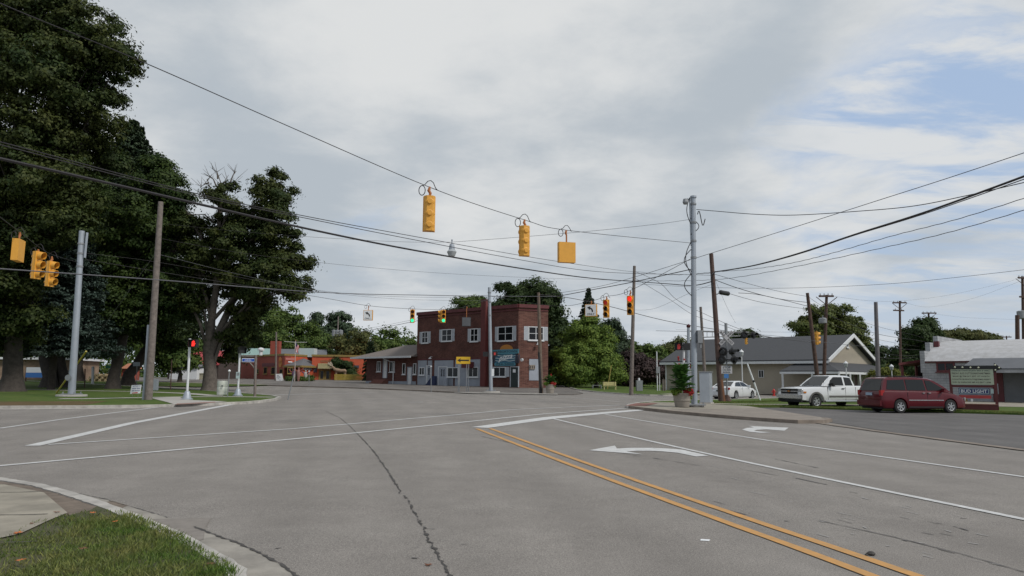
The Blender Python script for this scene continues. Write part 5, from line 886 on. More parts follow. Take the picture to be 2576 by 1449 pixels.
# ================================================================ TRAFFIC SIGNALS
def signal(label, u, v, Y, drop, rot, lit=None, back2=None, scale=1., group='hanging traffic signals', dim=False):
    at = PT(u, v, Y); t = tag(empty('traffic_signal', at), label, 'traffic light', group); M = Matrix.Rotation(rot, 3, 'Z')
    def X(mb, MM=M): mb.v = [tuple(MM @ (Vector(p)*scale)+at) for p in mb.v]; return mb
    def head(MM, lit, hx=0.):
        def X(mb, M2): mb.v = [tuple(M2 @ ((Vector(p)+Vector((0, -hx, 0)))*scale)+at) for p in mb.v]; return mb
        mb = MB()
        mb.prism([(-.17, -.02, -drop), (-.17, .1, -drop), (-.09, .2, -drop), (.09, .2, -drop), (.17, .1, -drop), (.17, -.02, -drop)], (0, 0, -1.07))
        for k in range(3):
            z = -drop-.18-.355*k; mb.lathe([(.165, .08), (.16, .14), (.11, .2), (.075, .21), (.075, .245)], (0, 0, z), 14, 'y')
        mb.box(-.185, .185, -.03, -.005, -drop-1.08, -drop+.01); X(mb, MM).build('housing', m_sig, t)
        for k in range(3):
            z = -drop-.18-.355*k; mb = MB(); n = 13; A1 = [(.155*math.cos(a), -.03, z+.155*math.sin(a)) for a in np.linspace(-.9, math.pi+.9, n)]; A2 = [(.150*math.cos(a), -.27+.05*abs(a-math.pi/2)/1.6-.0, z+.150*math.sin(a)) for a in np.linspace(-.9, math.pi+.9, n)]
            B1 = [(x*.93, y, z+(zz_-z)*.93) for x, y, zz_ in A1]; B2 = [(x*.93, y, z+(zz_-z)*.93) for x, y, zz_ in A2]
            mb.add(A1+A2+B1+B2, [(i, i+1, n+i+1, n+i) for i in range(n-1)]+[(2*n+i+1, 2*n+i, 3*n+i, 3*n+i+1) for i in range(n-1)]+[(n+i, n+i+1, 3*n+i+1, 3*n+i) for i in range(n-1)]); X(mb, MM).build('visor', m_sig, t, smooth=True)
            mb = MB(); mb.lathe([(.0, -.065), (.08, -.055), (.135, -.032)], (0, 0, z), 16, 'y'); on = lit == k; X(mb, MM).build('lens', (m_grn if k == 2 else (m_redd if dim else m_red)) if on else (m_dredl if k == 0 else m_blk), t, smooth=True)
    head(M, lit, .2 if back2 is not None else 0.)
    if back2 is not None: head(Matrix.Rotation(rot+back2, 3, 'Z'), None, .2)
    mb = MB(); mb.tube([(0, .05, 0), (.03, .05, -.12), (-.02, .05, -.2), (0, .05, -drop)], [.03, .05, .045, .035], 8); X(mb).build('hanger', mat('rusty orange hanger', (.36, .13, .04), .7), t)
    mb = MB(); S3 = Matrix.Identity(3); mb.tube([(-.23+.095*math.cos(a), 0, -.10+.15*math.sin(a)) for a in np.linspace(.3, 6.6, 18)], .014, 5); mb.tube([(-.23, 0, .05), (-.15, 0, .08), (-.06, 0, .19), (.03, 0, .21), (.11, 0, .14), (.18, 0, -.03), (.24, 0, -.09)], .013, 5); X(mb, S3).build('cable_loop', m_cable, t, smooth=True); return t
def signbox(label, u, v, Y, drop, rot, face='ONLY', w=.72, h=.80, dark=False):
    at = PT(u, v, Y); t = tag(empty('lane_sign_box', at), label, 'sign', 'hanging sign boxes on the span wires'); M = Matrix.Rotation(rot, 3, 'Z')
    def X(mb): mb.v = [tuple(M @ Vector(p)+at) for p in mb.v]; return mb
    mb = MB(); mb.box(-w/2, w/2, -.11, .11, -drop-h, -drop); X(mb).build('case', m_black if dark else m_sig, t)
    if face is not None:
        e = .03; mb = MB(); mb.box(-w/2+e, w/2-e, -.122, -.112, -drop-h+e, -drop-e); fc = X(mb).build('face', MATS['grey roof'] if dark else m_signw, t)
        if face:
            text('ONLY', 'lettering', m_blacks, fc, at+M @ Vector((0, -.126, -drop-h*.82)), M @ Vector((1, 0, 0)), (0, 0, 1), h*.16, w*.66)
            R_ = .30*h; c = Vector((-.14*w-.02, 0, -drop-h*.60)); O = [(c.x+(R_+.05)*math.cos(a), -.126, c.z+(R_+.05)*math.sin(a)) for a in np.linspace(-.15, 1.15, 9)]; I = [(c.x+(R_-.04)*math.cos(a), -.126, c.z+(R_-.04)*math.sin(a)) for a in np.linspace(-.15, 1.15, 9)]
            e_ = Vector(O[-1]).lerp(Vector(I[-1]), .5); mb = MB(); mb.add(O+I, [(i, i+1, 9+i+1, 9+i) for i in range(8)]); mb.add([(e_.x+.02, -.126, e_.z+.12), (e_.x-.20, -.126, e_.z+.06), (e_.x-.03, -.126, e_.z-.13)], [(0, 1, 2)]); X(mb).build('turn_arrow', m_blacks, fc)
    mb = MB(); mb.tube([(0, 0, 0), (.03, 0, -.1), (0, 0, -.2), (0, 0, -drop)], [.03, .045, .03, .03], 8); X(mb).build('hanger', MATS['rusty orange hanger'] if 'rusty orange hanger' in MATS else mat('rusty orange hanger', (.36, .13, .04), .7), t)
    mb = MB(); mb.tube([(-.21+.085*math.cos(a), 0, -.10+.13*math.sin(a)) for a in np.linspace(.3, 6.6, 18)], .013, 5); mb.tube([(-.21, 0, .04), (-.13, 0, .07), (-.05, 0, .17), (.03, 0, .18), (.10, 0, .10), (.18, 0, -.05)], .012, 5); mb.v = [tuple(Vector(p)+at) for p in mb.v]; mb.build('cable_loop', m_cable, t, smooth=True); return t
signal('largest yellow traffic signal hanging nearest, seen from behind against the clouds', 1081, 471, 21, .30, math.pi+.20)
signal('yellow traffic signal seen from behind, next left of the blank orange square box', 1319, 553, 24.2, .24, math.pi+.34, scale=.98)
signbox('blank orange back of a square sign box hanging against the sky', 1425, 579, 25.4, .46, math.pi+.25, face=None, w=.62, h=.74)
signbox('orange box seen edge-on, leftmost of the hanging boxes before the dark trees', 50, 584, 25.2, .28, math.pi*.5+.3, face=None, w=.62, h=.78)
signal('middle yellow signal of the left group, visors pointing right', 99, 627, 27.6, .10, math.pi*.5-.1, back2=None)
signal('lower right yellow signal of the left group before the dark trees', 133, 645, 30, .22, math.pi*.5-.1)
signbox('white left turn only sign with orange frame hanging above the trees', 927, 769, 55.4, .35, 0)
signal('green-lit signal hanging left of the brick building corner', 1038, 776, 58.3, .1, .12, lit=2)
signal('green-lit double signal hanging in front of the brick roof corner', 1116, 777, 60.4, .12, .12, lit=2, back2=-1.75)
signbox('dark blank sign box hanging before the red chimney', 1174, 771, 62.2, .95, 0, face='', w=.78, h=.80, dark=True)
signbox('left turn only sign box with orange side, right of the brick building', 1487, 757, 44.6, .22, -.35, w=.74, h=.76)
signal('red-lit signal right of the second turn-only box', 1525, 746, 42.6, .20, -.45, lit=0, dim=True)
signal('red-lit signal hanging directly in front of the far wooden pole', 1585, 731, 39.8, .30, -.4, lit=0)
# small hanging signals beyond
def minisig(label, u, v0, v1, Y): 
    at = PT(u, v0, Y); signal(label, u, v0, Y, .1, math.pi*.5, scale=(v1-v0)/F*Y/1.2)
minisig('small yellow signal half hidden behind the dark leaning pole above the roof', 2055, 832, 868, 60.5)
# street light hanging over the crossing
at = PT(1137, 609, 39); t = tag(empty('hanging_street_light', at), 'grey street light hanging from a wire over the middle of the crossing', 'street light'); mb = MB(); mb.tube([at+Vector((0, 0, .12)), at-Vector((0, 0, .1))], .03, 6); mb.lathe([(0, .16), (.045, .14), (.045, .08), (0, .06)], tuple(at), 8); mb.lathe([(.08, 0), (.13, -.04), (.17, -.3), (.17, -.33)], (at.x, at.y, at.z-.1), 14); mb.build('ballast', m_galv, t, smooth=True)
mb = MB(); mb.lathe([(.18, 0), (.27, -.12), (.18, -.36), (0, -.38)], (at.x, at.y, at.z-.43), 16); mb.build('refractor', mat('frosted glass', (.35, .37, .38), .25), t, smooth=True)
# ================================================================ WIRES
def catmull(p, n=8):
    q = [p[0]]+list(p)+[p[-1]]; out = []
    for i in range(1, len(q)-2):
        for k in range(n):
            t = k/n; out.append(tuple(.5*((2*q[i][j])+(-q[i-1][j]+q[i+1][j])*t+(2*q[i-1][j]-5*q[i][j]+4*q[i+1][j]-q[i+2][j])*t*t+(-q[i-1][j]+3*q[i][j]-3*q[i+1][j]+q[i+2][j])*t**3) for j in (0, 1)))
    return out+[tuple(p[-1])]
def wire(label, px, Y0, Y1, r=.012, m=None, n=8, wob=0.):
    A_, B_ = PT(*px[0], Y0), PT(*px[-1], Y1); dx, dy = B_.x-A_.x, B_.y-A_.y; pts = []
    for i, (u, v) in enumerate(catmull(px, n)):
        d = ray(u, v+(wob*math.sin(i*1.9) if wob else 0)); den = d.x*dy-d.y*dx; k = (A_.x*dy-A_.y*dx)/den if abs(den) > 1e-6 else A_.y/d.y; pts.append(Vector((0, 0, H))+d*k)
    mb = MB(); mb.tube(pts, r, 6); o = mb.build('overhead_cable', m or m_cable, smooth=True, origin=pts[0]); tag(o, label, 'cable', 'overhead wires'); return o
W_ = wire
W_('long thin signal span wire from the top left corner down to the tall right mast', [(-210, -95), (0, 8), (350, 152), (720, 315), (1081, 471), (1319, 553), (1425, 579), (1735, 611)], 12.3, 37, .011)
W_('upper thin line of the pair crossing the left trees toward the far wooden pole', [(-60, 346), (0, 357), (490, 486), (780, 546), (1000, 587), (1300, 641), (1500, 672), (1594, 684)], 15, 63.3, .014)
W_('second thin line just below the upper one crossing the left trees', [(-60, 353), (0, 364), (490, 491), (780, 551), (1000, 595), (1300, 652), (1500, 683), (1740, 691), (1792, 693)], 15, 47.4, .012)
W_('thickest black cable sagging across the whole view to the far wooden pole', [(-60, 388), (0, 399), (300, 467), (780, 577), (1100, 640), (1430, 693), (1594, 708)], 15, 63.2, .038)
W_('thick black cable from the far wooden pole to the reddish leaning pole', [(1597, 708), (1680, 714), (1745, 718), (1791, 708)], 63.2, 47.3, .034)
W_('pale cable crossing low in front of the left mast and trees', [(-60, 672), (0, 676), (385, 703), (800, 735), (1100, 743), (1250, 745), (1400, 746)], 22, 61, .022, m_cablel)
W_('black cable rising from the brick corner past the far pole', [(1400, 746), (1500, 727), (1594, 709), (1745, 676)], 61, 45, .028)
W_('cable sloping down from the brick corner pole to the right across the far pole', [(1356, 741), (1430, 749), (1530, 770), (1700, 812), (1960, 852)], 60, 64, .026)
W_('signal span wire from the left mast to the mast before the brick building', [(210, 652), (500, 700), (800, 747), (927, 769), (1039, 777), (1116, 778), (1174, 771), (1230, 752)], 41.2, 60.5, .014)
W_('upper companion wire from the left mast top toward the brick building mast', [(214, 637), (400, 660), (700, 715), (900, 741), (1100, 748), (1232, 742)], 41.2, 60.5, .010)
W_('short signal wire down the left mast to the hanging yellow group', [(50, 584), (99, 622), (133, 641), (196, 660)], 25.2, 41.2, .012)
W_('signal wire from the left box rising out of the picture', [(-210, 380), (-60, 500), (50, 584)], 12.5, 25.2, .012)
W_('span wire from the brick building mast rising past the red signals to the right mast', [(1233, 745), (1400, 770) , (1487, 757), (1525, 746), (1585, 731), (1736, 652)], 60.5, 37, .013)
W_('thin telephone line leaving the left wooden pole toward the pole tangle', [(404, 600), (600, 635), (800, 660), (1050, 683), (1300, 697), (1594, 706)], 37.2, 63.4, .008)
W_('lower service line leaving the left wooden pole behind the trees', [(400, 640), (600, 690), (800, 732), (1000, 752), (1230, 757)], 37.2, 60.5, .009, m_cablel)
W_('street light wire from the left wooden pole to the hanging lamp', [(406, 562), (600, 582), (780, 596), (1000, 608), (1137, 609)], 37.2, 39, .008)
W_('street light wire from the hanging lamp up to the tall right mast', [(1137, 609), (1300, 597), (1500, 580), (1650, 564), (1736, 552)], 39, 37, .009)
W_('straight line climbing from the brick corner over the right poles out of the picture', [(1356, 744), (1500, 722), (1596, 697), (1700, 665), (1789, 637), (2000, 571), (2200, 507), (2400, 443), (2640, 363)], 60, 22, .013)
W_('thick black cable rising from the reddish pole to the right picture edge', [(1798, 684), (1900, 667), (2020, 634), (2150, 590), (2350, 526), (2640, 420)], 47.5, 20, .036)
W_('second cable lashed close under the thick rising one at right', [(1798, 685), (1900, 668), (2020, 636), (2150, 592), (2350, 530), (2640, 428)], 47.5, 20.3, .016)
W_('twisted wire rising gently from the reddish pole below the thick cable', [(1738, 690), (1800, 684), (1900, 676), (2000, 660), (2100, 635), (2250, 592), (2420, 548), (2640, 478)], 50, 24, .014, None, 14, .5)
W_('lowest twisted wire rising to the right above the garage', [(1590, 706), (1740, 706), (1850, 698), (2000, 671), (2200, 628), (2400, 581), (2640, 509)], 63, 26, .015, None, 14, .5)
W_('cable from the top of the tall mast sagging to the right edge', [(1752, 527), (1800, 531), (1900, 539), (2000, 541), (2150, 532), (2300, 518), (2450, 488), (2640, 444)], 37, 24, .018)
W_('thin flat line over the beige building to the right edge', [(1600, 714), (1750, 722), (1900, 725), (2050, 723), (2250, 713), (2450, 693), (2640, 671)], 63.5, 40, .013)
W_('wire from the far pole to the reddish pole with small twist', [(1596, 683), (1680, 691), (1745, 690), (1790, 687)], 63.3, 47.5, .014, None, 10, .5)
for k, (pp, r_0) in enumerate([([(1791, 688), (1880, 713), (1960, 733), (2033, 746)], .014), ([(1791, 701), (1860, 726), (1950, 750), (2033, 761)], .022), ([(1858, 737), (1900, 740), (1960, 752), (2034, 771)], .02), ([(1836, 739), (1900, 757), (1960, 768), (2035, 778)], .014)]):
    W_(['top', 'second', 'third', 'lowest'][k]+' of four lines between the reddish leaning pole and the dark leaning pole', pp, 47.3, 60, r_0)
for k, (pp, r_0) in enumerate([([(2033, 746), (2080, 775), (2200, 819), (2300, 843), (2340, 856)], .014), ([(2034, 761), (2090, 795), (2200, 838), (2300, 855), (2340, 862)], .02), ([(2035, 778), (2100, 818), (2200, 852), (2320, 873)], .014)]):
    W_(['upper', 'middle', 'lower'][k]+' line falling right from the dark leaning pole behind the metal pole', pp, 60, 98, r_0)
W_('diagonal guy line falling from the far wooden pole to the crossing signal, upper', [(1598, 683), (1660, 712), (1700, 752), (1760, 784), (1900, 840), (2080, 866)], 63.4, 66, .018)
W_('diagonal line falling from the far wooden pole past the big mast, lower', [(1598, 700), (1680, 750), (1740, 790), (1800, 812), (1900, 848)], 63.4, 66, .016)
W_('thin drooping line right of the far wooden pole', [(1595, 780), (1650, 775), (1740, 735), (1800, 712)], 63.4, 47.5, .008)
W_('line along the beige roof toward the metal pole', [(1650, 832), (1850, 838), (2000, 850), (2080, 862), (2205, 874), (2240, 873)], 62, 58, .016, m_cablel)
W_('thin straight line over the crossing gantry', [(1700, 829), (1850, 834), (2040, 836)], 62, 60, .008)
W_('service line from behind the trees to the upper brick wall', [(890, 838), (950, 827), (1040, 809), (1053, 806)], 125, 89, .03)
W_('thin service line above the other to the brick wall', [(880, 832), (950, 822), (1050, 802)], 125, 89, .015)
W_('high thin power line from the crossarm pole to the far right pole', [(2095, 745), (2180, 756), (2265, 757), (2400, 740), (2570, 700)], 64, 78, .008, m_cablel)
W_('thin power line between the far crossarm poles at right', [(2280, 762), (2340, 772), (2450, 750), (2570, 706)], 92, 78, .008, m_cablel)
W_('thin line from the distant brown pole to the right edge', [(2355, 790), (2420, 798), (2500, 802), (2640, 806)], 100, 78, .008, m_cablel)
W_('thin guy wire falling from the reddish pole to the right', [(1796, 697), (1830, 775), (1850, 812)], 47.5, 50, .007, m_cablel)
for k, (v0, v1) in enumerate(((866, 880), (886, 894), (899, 897))): W_(['upper', 'middle', 'lower'][k]+' dark service line between the metal pole and the round tree', [(2208, v0), (2260, (v0+v1)/2+4), (2322, v1)], 58, 60, .014)
# splice canister on the cable right of the reddish pole
a_, b_ = PT(1811, 735, 47.6), PT(1833, 739, 48.4); mb = MB(); d = b_-a_; mb.tube([a_, a_.lerp(b_, .08), a_.lerp(b_, .92), b_], [.06, .16, .16, .06], 12); mb.tube([PT(1796, 740, 47.5), PT(1805, 740, 47.5), a_, a_], .03, 5); tag(mb.build('splice_canister', m_black, origin=a_, smooth=True), 'black cable splice canister hanging beside the reddish leaning pole', 'splice case')
# guy wires at left pole
gb = PT(142, 981, 44); gb = GX(142, 47, .1); gt = p1t.lerp(p1b, .25); t = tag(empty('guy_wire', gb), 'guy wire with yellow plastic guard slanting up behind the left steel mast', 'guy wire'); mb = MB(); mb.tube([gb, gt], .010, 5); mb.build('wire', m_cablel, t); gy = PT(209, 886, 45.5); k = (gy.z-gb.z)/(gt.z-gb.z); mb = MB(); mb.tube([gb+Vector((0, 0, .02)), gb.lerp(gt, min(k, .35))], .05, 8); mb.build('guard', mat('guard yellow', (.45, .36, .05), .5), t)
# ================================================================ VEHICLES
m_carw = mat('white car paint', (.62, .63, .64), .25, coat=.6); m_carr = mat('deep red car paint', (.085, .005, .010), .30, .04, 2., coat=.3, spec=.3)
m_under = mat('dark underbody', (.012, .012, .013), .8); m_cglass = mat('tinted car glass', (.014, .016, .017), .08, spec=.35); m_hl = mat('headlight glass', (.42, .43, .43), .12, metal=.4); m_tail = mat('tail light red', (.32, .015, .015), .2); m_trim = mat('grey plastic trim', (.10, .095, .09), .6); m_plate = mat('plate', (.30, .38, .48), .5); m_amber = mat('amber lens', (.5, .16, .02), .2)
def wheel(t, x, y, r, w, side, rimr=.62, spokes=6):
    mb = MB(); mb.lathe([(r*.6, -w/2), (r*.92, -w/2), (r, -w*.36), (r, w*.36), (r*.92, w/2), (r*.62, w/2), (r*.6, w*.3), (r*.6, -w/2)], (x, y, r), 24, 'y', False); wo = mb.build('wheel', m_tyre, t, smooth=True)
    s = side; mb = MB(); yo = y+s*(w/2-.03); R_ = r*rimr
    mb.lathe([(R_, -s*.02), (R_, s*.04), (R_*.9, s*.032), (R_*.84, -s*.03)], (x, yo, r), 20, 'y', False); mb.lathe([(0, s*.03), (R_*.24, s*.03), (R_*.26, .0)], (x, yo, r), 10, 'y', False)
    for k in range(spokes):
        a = 6.283*k/spokes+.3; d = Vector((math.cos(a), 0, math.sin(a))); n = Vector((-math.sin(a), 0, math.cos(a))); mb.prism([Vector((x, yo, r))+d*R_*.2+n*R_*.12, Vector((x, yo, r))+d*R_*.9+n*R_*.16, Vector((x, yo, r))+d*R_*.9-n*R_*.16, Vector((x, yo, r))+d*R_*.2-n*R_*.12], (0, s*.025, 0))
    mb.build('rim', m_rim, wo); mb = MB(); mb.lathe([(0, 0), (R_*.99, 0)], (x, yo-s*.045, r), 16, 'y', False); mb.build('brake_disc', m_under, wo)
def vehicle(name, label, cat, loc, heading, paint, prof, belt, Wd, wheels, wr, gh, roof, Wt, zb=.24, tumble=.10):
    """prof: (x, ztop, half width factor) stations of the lower body; gh: greenhouse outline (x, z) from rear base over the roof to windshield base"""
    t = empty(name, (0, 0, 0)); tag(t, label, cat); half = Wd/2
    X = [p[0] for p in prof]; xs = sorted(set(list(np.arange(X[0], X[-1], .12))+[X[-1]]+[x for w in wheels for x in np.linspace(w-wr*1.18, w+wr*1.18, 21)]+X))
    mb = MB(); n = 12; rings = []
    for x in xs:
        zt = float(np.interp(x, X, [p[1] for p in prof])); wf = float(np.interp(x, X, [p[2] for p in prof])); zbt = zb+float(np.interp(x, X, [p[3] if len(p) > 3 else 0 for p in prof]))
        for w in wheels:
            ra = wr*1.17
            if abs(x-w) < ra: zbt = max(zbt, wr+math.sqrt(ra*ra-(x-w)**2))
        zbt = min(zbt, zt-.12); h = half*wf; zm = zbt+(zt-zbt)*.45
        pr = [(h*.96, zbt), (h, zbt+.06*(zt-zbt)), (h*1.0, zm), (h*.985, zt-.10), (h*.955, zt-.03), (h*.88, zt)]
        rings += [(x, -y, z) for y, z in reversed(pr)]+[(x, y, z) for y, z in pr]
    m = len(xs); fs = [(i*n+j, i*n+(j+1) % n, (i+1)*n+(j+1) % n, (i+1)*n+j) for i in range(m-1) for j in range(n)]+[tuple(range(n)), tuple(range((m-1)*n, m*n))]
    mb.add(rings, fs); body = mb.build('body', paint, t, smooth=True)
    mb = MB(); mb.box(X[0]+.12, X[-1]-.12, -half*.8, half*.8, zb-.04, wr*2.1); mb.build('underbody', m_under, t)
    # greenhouse
    hy = lambda z: half*.93-(half*.93-Wt/2)*max(0, min(1, (z-belt)/(roof-belt)))
    g = [(x, z) for x, z in gh]; mb = MB(); N_ = len(g); L_ = []
    for x, z in g: h = hy(z); L_ += [(x, -h, z-.045 if z > roof-.2 else z), (x, -h+.09, z), (x, h-.09, z), (x, h, z-.045 if z > roof-.2 else z)]
    fs = [(i*4+j, i*4+j+1, i*4+4+j+1, i*4+4+j) for i in range(N_-1) for j in range(3)]; fs += [tuple(i*4 for i in range(N_)), tuple(i*4+3 for i in range(N_-1, -1, -1))]; mb.add(L_, fs); mb.add([(g[0][0], -hy(belt), belt-.05), (g[0][0], hy(belt), belt-.05), (g[-1][0], hy(belt), belt-.05), (g[-1][0], -hy(belt), belt-.05)], [(0, 1, 2, 3)])
    cab = mb.build('cabin', paint, t, smooth=True)
    for x in wheels:
        for s in (-1, 1): wheel(t, x, s*(half-.13), wr, .22, s)
    t['half'] = half
    def side(pts, m_, nm, o=.008, par=None, both=True):
        for s in ((-1, 1) if both else (both,)):
            mb = MB(); mb.prism([(x, s*(hy(z)+.001), z) for x, z in pts], (0, s*o, 0)); mb.build(nm, m_, par or cab)
    def bside(x0, x1, z0, z1, m_, nm, o=.012, par=None, sides=(-1, 1)):
        for s in sides: mb = MB(); y = half*1.0; mb.box(x0, x1, *sorted((s*(y-.03), s*(y+o))), z0, z1); mb.build(nm, m_, par or body)
    def cross(p0, p1, w0, w1, m_, nm, o, par=None):
        a, b = Vector((p0[0], 0, p0[1])), Vector((p1[0], 0, p1[1])); d = (b-a); nn = Vector((d.z, 0, -d.x)).normalized()*o; mb = MB(); mb.prism([a+Vector((0, -w0, 0)), a+Vector((0, w0, 0)), b+Vector((0, w1, 0)), b+Vector((0, -w1, 0))], nn); mb.build(nm, m_, par or cab)
    def end(x, y0, y1, z0, z1, m_, nm, d, par=None): mb = MB(); mb.box(*sorted((x, x+d)), y0, y1, z0, z1); return mb.build(nm, m_, par or body)
    t.location = loc; t.rotation_euler = (0, 0, math.pi/2-heading)
    return t, body, cab, side, bside, cross, end
def mirror(body, x, z, half, m_):
    for s in (-1, 1): mb = MB(); mb.prism([(x, s*(half*.9), z), (x+.05, s*(half*.9), z+.14), (x+.02, s*(half*.9+.28), z+.17), (x-.06, s*(half*.9+.28), z-.02)], (-.10, 0, 0)); mb.build('mirror', m_, body)
R_ = math.radians
# minivan: rear at -x, 4.9 m long, heading +X
loc = GX(2297, 36.9, .012)
t, body, cab, side, bside, cross, end = vehicle('minivan', 'dark red minivan with tinted side windows parked beside the letter board sign', 'minivan', loc, R_(80), m_carr,
    [(-2.44, .92, .93, .14), (-2.40, 1.04, .95, .08), (-2.25, 1.1, .985), (-1.0, 1.10, 1.), (.7, 1.06, 1.), (1.35, 1.02, .99), (1.8, .93, .965), (2.2, .80, .90, .0), (2.4, .66, .80, .04), (2.46, .56, .72, .08)], 1.05, 1.90, (-1.42, 1.42), .335,
    [(-2.40, 1.04), (-2.2, 1.55), (-2.08, 1.72), (-1.8, 1.77), (-.6, 1.78), (.3, 1.74), (.62, 1.66), (1.1, 1.34), (1.52, 1.02)], 1.77, 1.45)
side([(-2.12, 1.16), (-1.98, 1.62), (-1.05, 1.66), (-1.05, 1.12)], m_cglass, 'side_window'); side([(-.98, 1.12), (-.98, 1.66), (.02, 1.65), (.08, 1.12)], m_cglass, 'side_window'); side([(.17, 1.12), (.12, 1.63), (.42, 1.60), (1.08, 1.22), (1.10, 1.12)], m_cglass, 'side_window')
cross((-2.385, 1.10), (-2.13, 1.66), .74, .62, m_cglass, 'rear_window', -.02); cross((.70, 1.62), (1.48, 1.06), .60, .74, m_cglass, 'windshield', -.02)
for s in (-1, 1): end(-2.45, s*.90-(.16 if s > 0 else 0), s*.90+(.16 if s < 0 else 0), .86, 1.12, m_tail, 'tail_light', .20); end(2.36, s*.78-(.2 if s > 0 else 0), s*.78+(.2 if s < 0 else 0), .62, .78, m_hl, 'headlight', .06)
end(-2.52, -.88, .88, .36, .62, m_carr, 'rear_bumper', .2); end(-2.47, -.24, .24, .86, 1.0, m_plate, 'number_plate', .02); end(2.44, -.6, .6, .30, .5, m_under, 'grille', .04)
bside(-.95, 1.0, .62, .66, m_chrome, 'side_moulding', .015); bside(-.18, -.05, .98, 1.01, m_chrome, 'door_handle', .03); bside(.15, .28, .98, 1.01, m_chrome, 'door_handle', .03); mirror(body, 1.02, 1.06, .95, m_carr)
for x in (-1.01, .1): bside(x, x+.012, .34, 1.02, m_under, 'door_gap', .002)
bside(-.95, .95, .27, .33, m_under, 'sill', .004)
mb = MB(); [mb.tube([(-1.9, s*.58, 1.82), (-.6, s*.6, 1.83), (.2, s*.6, 1.80)], .02, 5) for s in (-1,)]; mb.build('roof_rack', m_under, cab); mb = MB(); mb.tube([(-1.9, .58, 1.82), (-.6, .6, 1.83), (.2, .6, 1.80)], .02, 5); mb.build('roof_rack', m_under, cab)
# pickup: heading 234 degrees
loc = GX(2085, 42.6, .012)
t, body, cab, side, bside, cross, end = vehicle('pickup_truck', 'white extended cab pickup facing left, parked nose-out beside the minivan', 'pickup truck', loc, R_(249), m_carw,
    [(-2.92, 1.20, .97, .22), (-2.75, 1.28, 1., .12), (-1.0, 1.28, 1.0, .10), (.55, 1.24, 1.0, .08), (1.3, 1.22, .99, .05), (2.2, 1.19, .97, .02), (2.75, 1.13, .95, .08), (2.86, 1.02, .93, .12), (2.9, .9, .92, .14)], 1.24, 1.98, (-1.83, 1.83), .385,
    [(-1.12, 1.24), (-1.06, 1.5), (-.95, 1.80), (-.7, 1.86), (.1, 1.89), (.42, 1.86), (.72, 1.68), (1.28, 1.25)], 1.88, 1.50, zb=.36)
side([(-.98, 1.30), (-.90, 1.74), (-.42, 1.78), (-.40, 1.30)], m_cglass, 'side_window'); side([(-.28, 1.30), (-.28, 1.78), (.36, 1.78), (.66, 1.58), (.80, 1.36), (.80, 1.30)], m_cglass, 'side_window'); cross((.50, 1.82), (1.25, 1.28), .62, .76, m_cglass, 'windshield', -.02); cross((-1.115, 1.3), (-.99, 1.74), .66, .58, m_cglass, 'rear_window', -.02)
mb = MB(); mb.box(-2.8, -1.2, -.82, .82, 1.20, 1.285); mb.build('bed_interior', m_under, body)
end(2.84, -.66, .66, .80, 1.10, m_under, 'grille', .07); end(2.90, -.70, .70, .93, .975, m_chrome, 'grille_bar', .03); end(2.9, -.70, .70, .78, .81, m_chrome, 'grille_bar', .02); end(2.9, -.70, .70, 1.085, 1.11, m_chrome, 'grille_bar', .02)
mb = MB(); mb.prism([(2.935, -.13, .94), (2.935, -.04, .94), (2.935, -.04, .91), (2.935, .04, .91), (2.935, .04, .94), (2.935, .13, .94), (2.935, .13, .975), (2.935, .04, .975), (2.935, .04, 1.0), (2.935, -.04, 1.0), (2.935, -.04, .975), (2.935, -.13, .975)], (.012, 0, 0)); mb.build('emblem', m_sun, body)
end(2.82, -.95, .95, .55, .76, m_chrome, 'front_bumper', .16); end(2.80, -.92, .92, .36, .545, m_under, 'air_dam', .1)
for s in (-1, 1):
    y0, y1 = sorted((s*.68, s*.93)); end(2.74, y0, y1, .82, 1.09, m_hl, 'headlight', .15); end(-2.96, *sorted((s*.82, s*.98)), .86, 1.2, m_tail, 'tail_light', .1)
    mb = MB(); mb.box(2.55, 2.73, *sorted((s*.93, s*.972)), .86, .95); mb.build('indicator', m_amber, body)
    mb = MB(); R2 = .46; pts = [(1.83+R2*math.cos(a), .385+R2*math.sin(a)) for a in np.linspace(-.1, math.pi+.1, 15)]; pt2 = [(1.83+(R2+.09)*math.cos(a), .385+(R2+.09)*math.sin(a)) for a in np.linspace(math.pi+.1, -.1, 15)]
    for i in range(14): q = [pts[i], pts[i+1], pt2[13-i], pt2[14-i]]; mb.prism([(x, s*.985, z) for x, z in q], (0, s*.02, 0))
    mb.build('arch_moulding', m_trim, body)
    mb = MB(); mb.tube([(1.25, s*1.03, .40), (-1.15, s*1.03, .40)], .05, 8); mb.build('running_board', m_chrome, body, smooth=True)
bside(-1.3, .9, .62, .72, m_trim, 'side_moulding', .015); bside(-2.7, -2.35, .62, .72, m_trim, 'side_moulding', .015); bside(-.25, -.05, 1.10, 1.14, m_under, 'door_handle', .03)
for x in (-1.12, -.34, .98): bside(x, x+.014, .46, 1.2, m_under, 'door_gap', .002)
mirror(body, .78, 1.27, 1.0, m_under)
for s in (-1, 1): end(2.86, *sorted((s*.70, s*.88)), .60, .70, m_hl, 'fog_light', .125)
mb = MB(); mb.tube([(1.27, -.5, 1.27), (1.05, .1, 1.42)], .012, 4); mb.build('wiper', m_under, cab); mb = MB(); mb.tube([(1.27, .15, 1.27), (1.05, .7, 1.42)], .012, 4); mb.build('wiper', m_under, cab)
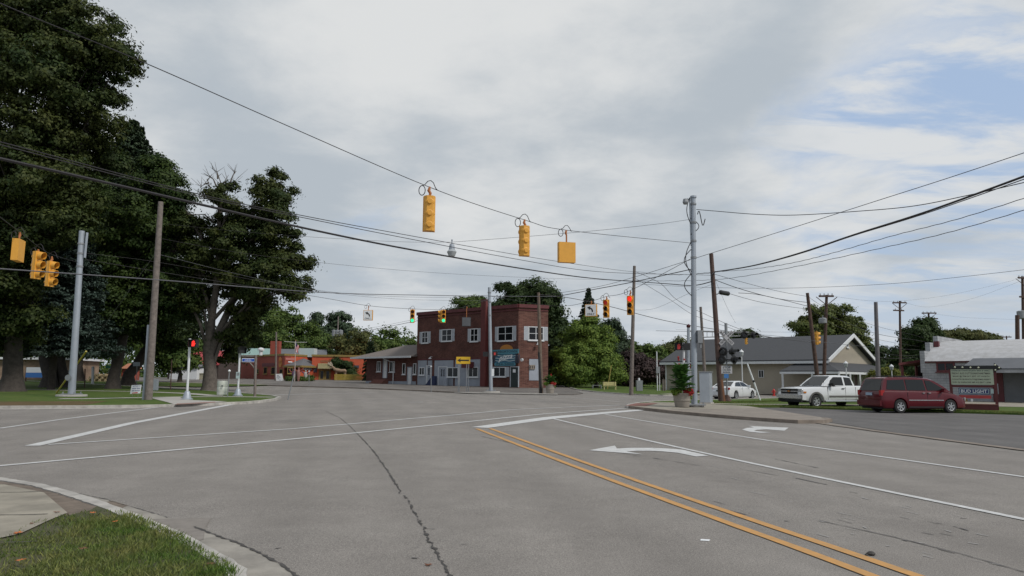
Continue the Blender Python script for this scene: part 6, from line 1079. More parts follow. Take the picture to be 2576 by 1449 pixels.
# sedan heading 44
loc = GX(1847, 58.2, .0)
t, body, cab, side, bside, cross, end = vehicle('sedan', 'white four-door sedan driving away on the side street past the beige building', 'car', loc, R_(44), m_carw,
    [(-2.46, .66, .86, .10), (-2.42, .92, .92, .04), (-2.3, 1.02, .95), (-1.6, 1.05, .99), (-.4, 1.0, 1.), (.9, .96, 1.), (1.7, .88, .97), (2.25, .72, .88, .02), (2.42, .58, .78, .06)], .96, 1.85, (-1.42, 1.40), .335,
    [(-1.98, 1.0), (-1.5, 1.22), (-1.05, 1.40), (-.6, 1.46), (.0, 1.47), (.35, 1.42), (.85, 1.16), (1.22, .94)], 1.46, 1.22, zb=.22)
side([(-1.42, 1.05), (-1.12, 1.30), (-.95, 1.36), (-.38, 1.385), (-.38, 1.03)], m_cglass, 'side_window'); side([(-.30, 1.03), (-.30, 1.385), (.22, 1.36), (.74, 1.10), (.78, 1.02)], m_cglass, 'side_window')
cross((-1.93, 1.02), (-1.08, 1.385), .70, .54, m_cglass, 'rear_window', -.02); cross((.40, 1.385), (1.16, .98), .54, .68, m_cglass, 'windshield', -.02)
for s in (-1, 1): end(-2.47, *sorted((s*.58, s*.86)), .78, .95, m_tail, 'tail_light', .14); end(2.3, *sorted((s*.5, s*.78)), .56, .68, m_hl, 'headlight', .1)
end(-2.55, -.82, .82, .36, .64, m_carw, 'rear_bumper', .16); end(-2.56, -.2, .2, .62, .74, mat('dark plate', (.05, .07, .06), .5), 'number_plate', .12)
bside(-.65, -.5, .86, .89, m_whitep, 'door_handle', .02); bside(.25, .4, .86, .89, m_whitep, 'door_handle', .02); mirror(body, .74, .98, .9, m_carw)
for x in (-.34, .78): bside(x, x+.012, .3, .95, m_under, 'door_gap', .002)
# distant silver car in the left park gap
p = GX(160, 98, .0)
t, body, cab, side, bside, cross, end = vehicle('sedan', 'distant silver car parked beyond the park trunks on the left', 'car', p, R_(150), mat('silver paint', (.35, .38, .42), .25, metal=.5), [(-2.3, .7, .88, .06), (-2.2, .95, .95), (0, .95, 1.), (1.6, .85, .97), (2.2, .65, .85, .04)], .93, 1.78, (-1.35, 1.35), .32, [(-1.7, .95), (-1.1, 1.35), (-.3, 1.42), (.3, 1.36), (1.15, .92)], 1.42, 1.2)
side([(-1.2, 1.0), (-.9, 1.28), (.2, 1.3), (.75, 1.0)], m_cglass, 'side_window'); cross((.34, 1.34), (1.1, .95), .52, .66, m_cglass, 'windshield', -.02); cross((-1.65, .98), (-1.14, 1.31), .66, .52, m_cglass, 'rear_window', -.02)
# ================================================================ STREET FURNITURE
m_pot = mat('taupe pot', (.27, .24, .205), .7, .08, 4.); m_canna = foliage('canna leaves', (.045, .12, .025), (.075, .17, .04)); m_lime = foliage('lime leaves', (.14, .22, .03), (.20, .28, .05)); m_flr = mat('red flowers', (.42, .02, .012), .6, .2, 10., island=.3)
def planter(label, u, vb, Y, rt, rb, hp, canna_h, seed, flow=True, zoff=.12):
    b = GX(u, Y, zoff); t = tag(empty('flower_planter', b), label, 'planter'); r = random.Random(seed); mb = MB()
    mb.lathe([(rb, 0), (rb*1.04, .03), (rb+(rt-rb)*.45, hp*.42), (rb+(rt-rb)*.5+.02, hp*.44), (rb+(rt-rb)*.58+.02, hp*.56), (rb+(rt-rb)*.6, hp*.58), (rt*.97, hp*.88), (rt*1.04, hp*.9), (rt*1.05, hp), (rt*.9, hp), (rt*.88, hp-.06), (0, hp-.06)], tuple(b), 28); mb.build('pot', m_pot, t, smooth=True)
    mb = MB(); n = int(150*canna_h/1.6)
    for k in range(n):
        a = r.uniform(0, 6.28); st = r.uniform(0, .45)*rt*1.3; z = hp+r.uniform(.05, 1)*canna_h*.75; st *= 1.25-(z-hp)/canna_h*.9; L_ = r.uniform(.46, .72)*min(1, canna_h/1.2+.2); up = r.uniform(.3, 1.2)*(.6+(z-hp)/canna_h)
        o = b+Vector((math.cos(a)*st, math.sin(a)*st, z)); d = Vector((math.cos(a), math.sin(a), up)).normalized(); sd_ = Vector((-math.sin(a), math.cos(a), r.uniform(-.3, .3))).normalized(); w = L_*.21; i = len(mb.v); vs = []
        for q, wq in ((0, .15), (.25, .85), (.5, 1), (.75, .7), (1, .04)):
            c = o+d*L_*q-Vector((0, 0, L_*.28*q*q)); vs += [c-sd_*w*wq+Vector((0, 0, .03*wq)), c, c+sd_*w*wq+Vector((0, 0, .03*wq))]
        mb.add(vs, [(3*j+e, 3*j+e+1, 3*j+e+4, 3*j+e+3) for j in range(4) for e in (0, 1)])
    for k in range(9): a = r.uniform(0, 6.28); q = .25*rt; mb.tube([b+Vector((math.cos(a)*q, math.sin(a)*q, hp-.05)), b+Vector((math.cos(a)*q*1.6, math.sin(a)*q*1.6, hp+canna_h*r.uniform(.6, .95)))], .013, 5)
    mb.build('canna_leaves', m_canna, t, smooth=True, fix=False)
    def cl(n, cx, cy, cz, sx_, sz, size, m, nm, sd):
        rg = np.random.default_rng(sd); P = rg.normal(0, 1, (n, 3)); P /= np.linalg.norm(P, axis=1)[:, None]; P *= rg.random((n, 1))**.4; P = P*np.array([sx_, sx_*.8, sz])+np.array([b.x+cx, b.y+cy, b.z+cz]); leaf_mesh(nm, m, t, P, rg.normal(0, 1, (n, 3))+np.array([0, -.5, .6]), size, .7, sd)
    k = rt/.45; cl(420, -.36*k, -.30*k, hp+.06, .26*k, .17*k, .09*k, m_lime, 'lime_leaves', seed+1); cl(160, .36*k, -.1*k, hp-.1, .14*k, .26*k, .09*k, m_lime, 'lime_leaves', seed+2)
    if flow: cl(520, .26*k, -.24*k, hp+.06, .27*k, .2*k, .085*k, m_flr, 'red_flowers', seed+3)
    for q in range(4): cl(26, r.uniform(-.15, .22)*k, r.uniform(-.1, .1), hp+canna_h*r.uniform(.82, 1.1), .05*k, .07*k, .06*k, m_flr, 'red_flowers', seed+5+q)
planter('big taupe pot with tall canna leaves and red flowers on the right corner', 1716, 1023, 36.1, .46, .33, .70, 1.62, 3)
planter('taupe pot with bright lime leaves and red flowers before the brick corner', 1384, 991, 59.0, .40, .28, .72, .75, 9)
# control cabinet
c = GX(1770, 42.5, .1); t = tag(empty('control_cabinet', c), 'tall grey traffic control cabinet behind the big steel mast', 'cabinet'); mb = MB(); w0 = .36; mb.obox((c.x-.30, c.y-.3, c.z+.08), (.56, -.1, 0), (.35, .62, 0), (0, 0, 1.75)); mb.build('cabinet_body', m_galv, t, bevel=.012); mb = MB(); mb.obox((c.x-.34, c.y-.34, c.z-.05), (.64, -.11, 0), (.38, .68, 0), (0, 0, .129)); mb.build('plinth', m_conc2, t); mb = MB(); mb.obox((c.x-.33, c.y-.33, c.z+1.835), (.62, -.11, 0), (.38, .68, 0), (0, 0, .05)); mb.build('lid', m_galvd, t)
# railroad crossing signal
c = GX(1829, 47.5, .1); t = tag(empty('railroad_crossing_signal', c), 'railroad crossing signal with white crossbuck and black unlit lamps', 'crossing signal'); tp = PT(1826, 813, 47.5)
mb = MB(); mb.tube([c, tp-Vector((0, 0, 1.1))], .055, 8); mb.tube([tp-Vector((0, 0, 1.1)), tp], .1, 8); mb.build('pole', m_galvd, t); mb = MB(); mb.lathe([(.3, 0), (.3, .05), (.16, .3), (.1, .45)], tuple(c), 12); mb.build('base', m_woodd, t)
cc = PT(1827, 850, 47.3)
for k, (sg_, s1, s2) in enumerate(((1, 'CROSS', 'ING'), (-1, 'RAIL', 'ROAD'))):
    ex = Vector((.70, 0, .70*sg_)).normalized(); ez = Vector((-ex.z, 0, ex.x)); o = cc+Vector((0, -.02-k*.03, 0)); mb = MB(); mb.obox(o-ex*.61-ez*.115, ex*1.22, ez*.23, (0, .02, 0)); bl = mb.build('crossbuck_blade', mat('sign pale grey', (.42, .41, .42), .6), t)
    text(s1, 'lettering', m_blacks, bl, o-ex*.34+Vector((0, -.006, 0)), ex, ez, .15, .42); text(s2, 'lettering', m_blacks, bl, o+ex*.34+Vector((0, -.006, 0)), ex, ez, .15, .42)
def rrl(t, u, v, Y, rot=0., r=.175):
    c = PT(u, v, Y); M = Matrix.Rotation(rot, 3, 'Z'); mb = MB(); mb.lathe([(r*1.75, 0), (r*1.75, .012)], (0, 0, 0), 20, 'y'); mb.lathe([(r, -.16), (r*1.05, -.15), (r*1.05, .16), (r*.5, .2)], (0, 0, 0), 16, 'y'); n = 9
    A1 = [(r*1.05*math.cos(a), -.15, r*1.05*math.sin(a)) for a in np.linspace(0, math.pi, n)]; A2 = [(x, -.42, z) for x, y, z in A1]; mb.add(A1+A2, [(i, i+1, n+i+1, n+i) for i in range(n-1)]); mb.v = [tuple(M @ Vector(p)+c) for p in mb.v]; l = mb.build('flasher_lamp', m_black, t)
    mb = MB(); mb.lathe([(0, -.17), (r*.9, -.165)], (0, 0, 0), 14, 'y'); mb.v = [tuple(M @ Vector(p)+c) for p in mb.v]; mb.build('lens', m_blk, l)
for u, v, a in ((1818, 885, -.5), (1842, 885, .9), (1814, 905, -.3), (1847, 905, .7)): rrl(t, u, v, 47.3, a)
for v in (885, 905): mb = MB(); mb.tube([PT(1814, v, 47.4), PT(1845, v, 47.4)], .035, 6); mb.build('bracket', m_black, t)
p = PT(1828, 930, 47.35); mb = MB(); mb.box(p.x-.36, p.x+.36, p.y-.02, p.y, p.z-.26, p.z+.26); pl = mb.build('stop_plate', mat('sign pale grey', (.42, .41, .42), .6), t)
for s, dz, h, w in (('STOP', .15, .14, .52), ('ON RED', -.02, .11, .56), ('SIGNAL', -.17, .11, .54)): text(s, 'lettering', m_navl, pl, p+Vector((0, -.024, dz)), (1, 0, 0), (0, 0, 1), h, w)
p = PT(1827, 946, 47.35); mb = MB(); mb.box(p.x-.15, p.x+.15, p.y-.02, p.y, p.z-.14, p.z+.14); mb.build('blue_plate', mat('plate blue', (.05, .17, .42), .5), t)
# gantry
c = GX(1731, 58, .1); t = tag(empty('crossing_gantry', c), 'cantilever gantry reaching over the street with crossing lamps behind the big mast', 'crossing gantry'); tp = PT(1732, 824, 58)
mb = MB(); mb.tube([c, tp], .12, 10); mb.build('post', m_galv, t, smooth=True); mb = MB(); mb.lathe([(0, .2), (.15, .12), (.18, 0), (.12, -.12), (.05, -.15)], tuple(tp+Vector((0, 0, .1))), 12); mb.build('bell', m_dredl, t)
mb = MB(); a0, a1, b0, b1 = PT(1732, 832, 58), PT(1884, 836, 58.5), PT(1732, 849, 58), PT(1865, 845, 58.5)
for o in (0, .5): mb.tube([a0+Vector((0, o, 0)), a1+Vector((0, o, 0))], .035, 6); mb.tube([b0+Vector((0, o, 0)), b1+Vector((0, o, 0))], .035, 6)
for k in range(11): q = (k+.5)/11.5; x0, x1 = a0.lerp(a1, q), b0.lerp(b1, min(1, q*1.12)); x1.x = x0.x; mb.tube([x0, x1], .022, 4); mb.tube([x0, x0+Vector((0, .5, 0))], .02, 4)
mb.build('truss', m_galvd, t)
rrl(t, 1872, 843, 58.2, -.2, .17); rrl(t, 1895, 843, 58.2, .4, .17); mb = MB(); mb.tube([PT(1870, 843, 58.3), PT(1897, 843, 58.3)], .04, 6); mb.build('bracket', m_black, t)
signal('small yellow signal hanging under the crossing gantry lamps', 1877, 848, 58.3, .12, math.pi*.5+.25, scale=.50)
# gate arm
a_ = GX(1913, 53, .1); tp = PT(1880, 915, 53); mb = MB(); mb.tube([a_+Vector((0, 0, -.05)), a_.lerp(tp, .5), tp], [.05, .07, .05], 8); g = mb.build('gate_arm', m_signw, origin=a_, smooth=True); tag(g, 'white raised crossing gate arm slanting left before the beige building', 'gate arm'); g['_o'] = tuple(a_); mb = MB(); p = a_.lerp(tp, .52); d = (tp-a_).normalized(); mb.tube([p-d*.08, p+d*.08], .08, 8); mb.build('band', m_black, g)
# lamps
def street_lamp(label, u, vt, Y):
    b = GX(u, Y, .1); tp = PT(u, vt, Y); tp.x = b.x; t = tag(empty('street_lamp', b), label, 'street lamp', 'small white street lamps'); mb = MB(); mb.lathe([(.14, 0), (.14, .15), (.07, .3), (.05, .6), (.045, tp.z-b.z-.55)], tuple(b), 10); mb.build('post', m_whitep, t, smooth=True)
    z = tp.z-b.z; mb = MB(); mb.lathe([(.06, z-.55), (.15, z-.5), (.2, z-.22), (.18, z-.2)], tuple(b), 10); mb.build('lantern', mat('frosted glass', (.35, .37, .38), .25), t, smooth=True); mb = MB(); mb.lathe([(.22, z-.2), (.20, z-.16), (.10, z-.06), (.05, z), (0, z+.04)], tuple(b), 10); mb.build('cap', m_whitep, t, smooth=True)
street_lamp('white street lamp standing behind the sedan before the beige wall', 1869, 880, 63); street_lamp('white street lamp in front of the beige gable porch', 2132, 909, 67); street_lamp('white street lamp between the metal pole and the garage lean-to', 2247, 917, 70)
def hydrant(label, u, Y):
    b = GX(u, Y, .1); t = tag(empty('fire_hydrant', b), label, 'fire hydrant'); m = mat('hydrant red', (.42, .03, .025), .5); mb = MB(); mb.lathe([(.15, 0), (.15, .05), (.10, .08), (.10, .45), (.13, .47), (.13, .5), (.09, .6), (.03, .66), (.03, .7)], tuple(b), 12); mb.build('barrel', m, t, smooth=True)
    for s in (-1, 1): mb = MB(); mb.lathe([(.05, 0), (.05, s*.09), (.06, s*.09), (.06, s*.12)], (b.x+s*.08, b.y, b.z+.38), 8, 'x'); mb.build('outlet', m, t)
hydrant('red fire hydrant in the grass before the beige building wall', 1947, 68)
# service pole left of beige building and two posts
b = GX(1654, 78, .1); tp = PT(1652, 884, 78); t = tag(empty('service_pole', b), 'thin pale service pole with a meter box left of the beige building', 'pole'); mb = MB(); mb.tube([b, tp], .06, 8); mb.tube([b+Vector((.25, 0, 0)), b+Vector((.25, 0, 2.3))], .04, 6); mb.build('shaft', m_whitep, t); mb = MB(); mb.box(b.x-.15, b.x+.25, b.y-.3, b.y-.1, b.z+1.9, b.z+2.6); mb.build('meter_box', m_galvd, t)
for u, l in ((1668, 'left'), (1673, 'right')): b = GX(u, 79, .1); mb = MB(); mb.tube([b, b+Vector((0, 0, 1.25))], [.1, .09], 8); tag(mb.build('wooden_post', m_wood, origin=b), l+' of two short wooden posts at the left end of the beige building', 'post', 'short posts by the beige building')
b = GX(1818, 47.0, .1); mb = MB(); mb.obox(b+Vector((.05, -.1, 0)), (.12, 0, 0), (0, .1, 0), (-.14, 0, 1.45)); tag(mb.build('wooden_stake', mat('orange brown stake', (.20, .09, .05), .9, .2, 5.), origin=b), 'slanted reddish stake between the leaning pole and the crossing signal', 'stake')
# bench
b = GX(1534, 77.5, .1); t = tag(empty('park_bench', b), 'pale yellow slatted bench under the bright green tree', 'bench'); m_yb = mat('pale yellow paint', (.50, .45, .22), .6, .08, 4.)
mb = MB(); [mb.box(b.x-.72, b.x+.72, b.y-.35+.1*k, b.y-.27+.1*k, b.z+.38, b.z+.42) for k in range(5)]; mb.build('seat', m_yb, t); mb = MB(); [mb.box(b.x-.72, b.x+.72, b.y+.18, b.y+.22, b.z+.46+.13*k, b.z+.56+.13*k) for k in range(3)]; mb.build('backrest', m_yb, t)
for s in (-.62, .62): mb = MB(); mb.box(b.x+s-.04, b.x+s+.04, b.y-.3, b.y-.22, b.z, b.z+.38); mb.box(b.x+s-.04, b.x+s+.04, b.y+.12, b.y+.18, b.z, b.z+.84); mb.box(b.x+s-.04, b.x+s+.04, b.y-.22, b.y+.12, b.z+.3, b.z+.36); mb.build('leg', m_yb, t)
b = GX(1528, 80, .1); mb = MB(); mb.tube([b, PT(1538, 919, 80)], .05, 6); tag(mb.build('guy_guard', mat('mustard plastic', (.30, .24, .06), .6), origin=b), 'mustard yellow slanted guy guard beside the bench tree', 'guy guard')
b = GX(1502, 80, .1); mb = MB(); mb.box(b.x-.5, b.x+.5, b.y, b.y+.6, b.z+.35, b.z+.4); mb.box(b.x-.5, b.x-.42, b.y, b.y+.6, b.z, b.z+.349); mb.box(b.x+.42, b.x+.5, b.y, b.y+.6, b.z, b.z+.349); tag(mb.build('low_table', m_galvd, origin=b), 'low grey table in the shade left of the yellow bench', 'table')
b = GX(1608, 75, .1); t = tag(empty('utility_box', b), 'grey utility pedestal box just right of the straight wooden pole', 'utility box'); mb = MB(); mb.box(b.x-.3, b.x+.35, b.y-.2, b.y+.3, b.z, b.z+1.1); mb.build('case', m_galvd, t, bevel=.02); mb = MB(); mb.lathe([(.12, 0), (.1, .2), (0, .25)], (b.x, b.y, b.z+1.1), 8); mb.build('cap', m_whitep, t)
# arrow sign
b = GX(1165, 61.5, .06); Y = 61.5; t = tag(empty('arrow_sign', b), 'yellow warning sign with black left arrow on four thin posts', 'sign'); a_, b_ = PT(1148, 897.5, Y), PT(1183, 915.5, Y); mb = MB(); mb.box(a_.x, b_.x, Y-.06, Y-.04, b_.z, a_.z); pl = mb.build('panel', mat('sign yellow', (.66, .40, .02), .5), t)
cx_, cz_ = (a_.x+b_.x)/2, (a_.z+b_.z)/2; w = (b_.x-a_.x)/2; mb = MB(); h = (a_.z-b_.z)/2; mb.prism([(cx_-w*.85, Y-.065, cz_), (cx_-w*.35, Y-.065, cz_+h*.62), (cx_-w*.42, Y-.065, cz_+h*.2), (cx_+w*.82, Y-.065, cz_+h*.2), (cx_+w*.82, Y-.065, cz_-h*.2), (cx_-w*.42, Y-.065, cz_-h*.2), (cx_-w*.35, Y-.065, cz_-h*.62)], (0, .004, 0)); mb.build('arrow', m_blacks, pl)
for u in (1152.5, 1155, 1173, 1178): q = GX(u, Y, .05); mb = MB(); mb.box(q.x-.03, q.x+.03, Y-.03, Y+.03, q.z, a_.z-(.05 if u < 1174 else .1)); mb.build('post', m_galvd, t)
# thin posts
def post(label, ub, ut, vt, Y, r=.03, m=None, knob=0., zoff=.08, cat='post', name='marker_post'):
    b = GX(ub, Y, zoff); tp = PT(ut, vt, Y); mb = MB(); mb.tube([b-Vector((0, 0, .1)), tp], r, 6); o = mb.build(name, m or m_galvd, origin=b); tag(o, label, cat); o['_o'] = tuple(b)
    if knob: mb = MB(); mb.lathe([(0, -knob), (knob*.8, -knob*.5), (knob, 0), (knob*.8, knob*.5), (0, knob)], tuple(tp), 10); mb.build('reflector', m_signw, o)
    return o
post('thin marker post on the forecourt before the annex and brick corner', 1084.6, 1084.6, 922, 64, .035, knob=.09); post('thin marker post in front of the orange building porch', 777.5, 777.5, 934, 80, .035, knob=.08)
post('leaning bare sign post at the park corner right of the street sign', 724, 742, 934, 41.2, .035); post('thin post with round white top beside the trash barrel', 572, 577, 933, 42, .03, knob=.08)
post('white wooden post standing far back between the park trunks', 233, 234, 922, 80, .16, m_whitep); post('dark thin post in the park lawn between trunks', 213, 214, 928, 66, .06, m_woodd); post('slim dark post in the lawn right of the pedestrian signal', 429, 432, 905, 60, .05, m_woodd)
# street name sign
Y = 43; b = GX(641, Y, .1); t = tag(empty('street_name_sign', b), 'blue street name blade on a grey wooden post at the park corner', 'street sign'); mb = MB(); tp = PT(643.5, 893, Y); mb.tube([b, tp], .085, 4); mb.build('post', m_wood, t); a_, b_ = PT(609, 901, Y), PT(640, 911, Y)
mb = MB(); mb.box(a_.x, b_.x+.1, Y-.03, Y, b_.z, a_.z); bl = mb.build('blade', m_signw, t); mb = MB(); mb.box(a_.x+.03, b_.x-.0, Y-.036, Y-.031, b_.z+.035, a_.z-.035); mb.build('blue_face', mat('street sign blue', (.015, .08, .42), .4), bl)
text('\u2022 HURON \u2022', 'lettering', m_signw, bl, ((a_.x+b_.x)/2, Y-.038, (a_.z+b_.z)/2), (1, 0, 0), (0, 0, 1), .095, .46); mb = MB(); mb.tube([PT(641, 927, Y), PT(628, 912, Y)], .05, 4); mb.tube([PT(607, 896, Y), PT(643, 896.5, Y)], .045, 4); mb.build('bracket', m_wood, t)
# barrel
b = GX(558, 45.2, .11); t = tag(empty('trash_barrel', b), 'white plastic trash barrel on the park sidewalk by the forked tree', 'barrel'); mb = MB(); mb.lathe([(.27, 0), (.29, .05), (.31, .15), (.3, .17), (.31, .2), (.315, .5), (.305, .52), (.315, .55), (.31, .82), (.29, .9), (.26, .9), (.25, .86), (0, .8)], tuple(b), 24); mb.build('barrel_body', mat('off-white plastic', (.50, .52, .46), .5, .06, 3.), t, smooth=True); text('IT', 'lettering', m_navl, t, b+Vector((.10, -.315, .5)), (1, 0, -.05), (.1, 0, 1), .24, .16, shear=.2)
# lawn sign
Y = 38.3; b = GX(341, Y, .1); t = tag(empty('lawn_sign', b), 'small white lawn sign with blue writing and red stripe left of the wooden pole', 'sign'); q = [PT(327, 991, Y), PT(353, 989.5, Y), PT(356, 968, Y), PT(331, 969, Y)]
mb = MB(); mb.prism(q, (0, .01, 0)); pl = mb.build('panel', m_signw, t); ex = (q[1]-q[0]).normalized(); ez = (q[3]-q[0]).normalized()
for k, (s, w) in enumerate((('VICTORY IS', .40), ('NEVER FINAL', .43), ('989-724-0222', .43))): text(s, 'lettering', mat('sign print blue', (.03, .05, .22), .6), pl, q[0]+ex*.28+ez*(.40-.12*k)+Vector((0, -.006, 0)), ex, ez, .065, w)
mb = MB(); o = q[0]+ex*.1+ez*.02+Vector((0, -.004, 0)); mb.quad(o, o+ex*.3, o+ex*.3+ez*.06, o+ez*.04); mb.build('stripe', m_red if False else mat('stripe red', (.5, .03, .03), .6), pl); mb = MB(); [mb.tube([p+Vector((0, .02, 0)), p+Vector((0, .02, -.25))], .006, 4) for p in (q[0]+ex*.12, q[1]-ex*.12)]; mb.build('wire_stake', m_galvd, t)
# utility pedestal behind P1, pedestal signs in park
p = GX(386, 58, .1); mb = MB(); mb.box(p.x-.2, p.x+.25, p.y, p.y+.3, p.z, p.z+.9); tag(mb.build('utility_pedestal', m_galv, origin=p, bevel=.02), 'pale green-grey pedestal box just right of the leaning park pole', 'utility box')
def plate(label, u, v0, v1, Y, w, m, vb=None, name='street_sign'):
    b = GX(u, Y, .1); t = tag(empty(name, b), label, 'sign'); a_, c = PT(u, v0, Y), PT(u, v1, Y); mb = MB(); mb.tube([b, a_+Vector((0, .03, 0))], .03, 6); mb.build('post', m_galvd, t); mb = MB(); mb.box(a_.x-w/2, a_.x+w/2, Y-.03, Y-.01, c.z, a_.z); mb.build('panel', m, t)
plate('small green road sign on a post between the park trunks', 273, 919, 926, 78, .6, mat('sign green', (.02, .22, .12), .5)); plate('grey sign back on a tall post left of the leaning park pole', 344, 911, 921, 66, .62, m_galv); plate('small white sign far back left of the steel mast base', 141, 924, 934, 88, .55, m_whitep)
p = GX(255, 92, 0); t = tag(empty('log_pile', p), 'stack of pale split logs beyond the park road', 'log pile'); r = random.Random(2)
for k in range(14): x, z = (k % 5)*.75-1.6+(k//5)*.3, (k//5)*.34+.2; mb = MB(); mb.tube([(p.x+x, p.y-.4, p.z+z), (p.x+x+.5, p.y+1., p.z+z+r.uniform(-.05, .05))], .2, 8); mb.build('log', mat('cut log', (.40, .31, .18), .9, .25, 5.), t)
p = GX(307, 100, 0); t = tag(empty('orange_awning', p), 'small salmon-coloured shed roof glimpsed between two dark trunks', 'shed'); mb = MB(); q0, q1 = PT(302, 927, 100), PT(316, 914, 100); mb.prism([(q0.x, 100, q0.z), (q1.x+.8, 100, q0.z), (q1.x, 101, q1.z), (q0.x+.5, 101, q1.z)], (0, 3, 0)); mb.build('roof', mat('salmon roof', (.38, .15, .08), .7), t); mb = MB(); mb.box(q0.x+.1, q1.x+.5, 100.3, 103, p.z, q0.z-.02); mb.build('wall', m_ord, t)
# --- things at the orange building
Y = 106; a_ = [PT(u, v, Y) for u, v in ((695, 959), (713, 957.5), (709.5, 940), (693.5, 941))]; b = GX(703, Y, .1); t = tag(empty('sandwich_board', b), 'white sandwich board with dark lines beside the plain wooden pole', 'sign'); mb = MB(); mb.prism(a_, (0, .03, 0)); pl = mb.build('panel', m_signw, t); mb = MB()
for k, (w, s) in enumerate(((.3, .2), (.5, .18), (.6, .16), (.25, .3), (.25, .55))): z = a_[3].z-.22-.17*k; mb.box(a_[3].x+s, a_[3].x+s+w, Y-.01, Y-.002, z, z+.05)
mb.build('printed_lines', m_navl, pl); mb = MB(); mb.prism([p+Vector((.05, .04, 0)) for p in a_], (.35, .6, -.0)); mb.build('rear_panel', m_blacks, t) if False else None
b = GX(741, 103, .1); tp = PT(744, 856, 103); t = tag(empty('flagpole', b), 'white flagpole with a hanging striped flag before the orange building porch', 'flagpole'); mb = MB(); mb.tube([b, tp], [.06, .035], 8); mb.build('shaft', mat('faded white pole', (.5, .42, .38), .6), t); mb = MB(); mb.lathe([(0, -.08), (.08, 0), (0, .08)], tuple(tp), 8); mb.build('finial', m_sun, t)
mb = MB(); n = 9; o = PT(744, 862, 103); W2, H2 = .42, 1.25; grid = [[(o.x+.02+W2*i/4+.05*math.sin(j*.9), 103-.04+.08*math.sin(i*1.7+j*.4), o.z-H2*j/(n-1)-.10*i) for i in range(5)] for j in range(n)]
mb.add([p for r_2 in grid for p in r_2], [(j*5+i, j*5+i+1, j*5+5+i+1, j*5+5+i) for j in range(n-1) for i in range(4)]); mf = mat('striped flag', (.5, .03, .04), .8); fl = mb.build('flag', mf, t); tn = mf.node_tree; tcn = tn.nodes.new('ShaderNodeTexCoord'); wv = tn.nodes.new('ShaderNodeTexWave'); tn.links.new(tcn.outputs['Object'], wv.inputs[0]); wv.inputs['Scale'].default_value = 1.7; rr_ = tn.nodes.new('ShaderNodeMapRange'); rr_.inputs[1].default_value = .45; rr_.inputs[2].default_value = .55; tn.links.new(wv.outputs['Fac'], rr_.inputs[0]); mx = tn.nodes.new('ShaderNodeMix'); mx.data_type = 'RGBA'; tn.links.new(rr_.outputs[0], mx.inputs[0]); mx.inputs[6].default_value = (.5, .03, .04, 1); mx.inputs[7].default_value = (.6, .6, .6, 1); tn.links.new(mx.outputs[2], tn.nodes['Principled BSDF'].inputs['Base Color'])
mb = MB(); mb.add([(p[0], p[1]-.012, p[2]) for r_2 in grid[:4] for p in r_2[:3]], [(j*3+i, j*3+i+1, j*3+3+i+1, j*3+3+i) for j in range(3) for i in range(2)]); mb.build('star_field', mat('flag navy', (.02, .03, .15), .8), fl)
# moose statue
b = GX(853, 115.5, .1); t = tag(empty('moose_statue', b), 'pale brown moose statue with antlers behind the yellow picket fence', 'statue'); m_moose = mat('moose brown', (.25, .17, .11), .8, .25, 4.); z = b.z
mb = MB(); mb.tube([(b.x+1.1, b.y, z+1.35), (b.x+.9, b.y, z+1.5), (b.x+.3, b.y, z+1.45), (b.x-.4, b.y, z+1.55), (b.x-.8, b.y, z+1.75), (b.x-1.05, b.y, z+2.05), (b.x-1.35, b.y, z+2.0), (b.x-1.6, b.y, z+1.75)], [.14, .28, .30, .36, .24, .17, .15, .11], 10); mb.build('body', m_moose, t, smooth=True)
for x, y in ((-.5, -.2), (-.5, .2), (.9, -.2), (.9, .2)): mb = MB(); mb.tube([(b.x+x, b.y+y, z+1.2), (b.x+x+.05, b.y+y, z+.7), (b.x+x, b.y+y, z)], [.18, .09, .08], 8); mb.build('leg', m_moose, t)
for s in (-1, 1): mb = MB(); o = Vector((b.x-1.1, b.y+s*.1, z+2.2)); mb.prism([o, o+Vector((-.3, s*.1, .1)), o+Vector((-.95, s*.1, .45)), o+Vector((-.7, s*.1, .35)), o+Vector((-.75, s*.1, .65)), o+Vector((-.45, s*.1, .4)), o+Vector((-.4, s*.1, .75)), o+Vector((-.15, s*.1, .4))], (0, .06*s, 0)); mb.build('antler', mat('antler bone', (.5, .42, .32), .7), t)
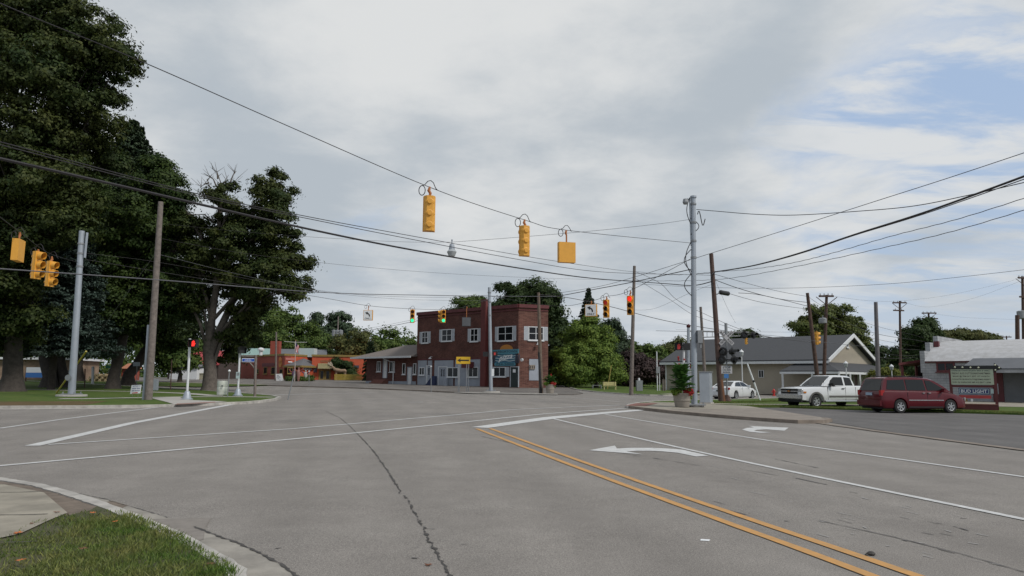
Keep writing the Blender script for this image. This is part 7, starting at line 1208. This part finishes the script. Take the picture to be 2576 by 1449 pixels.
# fence
Y = 113.3; ff = Fac(Pc(841, Y), Pc(912, Y), ter(-27, Y)+.08); t = tag(empty('picket_fence', ff.P(0, 0)), 'mustard yellow picket fence in front of the moose statue', 'fence'); m_pk = mat('mustard pickets', (.38, .28, .05), .7, .12, 4.); n = 34
for k in range(n): x = ff.len*k/n; mb = MB(); ff.poly(mb, [(x, .02), (x+.09, .02), (x+.09, .95), (x+.045, 1.02), (x, .95)], 0, .03); mb.build('picket', m_pk, t)
mb = MB(); [ff.box(mb, 0, ff.len, z, z+.09, -.05, -.002) for z in (.25, .75)]; mb.build('rail', m_pk, t)
vb = g1.P(fpx(g1, 862), 0, .5); t = tag(empty('wall_vine', vb), 'dark leafy bush climbing the orange wall behind the moose statue', 'bush'); P, Q = crown_points([LB(850, 905, 14, 12, 119), LB(862, 920, 20, 18, 119), LB(876, 928, 16, 16, 118.5), LB(845, 918, 10, 10, 119), LB(885, 940, 12, 10, 118.5)], 14000, 5, .6, .4); leaf_mesh('leaves', f_dark, t, P, Q, .24, seed=5); mb = MB(); mb.tube([vb, vb+Vector((0, 0, 2.2))], .08, 5); mb.build('stem', m_bark, t)
# carved figures
def figure(label, u, Y, m1, m2, h, name='carved_statue'):
    b = GX(u, Y, .1); t = tag(empty(name, b), label, 'statue'); mb = MB(); mb.tube([b, b+Vector((0, 0, h*.3)), b+Vector((0, 0, h*.62)), b+Vector((0, 0, h*.78)), b+Vector((0, 0, h*.84)), b+Vector((0, 0, h*.93)), b+Vector((0, 0, h))], [.16, .24, .3, .2, .1, .14, .05], 10); mb.build('body', m1, t, smooth=True)
    mb = MB(); mb.tube([b+Vector((-.2, -.05, h*.7)), b+Vector((-.5, -.15, h*.85)), b+Vector((-.7, -.1, h*1.02))], [.1, .08, .05], 6); mb.build('arm', m2, t); mb = MB(); mb.tube([b+Vector((.2, -.05, h*.7)), b+Vector((.5, -.15, h*.8)), b+Vector((.75, -.1, h*.98))], [.1, .08, .05], 6); mb.build('arm', m2, t)
m_fp = mat('faded pink', (.26, .12, .10), .7, .2, 5.); m_pur = mat('dull purple', (.10, .05, .10), .8, .2, 5.)
figure('carved pink and white figure beside the flagpole at the orange porch', 750, 104, m_fp, m_ord, 2.0); figure('carved figure with white shirt and dark trousers at the orange porch', 768, 105, mat('dull white', (.32, .31, .30), .7, .15, 4.), m_pur, 1.6); figure('dark purple carved figure left of the flagpole', 738, 105, m_pur, m_ord, 1.7)
P, Q = crown_points([LB(738, 953, 16, 5, 105), LB(765, 953, 18, 5, 105.5), LB(778, 950, 8, 7, 106)], 5000, 8, .4, .4); b = GX(760, 105, .1); t = tag(empty('flower_bed', b), 'low green shrubs around the carved statues at the porch', 'shrub'); leaf_mesh('leaves', f_far, t, P, Q, .2, seed=8)
for o in bpy.data.objects:
    if '_o' in o: del o['_o']
    if 'half' in o: del o['half']
